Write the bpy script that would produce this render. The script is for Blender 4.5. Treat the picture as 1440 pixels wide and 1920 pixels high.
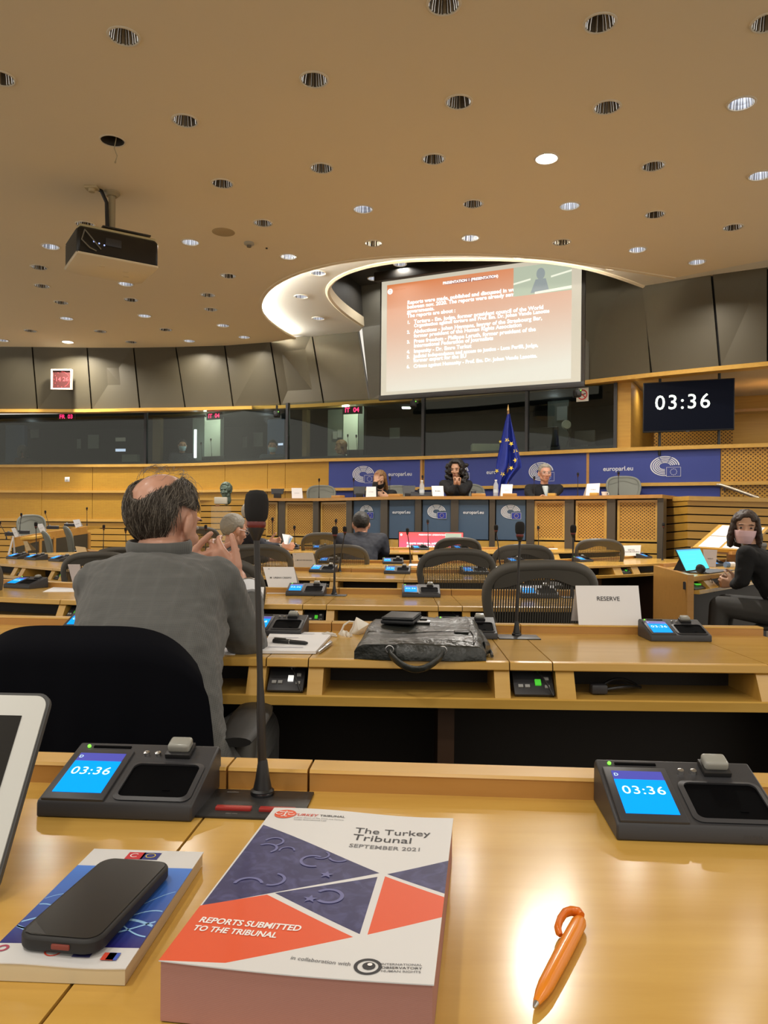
import bpy, bmesh, math, random
import numpy as np
from mathutils import Vector, Matrix, Quaternion

random.seed(7)
PI = math.pi
S = bpy.context.scene
COL = S.collection
for o in list(bpy.data.objects):
    bpy.data.objects.remove(o)

# ------------------------------------------------------------------ camera
F, ZC, HY, ROLL = 1440.0, 1.08, 985.0, math.radians(0.5)   # focal length in pixels, eye height, horizon row, roll
cam_d = bpy.data.cameras.new('camera')
cam_d.sensor_fit = 'VERTICAL'
cam_d.sensor_height = 36
cam_d.lens = 36 * F / 1920
cam_d.shift_y = (HY - 960) / 1920
cam_d.clip_start = 0.05
cam_d.clip_end = 100
cam = bpy.data.objects.new('camera', cam_d)
COL.objects.link(cam)
cam.location = (0, 0, ZC)
cam.rotation_euler = (Matrix.Rotation(PI / 2, 3, 'X') @ Matrix.Rotation(ROLL, 3, 'Z')).to_euler()
S.camera = cam

# ------------------------------------------------------------------ world (light of the rest of the hall) and exposure
w = bpy.data.worlds.new('world')
S.world = w
w.use_nodes = True
w.node_tree.nodes['Background'].inputs[0].default_value = (1.0, 0.93, 0.82, 1)
w.node_tree.nodes['Background'].inputs[1].default_value = 0.68
S.view_settings.view_transform = 'Standard'
S.view_settings.look = 'None'
S.view_settings.exposure = 0.5
S.view_settings.gamma = 1
S.view_settings.use_curve_mapping = False
LAMP_W = 15.0        # power of a lit downlight
BRIGHT_W = 60.0      # power of the two glaring ones

CS, SN = math.cos(ROLL), math.sin(ROLL)
def uv_(px, py):
    dx, dy = px - 720, py - HY
    return dx * CS + dy * SN, -dx * SN + dy * CS
def U(px, py, Y):
    a, b = uv_(px, py)
    return Vector((a / F * Y, Y, ZC - b / F * Y))
def G(px, py, z):
    a, b = uv_(px, py)
    Y = (ZC - z) * F / b
    return Vector((a / F * Y, Y, z))
def PX(P):
    a, b = P[0] / P[1] * F, (ZC - P[2]) / P[1] * F
    return 720 + a * CS - b * SN, HY + a * SN + b * CS

# ------------------------------------------------------------------ materials
MATS = {}
def mat(name, col=(.8, .8, .8), rough=.5, metal=0., emit=None, es=0., spec=.5, alpha=1., trans=0., coat=0., sheen=0.):
    if name in MATS:
        return MATS[name]
    m = bpy.data.materials.new(name)
    m.use_nodes = True
    b = m.node_tree.nodes['Principled BSDF']
    b.inputs['Base Color'].default_value = (*col, 1)
    b.inputs['Roughness'].default_value = rough
    b.inputs['Metallic'].default_value = metal
    b.inputs['Specular IOR Level'].default_value = spec
    b.inputs['Coat Weight'].default_value = coat
    b.inputs['Sheen Weight'].default_value = sheen
    if emit:
        b.inputs['Emission Color'].default_value = (*emit, 1)
        b.inputs['Emission Strength'].default_value = es
    if alpha < 1:
        b.inputs['Alpha'].default_value = alpha
    if trans:
        b.inputs['Transmission Weight'].default_value = trans
    MATS[name] = m
    return m
class NT:
    def __init__(s, m):
        s.m = m; s.t = m.node_tree; s.b = s.t.nodes['Principled BSDF']
    def n(s, ty, **kw):
        x = s.t.nodes.new(ty)
        for k, v in kw.items():
            if k.startswith('i_'):
                key = k[2:]
                x.inputs[int(key) if key.isdigit() else key.replace('_', ' ')].default_value = v
            else:
                setattr(x, k, v)
        return x
    def l(s, a, ao, b, bi):
        s.t.links.new(a.outputs[ao], b.inputs[bi])
    def bump(s, src, out, strength=.2, dist=.002):
        bp = s.n('ShaderNodeBump'); bp.inputs['Strength'].default_value = strength; bp.inputs['Distance'].default_value = dist
        s.l(src, out, bp, 'Height'); s.l(bp, 'Normal', s.b, 'Normal')
def ramp(nt, c0, c1, p0=0., p1=1.):
    r = nt.n('ShaderNodeValToRGB')
    r.color_ramp.elements[0].position = p0; r.color_ramp.elements[1].position = p1
    r.color_ramp.elements[0].color = (*c0, 1); r.color_ramp.elements[1].color = (*c1, 1)
    return r
def wood(name, c0, c1, rough=.28, scale=(3, 26, 26), holes=None, coat=.0):
    m = mat(name, c1, rough, coat=coat)
    nt = NT(m)
    tc = nt.n('ShaderNodeTexCoord'); mp = nt.n('ShaderNodeMapping'); mp.inputs['Scale'].default_value = scale
    nt.l(tc, 'Object', mp, 'Vector')
    no = nt.n('ShaderNodeTexNoise', i_Scale=1.0, i_Detail=6.0, i_Roughness=.6)
    nt.l(mp, 'Vector', no, 'Vector')
    r = ramp(nt, c0, c1, .3, .7)
    nt.l(no, 'Fac', r, 'Fac')
    if holes:                          # perforated acoustic facing: round dark holes on a staggered grid
        pitch, rad = holes
        sx = nt.n('ShaderNodeSeparateXYZ'); nt.l(tc, 'Object', sx, 'Vector')
        def M(op, a, b=None):
            x = nt.n('ShaderNodeMath', operation=op)
            for i, v in enumerate((a, b)):
                if v is None: continue
                if isinstance(v, tuple): nt.t.links.new(v[0].outputs[v[1]], x.inputs[i])
                else: x.inputs[i].default_value = v
            return (x, 0)
        u = M('MULTIPLY', (sx, 'X'), 2 * PI / pitch); v = M('MULTIPLY', (sx, 'Z'), 2 * PI / pitch)
        p = M('MULTIPLY', M('COSINE', u), M('COSINE', v))
        msk = M('GREATER_THAN', p, rad)
        mx = nt.n('ShaderNodeMixRGB'); mx.inputs[2].default_value = (c0[0] * .22, c0[1] * .18, c0[2] * .15, 1)
        nt.t.links.new(msk[0].outputs[0], mx.inputs[0]); nt.l(r, 'Color', mx, 1); nt.l(mx, 'Color', nt.b, 'Base Color')
    else:
        nt.l(r, 'Color', nt.b, 'Base Color')
    nt.bump(no, 'Fac', .06, .001)
    return m
W_DESK = wood('honey_wood', (.53, .305, .060), (.61, .37, .085), .18)
W_EDGE = wood('honey_wood_edge', (.56, .31, .055), (.64, .38, .085), .3)
W_LEDGE = wood('amber_wood', (.44, .215, .05), (.50, .26, .07), .3)
W_WALL = wood('wall_wood', (.50, .26, .022), (.57, .31, .030), .45, (8, 8, 60), (.026, .62))
W_PLAIN = wood('plain_wall_wood', (.50, .26, .036), (.58, .32, .05), .42, (2, 2, 40))
W_PERF = wood('perforated_wood', (.50, .255, .035), (.57, .305, .045), .45, (8, 8, 60), (.05, .3))
M_DARK = mat('dark_gap', (.008, .006, .005), .8)
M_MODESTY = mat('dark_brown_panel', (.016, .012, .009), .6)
M_BLACK = mat('black_plastic', (.012, .012, .013), .42)
M_BLACK2 = mat('charcoal_plastic', (.032, .032, .036), .45)
M_METAL = mat('brushed_metal', (.55, .55, .55), .3, 1.)
M_WHITE = mat('white_card', (.80, .79, .80), .6)
M_PAPER = mat('white_paper', (.82, .82, .84), .7)
M_INK = mat('black_ink', (.015, .015, .02), .6)
M_RED = mat('red_plastic', (.42, .02, .02), .35)

# ------------------------------------------------------------------ mesh building
def frame(o, x, y):
    x = Vector(x).normalized(); y = Vector(y); z = x.cross(y).normalized(); y = z.cross(x)
    m = Matrix((x, y, z)).transposed().to_4x4(); m.translation = Vector(o)
    return m
def Tm(*v): return Matrix.Translation(Vector(v))
def Rx(a): return Matrix.Rotation(a, 4, 'X')
def Ry(a): return Matrix.Rotation(a, 4, 'Y')
def Rz(a): return Matrix.Rotation(a, 4, 'Z')
def Sc(x, y, z): return Matrix.Diagonal((x, y, z, 1))

def bm_data(bm):
    bm.verts.index_update()
    return [v.co.copy() for v in bm.verts], [[v.index for v in f.verts] for f in bm.faces]
_ico = {}
def ico(sub):
    if sub not in _ico:
        b = bmesh.new(); bmesh.ops.create_icosphere(b, subdivisions=sub, radius=1)
        _ico[sub] = bm_data(b); b.free()
    return _ico[sub]
def hull_data(pts):
    b = bmesh.new()
    for p in pts: b.verts.new(p)
    r = bmesh.ops.convex_hull(b, input=b.verts)
    junk = {g for g in list(r['geom_interior']) + list(r['geom_unused']) if isinstance(g, bmesh.types.BMVert)}
    if junk: bmesh.ops.delete(b, geom=list(junk), context='VERTS')
    d = bm_data(b); b.free()
    return d
def ell(c, r, rot=None, sub=2):
    v, f = ico(sub)
    r = (r, r, r) if isinstance(r, (int, float)) else r
    R = rot.to_3x3() if rot is not None else Matrix.Identity(3)
    c = Vector(c)
    return [R @ Vector((p.x * r[0], p.y * r[1], p.z * r[2])) + c for p in v], f
def hull(*ells):                         # convex hull of several ellipsoids (c, r[, rot])
    pts = []
    for e in ells: pts += ell(*e, **({'sub': 2}))[0]
    return hull_data(pts)
def limb(pts, rads):
    return [hull((pts[i], rads[i]), (pts[i + 1], rads[i + 1])) for i in range(len(pts) - 1)]

def wm(o):                               # room placement of an object from its own and its parents' placements
    M = o.matrix_basis.copy()
    while o.parent is not None:
        o = o.parent; M = o.matrix_basis @ M
    return M
class MB:
    def __init__(s, M=None):
        s.v = []; s.f = []; s.mi = []; s.cur = 0; s.M = M or Matrix.Identity(4)
    def add(s, v, f, M=None):
        o = len(s.v); T = s.M @ M if M is not None else s.M
        s.v += [T @ Vector(p) for p in v]
        s.f += [[i + o for i in q] for q in f]; s.mi += [s.cur] * len(f)
        return s
    def box(s, c, d, M=None, bev=0., seg=2):
        b = bmesh.new(); bmesh.ops.create_cube(b, size=1)
        for v in b.verts: v.co = Vector((v.co.x * d[0], v.co.y * d[1], v.co.z * d[2]))
        if bev: bmesh.ops.bevel(b, geom=list(b.edges), offset=bev, segments=seg, affect='EDGES', profile=.5)
        for v in b.verts: v.co += Vector(c)
        x = bm_data(b); b.free()
        return s.add(*x, M)
    def box2(s, a, b, M=None, bev=0., seg=2):
        a, b = Vector(a), Vector(b)
        d = b - a
        return s.box((a + b) / 2, (abs(d.x), abs(d.y), abs(d.z)), M, bev, seg)
    def tube(s, pts, r, n=10, M=None, caps=True, closed=False):
        pts = [Vector(p) for p in pts]; N = len(pts)
        rr = r if isinstance(r, (list, tuple)) else [r] * N
        v = []; f = []
        up = None
        for i, p in enumerate(pts):
            if closed: t = pts[(i + 1) % N] - pts[i - 1]
            else: t = pts[min(i + 1, N - 1)] - pts[max(i - 1, 0)]
            t.normalize()
            if up is None:
                up = Vector((0, 0, 1)) if abs(t.z) < .9 else Vector((1, 0, 0))
            x = t.cross(up)
            if x.length < 1e-4: x = t.orthogonal()
            x.normalize(); y = x.cross(t); up = y
            for k in range(n):
                a = 2 * PI * k / n
                q = rr[i]
                q = (q, q) if not isinstance(q, (tuple, list)) else q
                v.append(p + x * math.cos(a) * q[0] + y * math.sin(a) * q[1])
        for i in range(N if closed else N - 1):
            j = (i + 1) % N
            for k in range(n):
                k2 = (k + 1) % n
                f.append([i * n + k, i * n + k2, j * n + k2, j * n + k])
        if caps and not closed:
            f.append(list(range(n))[::-1]); f.append([(N - 1) * n + k for k in range(n)])
        return s.add(v, f, M)
    def lathe(s, prof, n=24, M=None, caps=True, rib=None):
        v = []; f = []; N = len(prof)
        for r, z in prof:
            for k in range(n):
                a = 2 * PI * k / n
                q = r * (1 + (rib * (1 if k % 2 else -1) if rib else 0))
                v.append((q * math.cos(a), q * math.sin(a), z))
        for i in range(N - 1):
            for k in range(n):
                k2 = (k + 1) % n
                f.append([i * n + k, i * n + k2, (i + 1) * n + k2, (i + 1) * n + k])
        if caps:
            f.append(list(range(n))[::-1]); f.append([(N - 1) * n + k for k in range(n)])
        return s.add(v, f, M)
    def prism(s, poly, h, M=None):       # 2D outline in xy raised along z from 0 to h
        n = len(poly)
        v = [(p[0], p[1], 0) for p in poly] + [(p[0], p[1], h) for p in poly]
        f = [list(range(n))[::-1], list(range(n, 2 * n))] + [[i, (i + 1) % n, n + (i + 1) % n, n + i] for i in range(n)]
        return s.add(v, f, M)
    def poly(s, pts, M=None):
        return s.add(pts, [list(range(len(pts)))], M)
    def hull(s, pts, M=None):
        return s.add(*hull_data([Vector(p) for p in pts]), M)
    def shape(s, d, M=None):
        return s.add(d[0], d[1], M)
    def sph(s, c, r, M=None, sub=3):
        return s.add(*ell(c, r, None, sub), M)
    def text(s, txt, size, M, align='CENTER', bold=0., shear=0., z=0.0, spacing=1., sx=1.):
        cu = bpy.data.curves.new('t', 'FONT')
        cu.body = txt; cu.size = size; cu.align_x = align; cu.align_y = 'CENTER'; cu.offset = bold; cu.shear = shear
        cu.space_character = spacing; cu.resolution_u = 3
        o = bpy.data.objects.new('t', cu); COL.objects.link(o)
        dg = bpy.context.evaluated_depsgraph_get(); dg.update()
        me = bpy.data.meshes.new_from_object(o.evaluated_get(dg))
        v = [Vector((p.co.x * sx, p.co.y, z)) for p in me.vertices]; f = [list(p.vertices) for p in me.polygons]
        bpy.data.objects.remove(o); bpy.data.curves.remove(cu); bpy.data.meshes.remove(me)
        return s.add(v, f, M)
    def build(s, name, mats, root=None, smooth=True, angle=38, bev=0., fix=True):
        me = bpy.data.meshes.new(name)
        off = wm(root).inverted() if root is not None and s.world else Matrix.Identity(4)
        me.from_pydata([off @ p for p in s.v], [], s.f)
        mats = mats if isinstance(mats, (list, tuple)) else [mats]
        for m in mats: me.materials.append(m)
        me.polygons.foreach_set('material_index', s.mi)
        if fix:
            b = bmesh.new(); b.from_mesh(me); bmesh.ops.recalc_face_normals(b, faces=b.faces); b.to_mesh(me); b.free()
        if smooth:
            me.polygons.foreach_set('use_smooth', [True] * len(me.polygons))
            me.set_sharp_from_angle(angle=math.radians(angle))
        me.update()
        o = bpy.data.objects.new(name, me); COL.objects.link(o)
        if root is not None: o.parent = root
        if bev:
            md = o.modifiers.new('b', 'BEVEL'); md.width = bev; md.segments = 2; md.limit_method = 'ANGLE'; md.angle_limit = math.radians(40)
        return o
    world = False
def WB(M=None):                          # builder in room coordinates (the root's own placement is taken out at build time)
    b = MB(M); b.world = True
    return b

def tag(o, label=None, cat=None, group=None, kind=None):
    if label: o['label'] = label
    if cat: o['category'] = cat
    if group: o['group'] = group
    if kind: o['kind'] = kind
    return o
def thing(name, label, cat, loc=(0, 0, 0), rz=0., group=None, M=None):
    o = bpy.data.objects.new(name, None); COL.objects.link(o)
    o.empty_display_size = .05
    if M is not None: o.matrix_basis = M
    else:
        o.location = loc; o.rotation_euler = (0, 0, rz)
    return tag(o, label, cat, group)
def struct(name, mb, m, **kw):
    return tag(mb.build(name, m, None, **kw), kind='structure')
def dup(root, M, label, group=None, skip=()):
    r = root.copy(); COL.objects.link(r); r.matrix_basis = M
    r['label'] = label
    if group: r['group'] = group
    for ch in list(root.children):
        if ch.name.split('.')[0] in skip: continue
        c = ch.copy(); COL.objects.link(c); c.parent = r
        for g in list(ch.children):
            d = g.copy(); COL.objects.link(d); d.parent = c
    return r
def blob(name, shapes, voxel, m, root=None, smooth=4, disp=None, world=True):
    me = bpy.data.meshes.new(name)
    v = []; f = []
    off = wm(root).inverted() if root is not None and world else Matrix.Identity(4)
    for sv, sf in shapes:
        o0 = len(v); v += [off @ p for p in sv]; f += [[i + o0 for i in q] for q in sf]
    me.from_pydata(v, [], f)
    b = bmesh.new(); b.from_mesh(me); bmesh.ops.recalc_face_normals(b, faces=b.faces); b.to_mesh(me); b.free()
    o = bpy.data.objects.new('tmp', me); COL.objects.link(o)
    md = o.modifiers.new('r', 'REMESH'); md.mode = 'VOXEL'; md.voxel_size = voxel
    if smooth:
        sm = o.modifiers.new('s', 'SMOOTH'); sm.factor = .5; sm.iterations = smooth
    if disp:
        for k, (strength, scale) in enumerate(disp):
            tx = bpy.data.textures.new('n', 'CLOUDS'); tx.noise_scale = scale; tx.noise_depth = 2
            dm = o.modifiers.new('d%d' % k, 'DISPLACE'); dm.texture = tx; dm.strength = strength; dm.mid_level = .5; dm.texture_coords = 'LOCAL'
    dg = bpy.context.evaluated_depsgraph_get(); dg.update()
    nm = bpy.data.meshes.new_from_object(o.evaluated_get(dg))
    bpy.data.objects.remove(o); bpy.data.meshes.remove(me)
    nm.name = name
    nm.materials.clear(); nm.materials.append(m)
    nm.polygons.foreach_set('use_smooth', [True] * len(nm.polygons))
    r = bpy.data.objects.new(name, nm); COL.objects.link(r)
    if root is not None: r.parent = root
    return r

class Path:                              # smooth plan curve, s = arc length, v = offset away from the camera side
    def __init__(s, pts, step=.08):
        P = [Vector((p[0], p[1])) for p in pts]
        if len(P) == 2: Q = [P[0].lerp(P[1], i / 40) for i in range(41)]
        else:
            # natural cubic spline over chord length
            T = np.concatenate([[0], np.cumsum([(P[k + 1] - P[k]).length for k in range(len(P) - 1)])]); Z = np.array([[p.x, p.y] for p in P]); n_ = len(P); h_ = np.diff(T)
            A = np.eye(n_); R = np.zeros((n_, 2))
            for k in range(1, n_ - 1):
                A[k, k - 1] = h_[k - 1]; A[k, k] = 2 * (h_[k - 1] + h_[k]); A[k, k + 1] = h_[k]
                R[k] = 6 * ((Z[k + 1] - Z[k]) / h_[k] - (Z[k] - Z[k - 1]) / h_[k - 1])
            Mm = np.linalg.solve(A, R); Q = []
            for k in range(n_ - 1):
                for q in range(24):
                    b_ = h_[k] * q / 24; a_ = h_[k] - b_
                    v_ = Mm[k] * a_ ** 3 / (6 * h_[k]) + Mm[k + 1] * b_ ** 3 / (6 * h_[k]) + (Z[k] / h_[k] - Mm[k] * h_[k] / 6) * a_ + (Z[k + 1] / h_[k] - Mm[k + 1] * h_[k] / 6) * b_
                    Q.append(Vector((float(v_[0]), float(v_[1]))))
            Q.append(P[-1])
        s.Q = Q; s.L = [0.]
        for i in range(1, len(Q)): s.L.append(s.L[-1] + (Q[i] - Q[i - 1]).length)
        s.len = s.L[-1]
    def at(s, a):
        a = max(0., min(s.len, a))
        i = min(max(int(np.searchsorted(s.L, a)) - 1, 0), len(s.Q) - 2)
        t = (a - s.L[i]) / max(s.L[i + 1] - s.L[i], 1e-9)
        p = s.Q[i].lerp(s.Q[i + 1], t)
        j0, j1 = max(i - 2, 0), min(i + 3, len(s.Q) - 1)
        d = (s.Q[j1] - s.Q[j0]).normalized()
        return p, d
    def pos(s, a, v, z):
        p, d = s.at(a)
        return Vector((p.x - d.y * v, p.y + d.x * v, z))
    def ang(s, a):
        d = s.at(a)[1]
        return math.atan2(d.y, d.x)
    def s_px(s, px, z, v=0.):
        best = None
        for i in range(401):
            a = s.len * i / 400
            P = s.pos(a, v, z)
            if P.y < .05: continue
            e = abs(PX(P)[0] - px)
            if best is None or e < best[0]: best = (e, a)
        return best[1]
def sweep(mb, path, s0, s1, prof, step=.12):
    n = max(1, int(math.ceil((s1 - s0) / step))); m = len(prof)
    v = []; f = []
    for i in range(n + 1):
        a = s0 + (s1 - s0) * i / n
        v += [path.pos(a, q[0], q[1]) for q in prof]
    for i in range(n):
        for k in range(m):
            f.append([i * m + k, i * m + (k + 1) % m, (i + 1) * m + (k + 1) % m, (i + 1) * m + k])
    f.append(list(range(m))); f.append([n * m + k for k in range(m)][::-1])
    mb.add(v, f)
# ================================================================== STRUCTURE
ZCEIL, ZRING, ZREC, ZSILL, ZHEAD = 4.2, 4.3, 4.9, 2.156, 3.12
M_CEIL = mat('beige_ceiling', (.80, .69, .50), .85)
M_COVE = mat('white_cove', (.84, .81, .73), .7)
M_BRONZE = mat('bronze_panel', (.085, .071, .043), .45, .3)
nt = NT(M_BRONZE); _n = nt.n('ShaderNodeTexNoise', i_Scale=160.0, i_Detail=3.0); nt.bump(_n, 'Fac', .08, .001)
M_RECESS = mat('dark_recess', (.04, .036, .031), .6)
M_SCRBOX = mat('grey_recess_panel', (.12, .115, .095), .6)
M_CARPET = mat('dark_carpet', (.10, .08, .055), .95)
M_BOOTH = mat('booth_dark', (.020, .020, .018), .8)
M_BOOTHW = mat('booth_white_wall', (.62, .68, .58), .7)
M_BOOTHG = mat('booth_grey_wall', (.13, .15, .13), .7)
M_CREAM = mat('cream_soffit', (.66, .54, .34), .8)
M_GLASS = mat('booth_glass', (.02, .03, .03), .05)
_t = M_GLASS.node_tree; _out = _t.nodes['Material Output']
_tr = _t.nodes.new('ShaderNodeBsdfTransparent'); _tr.inputs[0].default_value = (.80, .84, .80, 1)
_gl = _t.nodes.new('ShaderNodeBsdfGlossy'); _gl.inputs['Roughness'].default_value = .02
_mx = _t.nodes.new('ShaderNodeMixShader'); _fr = _t.nodes.new('ShaderNodeFresnel'); _fr.inputs[0].default_value = 1.45
_t.links.new(_fr.outputs[0], _mx.inputs[0]); _t.links.new(_tr.outputs[0], _mx.inputs[1]); _t.links.new(_gl.outputs[0], _mx.inputs[2])
_t.links.new(_mx.outputs[0], _out.inputs[0])
M_BLUE = mat('blue_banner', (.034, .054, .27), .55)
M_SLATE = mat('slate_blue_panel', (.058, .10, .165), .55)
M_LOGO = mat('logo_white', (.72, .74, .78), .6)
M_FLAGBLUE = mat('flag_blue', (.012, .03, .30), .6)
M_STAR = mat('star_yellow', (.80, .62, .06), .6)

b = WB(); b.box2((-10, -3, -.05), (10, 17, 0)); struct('floor', b, M_CARPET, smooth=False)

def plate(name, outer, holes, z, m, flip=False):
    bm = bmesh.new(); edges = []
    for loop in [outer] + holes:
        vs = [bm.verts.new((p[0], p[1], z)) for p in loop]
        for i in range(len(vs)): edges.append(bm.edges.new((vs[i], vs[(i + 1) % len(vs)])))
    bmesh.ops.triangle_fill(bm, edges=edges, use_beauty=True, use_dissolve=False)
    for f in bm.faces:
        if (f.normal.z > 0) != flip: f.normal_flip()
    me = bpy.data.meshes.new(name); bm.to_mesh(me); bm.free(); me.materials.append(m)
    o = bpy.data.objects.new(name, me); COL.objects.link(o)
    return tag(o, kind='structure')
def circ(c, r, n=24): return [(c[0] + r * math.cos(2 * PI * i / n), c[1] + r * math.sin(2 * PI * i / n)) for i in range(n)]

# --- recessed downlights: pixel-measured places on the ceiling plane (u unlit, w lit and whitish, b glaring, o open hole)
DL = [(232, 68, 'u'), (832, 8, 'u'), (1125, 43, 'u'), (589, 149, 'u'), (860, 191, 'u'), (1138, 201, 'u'), (1390, 194, 'w'), (347, 226, 'u'), (211, 264, 'o'),
      (813, 298, 'u'), (1025, 297, 'b'), (1225, 311, 'u'), (1425, 329, 'w'), (603, 315, 'u'), (417, 344, 'u'), (887, 382, 'u'), (1068, 386, 'w'), (1228, 402, 'u'),
      (1374, 426, 'u'), (681, 392, 'w'), (493, 418, 'u'), (160, 421, 'u'), (882, 446, 'w'), (1053, 454, 'u'), (1195, 468, 'w'), (1307, 491, 'w'), (700, 456, 'u'),
      (357, 454, 'w'), (95, 462, 'w'), (541, 481, 'w'), (73, 501, 'u'), (428, 517, 'u'), (79, 536, 'u'), (236, 532, 'w'), (390, 553, 'u'), (395, 580, 'u'),
      (115, 567, 'u'), (246, 562, 'u'), (125, 597, 'w'), (271, 592, 'w'), (418, 610, 'w'), (57, 620, 'u'), (188, 621, 'u'), (311, 618, 'u'), (5, 638, 'w'),
      (127, 641, 'b'), (246, 641, 'u'), (355, 639, 'w'), (458, 632, 'w'), (0, 146, 'u'), (1440, 42, 'u')]
RDL = [(597, 512, 'w'), (565, 556, 'w'), (597, 597, 'w'), (975, 480, 'w'), (1150, 501, 'w')]
KDL = [(701, 522, 'w'), (750, 495, 'w'), (861, 491, 'w')]
RH = .092

topL = [(-500, 640), (-320, 645), (-150, 648), (0, 650), (60, 650.5), (163, 652), (250, 652), (329, 650.7), (420.7, 648), (506.7, 641.7), (551, 635)]
arc_px = [(551, 635), (505, 605), (486, 578), (493, 554), (515, 533), (560, 511), (640, 491), (720, 481.5), (800, 477), (870, 476), (950, 478.5), (1020, 484), (1100, 495), (1180, 507), (1265, 521)]
ARC = Path([G(x, y, ZCEIL) for x, y in arc_px])
arcL = [ARC.Q[i] for i in range(0, len(ARC.Q), 6)]
topLp = [G(x, y, ZCEIL) for x, y in topL]
rgt = [G(1440, 487, ZCEIL), Vector((6.4, 7.4, 0)), Vector((8, 5, 0)), Vector((8.5, -2.5, 0)), Vector((-9.5, -2.5, 0)), Vector((-9.6, 13.6, 0))]
outer = [p for p in topLp[:-1]] + arcL + rgt
plate('ceiling', outer, [circ(G(x, y, ZCEIL), RH) for x, y, k in DL], ZCEIL, M_CEIL)

# white upper ceiling of the oval cove, with the dark box for the screen inside it
inn_px = [(683, 611), (655, 592), (628, 568), (617, 545), (627, 527), (650, 513), (690, 500), (740, 491), (800, 487), (870, 486), (940, 486.5), (1000, 489), (1060, 496), (1120, 509), (1165, 523), (1203, 537)]
INN = Path([G(x, y, ZRING) for x, y in inn_px])
innL = [INN.Q[i] for i in range(0, len(INN.Q), 6)]
ring_out = []
for i in range(0, len(ARC.Q), 6):
    a = ARC.L[i]; p = ARC.pos(a, -.32, 0) if True else None
    ring_out.append(p)
# outer loop walks the arc (set back over the main ceiling), inner loop back; both ends run on the wall line
_l0 = G(500, 641, ZRING)
ring_loop = [Vector((p.x, p.y, 0)) for p in ring_out] + [Vector((4.9, 8.55, 0)), Vector((5.6, 9.3, 0)), G(1440, 498, ZRING) + Vector((.1, .15, 0)), G(1334, 512, ZRING) + Vector((0, .15, 0)), G(1203, 536, ZRING) + Vector((0, .15, 0))] + innL[::-1] + [G(672, 620, ZRING) + Vector((0, .1, 0)), G(590, 629, ZRING) + Vector((0, .1, 0))]
plate('ceiling_cove', ring_loop, [circ(G(x, y, ZRING), RH) for x, y, k in RDL], ZRING, M_COVE)
def wallstrip(mb, pts, z0, z1):
    for i in range(len(pts) - 1):
        p, q = pts[i], pts[i + 1]
        mb.add([(p.x, p.y, z0), (q.x, q.y, z0), (q.x, q.y, z1), (p.x, p.y, z1)], [[0, 1, 2, 3]])
b = WB(); prof = [(-.055, ZRING + .13), (-.05, ZRING - .012), (-.02, ZRING - .03), (.012, ZRING - .012), (.012, ZRING + .13)]
sweep(b, INN, 0, INN.len, prof, .1); struct('trim_cove', b, M_CEIL)
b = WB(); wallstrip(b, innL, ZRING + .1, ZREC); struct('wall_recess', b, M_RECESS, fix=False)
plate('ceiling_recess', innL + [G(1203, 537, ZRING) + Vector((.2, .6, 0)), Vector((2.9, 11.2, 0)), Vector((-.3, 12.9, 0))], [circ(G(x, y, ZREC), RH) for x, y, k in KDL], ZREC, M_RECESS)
b = WB(); sweep(b, ARC, 0, ARC.len, [(-.02, ZCEIL - .012), (.03, ZCEIL - .012), (.045, ZCEIL + .005), (.03, ZCEIL + .03), (-.02, ZCEIL + .03)], .1)
struct('trim_oval', b, M_CEIL)

# --- wall line (from the sill) and the line of the rail above the booths
sill_px = [(-600, 869), (-300, 871.5), (0, 872), (165, 871.5), (330, 870), (560, 862), (800, 856), (1105, 843), (1440, 832), (1600, 827)]
SILL = Path([G(x, y, ZSILL) for x, y in sill_px])
head_px = [(-600, 765), (-300, 767), (0, 768), (70, 768), (172, 768), (262, 766), (347, 765), (437, 763), (526, 761), (607, 757), (693, 751.5), (800, 745), (1104, 714), (1220, 701), (1350, 688), (1440, 679.5), (1600, 664)]
HEAD = Path([G(x, y, ZHEAD) for x, y in head_px])
topR = [(1201, 537), (1334, 515.5), (1440, 501), (1600, 482)]
M_SEAM = M_DARK
# upper bronze panels, one prism per panel
def panel(b, B0, B1, T1, T0, th=.05, gap=.014):
    B0, B1, T1, T0 = map(Vector, (B0, B1, T1, T0))
    d = (B1 - B0).normalized(); n = Vector((-d.y, d.x, 0))
    B0 = B0 + d * gap; B1 = B1 - d * gap; T0 = T0 + d * gap; T1 = T1 - d * gap
    q = [B0, B1, T1, T0]
    b.add(q + [p + n * th for p in q], [[0, 1, 2, 3], [7, 6, 5, 4], [0, 4, 5, 1], [1, 5, 6, 2], [2, 6, 7, 3], [3, 7, 4, 0]])
hb = dict(head_px)
bl = [-600, -300, -190, -95, -15, 70, 172, 262, 347, 437, 526, 607, 693]
tl = [(-600, 636), (-300, 645), (-195, 647), (-103, 649), (-24, 650), (60, 650.5), (163, 652), (250, 652), (329, 650.7), (420.7, 648), (506.7, 641.7), (585, 631), (671.7, 621.7)]
hy = lambda x: np.interp(x, [p[0] for p in head_px], [p[1] for p in head_px])
b = WB(); bk = WB()
for i in range(len(bl) - 1):
    z = [ZCEIL if tl[j][0] < 560 else ZRING for j in (i, i + 1)]
    args = (G(bl[i], hy(bl[i]), ZHEAD), G(bl[i + 1], hy(bl[i + 1]), ZHEAD), G(*tl[i + 1], z[1]) + Vector((0, 0, .03)), G(*tl[i], z[0]) + Vector((0, 0, .03)))
    panel(b, *args); panel(bk, *[a + Vector((0, .06, 0)) for a in args], gap=-.01, th=.02)
struct('wall_left', b, M_BRONZE, smooth=False)
br = [1104, 1221, 1350, 1440, 1600]
trr = [None, (1201, 537), (1334, 515.5), (1440, 501), (1600, 482)]
b = WB()
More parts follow.
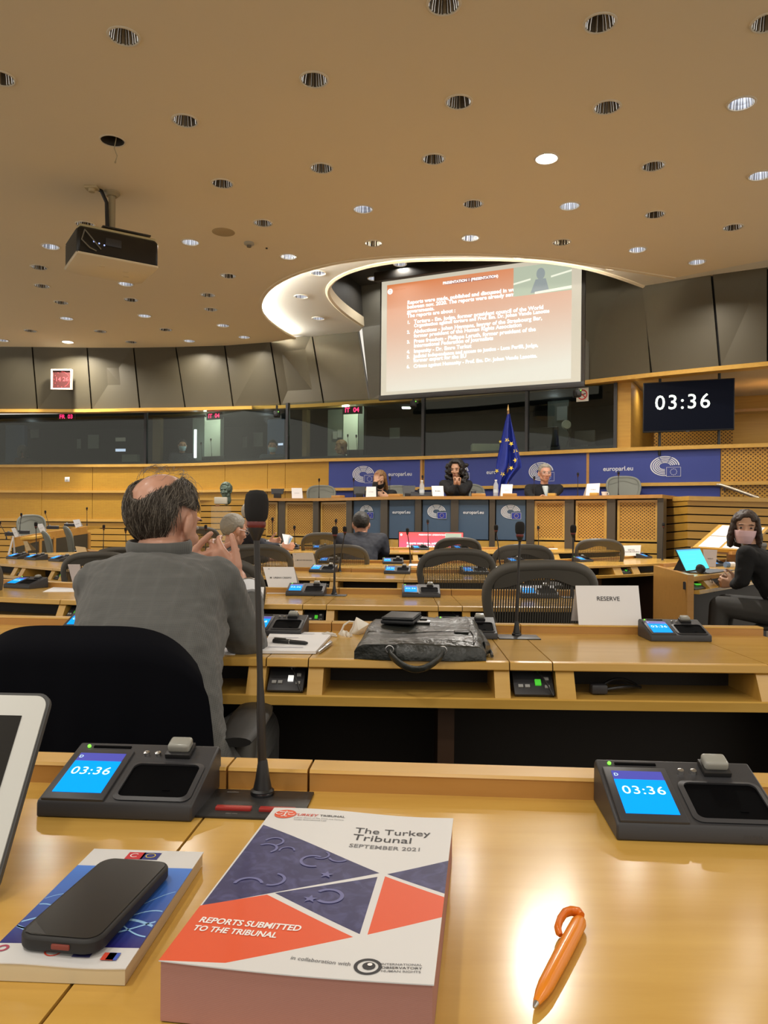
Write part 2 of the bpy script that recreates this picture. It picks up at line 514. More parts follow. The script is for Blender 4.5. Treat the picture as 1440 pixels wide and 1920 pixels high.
for i in range(len(br) - 1):
    B0, B1 = G(br[i], hy(br[i]), ZHEAD), G(br[i + 1], hy(br[i + 1]), ZHEAD)
    T1 = G(*trr[i + 1], ZRING); T1.z += .03
    if trr[i]:
        T0 = G(*trr[i], ZRING); T0.z += .03
    else:
        T0 = B0 + Vector((-.1, 0, 1.75)); 
        T1 = T1 + Vector((0, 0, .55))
        B0 = B0 + Vector((-.1, .1, 0))
    panel(b, B0, B1, T1, T0); panel(bk, *[a + Vector((.04, .06, 0)) for a in (B0, B1, T1, T0)], gap=-.01, th=.02)
struct('wall_right', b, M_BRONZE, smooth=False)
struct('wall_backing', bk, M_DARK, smooth=False)
b = WB(); P0, P1 = G(693, 751.5, ZHEAD), G(1104, 714, ZHEAD)
panel(b, P0, P1, P1 + Vector((0, 0, 1.78)), P0 + Vector((-.2, -.3, 1.78)), gap=0)
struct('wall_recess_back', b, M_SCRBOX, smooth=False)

# lower wall: wood panels with fine joints, rails, slats low on the left
b = WB(); seams = [-600, -300, -110, 80, 175, 268, 420, 500, 533, 615]
ss = [SILL.s_px(x, ZSILL) for x in seams]
for i in range(len(ss) - 1):
    sweep(b, SILL, ss[i] + .004, ss[i + 1] - .004, [(0, 1.13), (.06, 1.13), (.06, ZSILL), (0, ZSILL)], .3)
s615, s1350 = SILL.s_px(615, ZSILL), SILL.s_px(1350, ZSILL)
struct('wall_back', b, W_WALL, smooth=False)
b = WB(); sweep(b, SILL, s615, SILL.len, [(.02, 0), (.08, 0), (.08, ZSILL), (.02, ZSILL)], .3); struct('wall_back_core', b, W_PLAIN, smooth=False)
b = WB(); sweep(b, SILL, s1350 + .01, SILL.len, [(0, .5), (.02, .5), (.02, ZSILL), (0, ZSILL)], .3); struct('wall_side_perforated', b, W_PERF, smooth=False)
b = WB(); sweep(b, SILL, 0, s615, [(.05, 0), (.08, 0), (.08, 1.15), (.05, 1.15)], .3); struct('wall_slat_backing', b, M_DARK, smooth=False)
b = WB()
for k in range(10):
    z = 1.085 - k * .115
    sweep(b, SILL, 0, s615, [(0, z - .098), (.03, z - .098), (.03, z), (0, z)], .3)
struct('wall_slats', b, W_PLAIN, smooth=False)
b = WB()
sweep(b, SILL, 0, SILL.len, [(-.05, ZSILL - .045), (.1, ZSILL - .045), (.1, ZSILL + .005), (-.05, ZSILL + .005)], .15); struct('trim_sill', b, W_EDGE)
b = WB(); sweep(b, SILL, 0, SILL.len, [(-.05, 1.635), (.02, 1.635), (.02, 1.68), (-.05, 1.68)], .15); struct('trim_middle', b, W_EDGE)
b = WB(); sweep(b, SILL, 0, s615, [(-.03, 1.10), (.06, 1.10), (.06, 1.15), (-.03, 1.15)], .15); struct('trim_low', b, W_EDGE)
b = WB(); sweep(b, HEAD, 0, HEAD.len, [(-.07, ZHEAD - .055), (.12, ZHEAD - .055), (.12, ZHEAD + .0), (-.07, ZHEAD + .0)], .15); struct('trim_header', b, W_EDGE)

# --- interpreters' booths behind the glass
GP = SILL
sB = SILL.s_px(1152, ZSILL)
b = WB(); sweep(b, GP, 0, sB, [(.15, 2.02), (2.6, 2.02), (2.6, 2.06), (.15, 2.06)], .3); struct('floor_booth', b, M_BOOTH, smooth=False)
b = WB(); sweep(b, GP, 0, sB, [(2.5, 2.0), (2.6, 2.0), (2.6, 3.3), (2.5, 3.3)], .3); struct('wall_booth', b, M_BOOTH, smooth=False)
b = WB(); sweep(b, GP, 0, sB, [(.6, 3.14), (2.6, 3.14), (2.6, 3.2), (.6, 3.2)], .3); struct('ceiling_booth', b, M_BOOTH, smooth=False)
b = WB(); sweep(b, GP, 0, sB, [(.14, 2.19), (.6, 2.19), (.6, 2.22), (.14, 2.22)], .3); struct('trim_booth_counter', b, M_BLACK, smooth=False)
wins = [-600, -300, -20, 270, 534, 793, 982, 1152]
for i in range(len(wins) - 1):
    a0, a1 = SILL.s_px(wins[i], ZSILL), SILL.s_px(wins[i + 1], ZSILL)
    wroot = tag(bpy.data.objects.new('window_%d' % (i + 1), None), kind='structure'); COL.objects.link(wroot)
    b = WB(); sweep(b, GP, a0 + .02, a1 - .02, [(.06, ZSILL), (.068, ZSILL), (.068, ZHEAD), (.06, ZHEAD)], .3); b.build('pane', M_GLASS, wroot)
    b = WB(); sweep(b, GP, a1 - .022, a1 + .022, [(.03, ZSILL), (.10, ZSILL), (.10, ZHEAD), (.03, ZHEAD)], .3); b.build('mullion', M_BLACK2, wroot, smooth=False)
# partitions inside: (px0, px1, depth v, material)
b1 = WB(); b2 = WB(); b3 = WB(); b4 = WB()
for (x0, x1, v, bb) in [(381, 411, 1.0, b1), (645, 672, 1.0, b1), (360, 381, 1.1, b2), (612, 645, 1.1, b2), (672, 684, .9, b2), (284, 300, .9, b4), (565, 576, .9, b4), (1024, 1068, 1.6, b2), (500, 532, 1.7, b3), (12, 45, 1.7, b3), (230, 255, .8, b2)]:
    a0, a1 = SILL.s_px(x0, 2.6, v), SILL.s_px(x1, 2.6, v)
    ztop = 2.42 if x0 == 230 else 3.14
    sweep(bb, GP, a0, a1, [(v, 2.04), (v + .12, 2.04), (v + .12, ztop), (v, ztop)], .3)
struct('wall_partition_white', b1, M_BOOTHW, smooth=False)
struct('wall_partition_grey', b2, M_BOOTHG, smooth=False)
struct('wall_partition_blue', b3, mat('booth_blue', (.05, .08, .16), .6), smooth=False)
struct('wall_partition_wood', b4, mat('booth_wood', (.16, .11, .045), .6), smooth=False)
for px in (396, 655):                    # the booths' own small ceiling lamps
    a = SILL.s_px(px, 2.6, .7)
    l = bpy.data.lights.new('booth_lamp', 'POINT'); l.energy = 9.0; l.color = (.9, 1, .85); l.shadow_soft_size = .06
    o = bpy.data.objects.new('booth_lamp', l); COL.objects.link(o); o.location = SILL.pos(a, .55, 3.05)
for px in (60, 500, 1040):
    a = SILL.s_px(px, 2.6, 1.2)
    l = bpy.data.lights.new('booth_lamp', 'POINT'); l.energy = 1.0; l.color = (.8, .9, 1); l.shadow_soft_size = .06
    o = bpy.data.objects.new('booth_lamp', l); COL.objects.link(o); o.location = SILL.pos(a, 1.2, 3.05)

# --- open gallery on the right
s0g, s1g = sB, SILL.len
b = WB(); sweep(b, GP, s0g, s1g, [(.1, 2.08), (2.6, 2.08), (2.6, 2.12), (.1, 2.12)], .3); struct('floor_gallery', b, M_CARPET, smooth=False)
b = WB(); sweep(b, GP, s0g - .1, s1g, [(2.2, 2.0), (2.3, 2.0), (2.3, 3.2), (2.2, 3.2)], .3)
sweep(b, GP, s0g + .02, s0g + .2, [(.08, 2.08), (2.3, 2.08), (2.3, 3.1), (.08, 3.1)], .3)
struct('wall_gallery', b, W_PLAIN, smooth=False)
b = WB(); sweep(b, GP, s0g + .4, s0g + 1.5, [(1.1, 2.1), (1.16, 2.1), (1.16, 2.72), (1.1, 2.72)], .3); struct('wall_gallery_perforated', b, W_PERF, smooth=False)
b = WB(); sweep(b, GP, s0g + .3, s1g, [(1.05, 2.72), (1.3, 2.72), (1.3, 2.76), (1.05, 2.76)], .3); struct('trim_gallery', b, W_LEDGE, smooth=False)
b = WB(); sweep(b, GP, s0g, s1g, [(.05, ZHEAD), (2.4, ZHEAD), (2.4, ZHEAD + .05), (.05, ZHEAD + .05)], .3); struct('ceiling_gallery', b, M_CREAM, smooth=False)

# ================================================================== DOWNLIGHTS
M_REFL = [mat('downlight_reflector', (.34, .26, .16), .35, .25), mat('downlight_reflector_dark', (.085, .062, .034), .4)]
M_REFLW = [mat('downlight_reflector_bright', (.80, .82, .88), .4, .2), mat('downlight_reflector_grey', (.22, .22, .24), .4, .3)]
M_TRIM = mat('downlight_trim', (.70, .62, .48), .35)
M_LAMPOFF = mat('lamp_unlit', (.35, .32, .27), .3)
M_LAMPW = mat('lamp_lit', (.9, .9, .95), .4, emit=(.86, .92, 1), es=4.5)
M_LAMPB = mat('lamp_glaring', (1, 1, 1), .4, emit=(1, .97, .92), es=110)
def downlight(label, refl, lampm, lampr, group):
    t = thing('ceiling_downlight', label, 'ceiling light', group=group)
    b = MB(); b.lathe([(.090, .004), (.090, -.006), (.096, -.009), (.104, -.006), (.106, .002), (.098, .006)], 36, caps=False); b.build('trim_ring', M_TRIM, t)
    b = MB(); prof = [(.0925, -.002), (.090, .03), (.080, .07), (.062, .105), (.0005, .108)]; n = 60   # fluted cup: reflection streaks painted as bright and dark facets
    rr = random.Random(11); pick = [1 if (k % 5 in (1, 3)) or rr.random() < .2 else 0 for k in range(n)]
    for k in range(n):
        a0, a1 = 2 * PI * k / n, 2 * PI * (k + 1) / n; b.cur = pick[k]; q = .96 if pick[k] else 1.
        v = []
        for r_, z in prof: v += [(r_ * q * math.cos(a0), r_ * q * math.sin(a0), z), (r_ * q * math.cos(a1), r_ * q * math.sin(a1), z)]
        b.add(v, [[2 * i, 2 * i + 1, 2 * i + 3, 2 * i + 2] for i in range(len(prof) - 1)])
    b.build('reflector', refl, t, fix=False, smooth=False)
    b = MB(); b.lathe([(.0005, .060), (lampr * .7, .062), (lampr, .075), (lampr, .108)], 20, caps=False); b.build('lamp', lampm, t)
    return t
def lam(P, W, size=.16, col=(1, .95, .87), spread=150):
    l = bpy.data.lights.new('downlight_beam', 'AREA'); l.shape = 'DISK'; l.size = size; l.energy = W; l.color = col; l.spread = math.radians(spread)
    o = bpy.data.objects.new('downlight_beam', l); COL.objects.link(o); o.location = (P[0], P[1], P[2] - .02)
    return o
gu, gw = 'unlit downlights in the beige ceiling', 'lit whitish downlights in the ceiling'
proto = {'u': downlight('x', M_REFL, M_LAMPOFF, .03, gu), 'w': downlight('x', M_REFLW, M_LAMPW, .038, gw), 'b': downlight('x', M_REFLW, M_LAMPB, .045, None)}
used = set()
WHERE = {  # what singles each one out
 (232, 68): 'large unlit downlight at the upper left of the ceiling', (832, 8): 'unlit downlight cut by the top edge above the middle of the ceiling', (1125, 43): 'large unlit downlight near the top right of the ceiling',
 (589, 149): 'unlit downlight in the upper middle of the ceiling, left of centre', (860, 191): 'unlit downlight in the upper middle of the ceiling, right of centre', (1138, 201): 'unlit downlight above and right of the glaring lamp',
 (1390, 194): 'lit whitish downlight highest at the right edge of the ceiling', (347, 226): 'unlit downlight right of the open ceiling hole', (813, 298): 'unlit downlight left of the glaring lamp',
 (1025, 297): 'glaring white downlight shining alone in the middle right of the ceiling', (1225, 311): 'unlit downlight right of the glaring lamp', (1425, 329): 'lit whitish downlight cut by the right edge of the picture',
 (603, 315): 'unlit downlight near the centre of the ceiling, upper of two', (417, 344): 'unlit downlight right of the projector pole', (887, 382): 'unlit downlight below and left of the glaring lamp',
 (1068, 386): 'lit whitish downlight just below the glaring lamp', (1228, 402): 'unlit downlight above the bronze wall on the right, upper of two', (1374, 426): 'unlit downlight above the bronze wall near the right edge',
 (681, 392): 'lit whitish downlight near the ceiling centre, above the oval cove', (493, 418): 'unlit downlight above the round ceiling disc', (160, 421): 'unlit downlight just behind the top of the projector',
 (882, 446): 'lit whitish downlight closest above the rim of the oval cove', (1053, 454): 'unlit downlight above the right part of the oval cove', (1195, 468): 'lit whitish downlight above the right end of the oval cove',
 (1307, 491): 'lit whitish downlight closest to the bronze wall on the right', (700, 456): 'unlit downlight just above the rim of the oval cove', (357, 454): 'lit whitish downlight right of the projector body',
 (95, 462): 'lit whitish downlight left of the projector body', (541, 481): 'lit whitish downlight beside the upper left rim of the oval cove', (73, 501): 'unlit downlight left of and below the projector, upper of two',
 (428, 517): 'unlit downlight left of the bright end of the oval cove, highest there', (79, 536): 'unlit downlight left of and below the projector, lower of two', (236, 532): 'lit whitish downlight just below the projector',
 (390, 553): 'unlit downlight left of the bright cove, upper of a close pair', (395, 580): 'unlit downlight left of the bright cove, lower of a close pair', (115, 567): 'unlit downlight above the lit one over the wall clock',
 (246, 562): 'unlit downlight second below the projector', (125, 597): 'lit whitish downlight above the shining one over the wall clock', (271, 592): 'lit whitish downlight third below the projector',
 (418, 610): 'lit whitish downlight low on the ceiling left of the bright cove', (57, 620): 'unlit downlight above the bronze wall at the far left', (188, 621): 'unlit downlight above the bronze wall right of the clock',
 (311, 618): 'unlit downlight above the bronze wall, fourth below the projector', (5, 638): 'lit whitish downlight at the left edge close to the bronze wall', (127, 641): 'brightly shining downlight directly over the red wall clock',
 (246, 641): 'unlit downlight touching the top of the bronze wall', (355, 639): 'lit whitish downlight touching the top of the bronze wall', (458, 632): 'lit whitish downlight beside the lower left tip of the cove',
 (0, 146): 'unlit downlight cut by the left edge of the picture', (1440, 42): 'unlit downlight cut by the upper right edge of the picture',
 (597, 512): 'downlight in the white cove, uppermost at its bright end', (565, 556): 'downlight in the white cove, middle one at its bright end', (597, 597): 'downlight in the white cove, lowest at its bright end',
 (975, 480): 'downlight in the white cove above the projection screen', (1150, 501): 'downlight in the white cove at its right end', (701, 522): 'downlight in the dark recess nearest the screen corner',
 (750, 495): 'downlight in the dark recess, middle of three', (861, 491): 'downlight in the dark recess above the slide title'}
for lst, z in ((DL, ZCEIL), (RDL, ZRING), (KDL, ZREC)):
    for (x, y, k) in lst:
        if k == 'o': continue
        P = G(x, y, z)
        M = Tm(*P) @ Rz(random.random() * 6)
        if k not in used:
            t = proto[k]; t.matrix_basis = M; t['label'] = WHERE[(x, y)]; used.add(k)
        else:
            t = dup(proto[k], M, WHERE[(x, y)])
        if 'lit ' in WHERE[(x, y)] or True:
            if lst is not DL: t['group'] = 'downlights inside the oval cove'
        if k == 'b': lam(P, BRIGHT_W)
        elif k == 'w' and lst is DL: lam(P, LAMP_W * (.3 if x > 1380 else 1))
        elif lst is KDL: lam(P, 4)
for (x, y) in [(-4.5, .8), (-2.4, 2.4), (-1.2, .2), (3.8, .2), (4.6, 2.0), (0, -1.2), (-3.2, -1), (3.2, -1.4), (-5.5, 4.5), (5.8, 4.8)]:   # lamps of the ceiling behind and beside the camera
    lam((x, y, ZCEIL), LAMP_W * 1.0)
# open hole with a hanging wire
P = G(211, 264, ZCEIL)
t = thing('open_ceiling_hole', 'empty dark downlight hole with a loose wire hanging out', 'ceiling hole', P)
b = MB(); b.lathe([(.094, .0), (.094, -.006), (.104, -.004), (.106, .003)], 36, caps=False); b.build('rim', M_TRIM, t)
b = MB(); b.lathe([(.093, 0), (.093, .12), (.0005, .12)], 32, caps=False); b.build('can', mat('hole_dark', (.05, .04, .03), .7), t, fix=False)
b = MB(); b.tube([(.02, 0, .1), (.03, 0, .02), (.015, 0, -.06), (.035, .01, -.12), (.025, 0, -.17)], .004, 8); b.sph((.025, 0, -.175), .009); b.build('wire', mat('wire_tan', (.4, .33, .2), .5), t)
# fluorescent tubes hidden on top of the main ceiling's rim, washing the cove
M_TUBE = mat('cove_tube', (1, 1, 1), .5, emit=(1, .98, .9), es=120)
M_TUBE2 = mat('cove_tube_soft', (1, 1, 1), .5, emit=(1, .95, .84), es=60)
n = 14
for i in range(n):
    a0 = ARC.len * i / n + .04; a1 = ARC.len * (i + 1) / n - .04
    if a1 > ARC.len * .93: continue
    b = WB(); b.tube([ARC.pos(a0 + (a1 - a0) * k / 6, -.08, ZCEIL + .035) for k in range(7)], .013, 10)
    tag(b.build('cove_tube_light', M_TUBE if i < 6 else M_TUBE2), 'fluorescent tube hidden behind the oval cove rim', 'cove light', 'hidden tubes along the oval cove')
# small round things on the ceiling
P = G(419, 435, ZCEIL); b = MB(); b.lathe([(.0005, -.008), (.11, -.008), (.12, -.004), (.12, .0)], 36, caps=False)
o = b.build('ceiling_disc', mat('disc_tan', (.42, .32, .18), .7)); o.location = P; tag(o, 'flat round tan disc in the ceiling right of the projector', 'ceiling speaker')
P = G(467, 455, ZCEIL); t = thing('smoke_detector', 'small grey smoke detector below the round ceiling disc', 'smoke detector', P)
b = MB(); b.lathe([(.055, 0), (.055, -.02), (.04, -.03), (.0005, -.03)], 28, caps=False); b.build('base', mat('detector_grey', (.4, .37, .3), .5), t)
b = MB(); b.lathe([(.026, -.03), (.024, -.05), (.0005, -.052)], 20, caps=False); b.build('sensor', mat('detector_dark', (.15, .13, .1), .5), t)
P = G(172, 350, ZCEIL); b = MB(); b.box((0, 0, -.012), (.12, .08, .024), bev=.006); b.lathe([(.03, -.024), (.028, -.05), (.0005, -.052)], 20, caps=False)
o = b.build('ceiling_sensor', mat('sensor_tan', (.5, .39, .22), .6)); o.location = P; tag(o, 'small beige sensor box beside the projector pole', 'sensor')
P = G(500, 465, ZCEIL); b = MB(); b.lathe([(.012, 0), (.012, -.01), (.0005, -.012)], 14, caps=False)
o = b.build('ceiling_button', M_BLACK); o.location = P; tag(o, 'tiny dark dot sensor right of the smoke detector', 'sensor')
# ================================================================== DESK ROWS
TZ = .76
def desk(name, label, near, D, z, seams=(), posts=(), panels=(), s_end=None, ledge=True, legs=()):
    path = Path(near)
    mid = path.pos(path.len / 2, D / 2, 0)
    t = thing(name, label, 'desk', (mid.x, mid.y, 0))
    L = path.len
    cuts = [0] + sorted(path.s_px(x, z) for x in seams) + [L]
    g = .0014
    b = WB()
    for i in range(len(cuts) - 1):
        a, c = cuts[i] + g, cuts[i + 1] - g
        sweep(b, path, a, c, [(.0, z - .004), (.004, z), (D, z), (D, z - .02), (.006, z - .02), (0, z - .017)], .1)
    b.build('worktop', W_DESK, t)
    b = WB(); sweep(b, path, .003, L - .003, [(.012, z - .024), (D, z - .024), (D, z - .006), (.012, z - .006)], .1); b.build('worktop_core', M_DARK, t)
    b = WB()
    for i in range(len(cuts) - 1):
        a, c = cuts[i] + g, cuts[i + 1] - g
        sweep(b, path, a, c, [(-.004, z - .018), (-.001, z - .002), (.006, z + .0006), (.012, z + .0006), (.012, z - .020), (-.002, z - .020)], .1)
    b.build('front_edge', W_EDGE, t)
    if ledge:
        b = WB(); b2 = WB()
        for i in range(len(cuts) - 1):
            a, c = cuts[i] + g, cuts[i + 1] - g
            sweep(b, path, a, c, [(D, z - .03), (D, z + .022), (D + .040, z + .022), (D + .040, z - .03)], .1)
            sweep(b2, path, a, c, [(D - .0015, z + .022), (D + .001, z + .0255), (D + .040, z + .0255), (D + .0415, z + .022)], .1)
        b.build('ledge', W_LEDGE, t); b2.build('ledge_cap', W_EDGE, t)
    zs = z - .08
    b = WB(); sweep(b, path, 0, L, [(-.032, zs - .024), (-.032, zs - .003), (-.029, zs), (.30, zs), (.30, zs - .024)], .1); b.build('shelf', W_DESK, t)
    b = WB(); sweep(b, path, 0, L, [(.15, zs), (.17, zs), (.17, z - .02), (.15, z - .02)], .1); b.build('shelf_back', M_MODESTY, t)  # near-black sheet, painting the shade inside the open shelf
    for x0, x1 in posts:
        a, c = path.s_px(x0, z - .03), path.s_px(x1, z - .03)
        b = WB(); sweep(b, path, a, c, [(.005, z - .02), (-.028, zs), (.25, zs), (.25, z - .02)], .5); b.build('divider', W_EDGE, t)
    for x0, x1 in panels:
        a, c = path.s_px(x0, z - .03), path.s_px(x1, z - .03)
        m = (a + c) / 2; wd = max(c - a - .008, .03)
        P = path.pos(m, .050, z - .024); Q = path.pos(m, -.012, zs + .004)
        ux = path.pos(m + .01, 0, 0) - path.pos(m - .01, 0, 0)
        M = frame((P + Q) / 2, ux, P - Q); h = (P - Q).length
        cp = WB(M); cp.box((0, 0, 0), (wd, h, .008), bev=.001); cpo = cp.build('control_panel', M_BLACK2, t)
        q = WB(M)
        for bx, by in ((-.33, -.22), (-.16, -.22), (.34, .05), (.34, -.24)):
            q.box((bx * wd, by * h, .006), (wd * .12, h * .10, .004))
        q.build('button', mat('panel_button', (.35, .35, .34), .5), cpo)
        q = WB(M); q.box((.12 * wd, -.08 * h, .006), (wd * .15, h * .2, .004)); q.build('indicator', mat('green_button', (.05, .35, .03), .4, emit=(.1, .8, .05), es=.35) if x0 != 502 else mat('white_button', (.8, .8, .78), .4, emit=(1, 1, .95), es=.5), cpo)
        q = WB(M); q.tube([(.14 * wd, .32 * h, .012), (.2 * wd, .05 * h, .02), (.34 * wd, -.3 * h, .016), (.45 * wd, -.55 * h, .006)], .0022, 6)
        q.tube([(.12 * wd, .42 * h, .012), (.16 * wd, .2 * h, .016)], .005, 8)
        q.build('cable', M_BLACK, cpo)
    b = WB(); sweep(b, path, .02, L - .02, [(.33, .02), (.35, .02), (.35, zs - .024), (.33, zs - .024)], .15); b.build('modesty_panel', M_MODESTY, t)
    k = max(2, int(L / .9))
    for i in range(k + 1):
        a = .02 + (L - .08) * i / k
        b = WB(); sweep(b, path, a, a + .04, [(.05, .0), (.05, zs - .024), (.34, zs - .024), (.34, 0)], .5); b.build('leg', mat('dark_leg_wood', (.06, .03, .015), .5), t)
    t['len'] = L
    return path
# row 0 (where the photograph was taken)
f0, f1 = G(100, 1468, TZ), G(1100, 1500, TZ)
dr = (f1 - f0).normalized(); nn = Vector((-dr.y, dr.x, 0)); D0 = .455
far0 = [f0 - dr * 1.0, f0, f1, f1 + dr * 1.0]
R0 = desk('conference_desk', 'honey coloured desk in the foreground holding the two books and the orange pen', [p - nn * D0 for p in far0], D0, TZ, (57, 352))
D1, D2, D3, D4, D5 = .49, .50, .60, .62, .80
n1 = [Vector((-1.75, 1.99, 0)), Vector((-1.16, 1.90, 0)), G(500, 1234, TZ), G(950, 1241, TZ), Vector((1.13, 1.80, 0))]
R1 = desk('conference_desk', 'honey coloured desk with the black briefcase and the RESERVE card on it', n1, D1, TZ, (502, 576, 957, 1038, 1440),
          [(467, 500), (576, 604), (926, 958), (1041, 1078), (1420, 1450)], [(502, 574), (960, 1040)])
n2 = [Vector((-2.2, 3.50, 0)), Vector((-1.72, 3.29, 0)), Vector((-1.30, 3.17, 0)), Vector((-.78, 3.10, 0)), Vector((-.26, 3.07, 0)), Vector((.3, 3.055, 0)), Vector((.92, 3.07, 0))]
R2 = desk('conference_desk', 'long curved wooden desk, next one behind the desk with the briefcase', n2, D2, TZ, (112, 568, 611, 820, 868),
          [(110, 122), (553, 567), (611, 628), (804, 820), (868, 882)], [(122, 150), (568, 610), (821, 867)])
n3 = [G(-100, 1050, TZ), G(8, 1057, TZ), G(130, 1067, TZ), G(600, 1083, TZ), G(770, 1086, TZ), G(985, 1087, TZ)]
R3 = desk('conference_desk', 'long curved wooden desk, third row from the front, bending away on the left', n3, D3, TZ, (100, 593, 618, 757, 786),
          [(26, 33), (41, 48), (96, 102), (115, 122), (581, 593), (618, 632), (745, 757), (786, 796)], [(33, 41), (102, 115), (593, 618), (757, 786)])
n4 = [Vector((-3.7, 7.9, 0)), Vector((-2.2, 6.75, 0)), Vector((-1.0, 6.02, 0)), Vector((.1, 5.85, 0)), Vector((.75, 5.95, 0)), Vector((1.49, 6.23, 0)), Vector((2.40, 6.85, 0)), Vector((3.15, 7.7, 0))]
R4 = desk('conference_desk', 'curved wooden desk, fourth row, with the two line name card at its right end', n4, D4, TZ, (1011, 1044, 1163, 1184),
          [(1044, 1058), (1149, 1163), (1184, 1196)], [(1011, 1044), (1163, 1184)])
n5 = [G(405, 1033, .82), G(480, 1034, .82), G(760, 1035.5, .82), G(1062, 1034, .82), G(1200, 1030, .82)]
R5 = desk('conference_desk', 'wooden desk closest to the podium, in front of the small red screen', n5, D5, .82, (774, 1037),
          [(576, 584), (774, 784), (1037, 1047)], [(1024, 1037), (784, 800)])
ROW = {0: (R0, D0, TZ), 1: (R1, D1, TZ), 2: (R2, D2, TZ), 3: (R3, D3, TZ), 4: (R4, D4, TZ), 5: (R5, D5, .82)}

# desk at the right where the masked woman sits, with its wooden end panel
eA, eB, eC, eD, eE = Vector((2.0, 5.0, 0)), Vector((2.58, 5.67, 0)), Vector((3.5, 6.75, 0)), Vector((3.2, 7.2, 0)), Vector((2.2, 6.2, 0))
t = thing('side_desk', 'wooden desk with a tall plain end panel where the masked woman sits', 'desk', (2.6, 6.0, 0))
b = WB(); b.prism([(p.x, p.y) for p in (eA, eB, eC, eD, eE)], .03, Tm(0, 0, TZ - .03)); b.build('worktop', W_DESK, t, bev=.003)
b = WB(); pth = Path([eE, eA]); sweep(b, pth, 0, pth.len, [(-.02, 0), (.02, 0), (.02, TZ + .015), (-.02, TZ + .015)], 2); b.build('end_panel', W_LEDGE, t, smooth=False)
pth = Path([eA, eB, eC]); RW = pth
b = WB(); sweep(b, pth, .02, pth.len, [(-.05, TZ - .11), (-.05, TZ - .085), (.0, TZ - .085), (.0, TZ - .11)], .2); sweep(b, pth, .21, pth.len, [(.0, TZ - .11), (.0, TZ - .085), (.12, TZ - .085), (.12, TZ - .11)], .2); b.build('shelf', W_DESK, t)
b = WB(); sweep(b, pth, .0, pth.len, [(-.004, TZ - .03), (-.004, TZ + .001), (.012, TZ + .001), (.012, TZ - .03)], .2); b.build('front_edge', W_EDGE, t)
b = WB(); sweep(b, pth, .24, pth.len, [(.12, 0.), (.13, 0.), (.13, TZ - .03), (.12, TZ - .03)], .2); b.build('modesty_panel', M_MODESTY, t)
for x0, x1 in ((1319, 1335),):
    a, c = pth.s_px(x0, TZ - .03), pth.s_px(x1, TZ - .03)
    b = WB(); sweep(b, pth, a, c, [(.005, TZ - .03), (-.045, TZ - .085), (.11, TZ - .085), (.11, TZ - .03)], .5); b.build('divider', W_EDGE, t)
a, c = pth.s_px(1298, TZ - .03), pth.s_px(1318, TZ - .03)
b = WB(); sweep(b, pth, a, c, [(.05, TZ - .034), (-.02, TZ - .08), (-.02, TZ - .085), (.06, TZ - .085), (.06, TZ - .034)], .5); cpo = b.build('control_panel', M_BLACK2, t)
b = WB(); _p = pth.pos((a + c) / 2 + .02, .012, TZ - .055); b.box(_p, (.05, .02, .01)); b.build('indicator', MATS['green_button'], cpo)
b = WB(); pth2 = Path([eE + Vector((.02, 0, 0)), eD]); sweep(b, pth2, 0, pth2.len, [(-.04, TZ - .03), (0, TZ - .03), (0, TZ + .03), (-.04, TZ + .03)], .5); b.build('ledge', W_LEDGE, t)

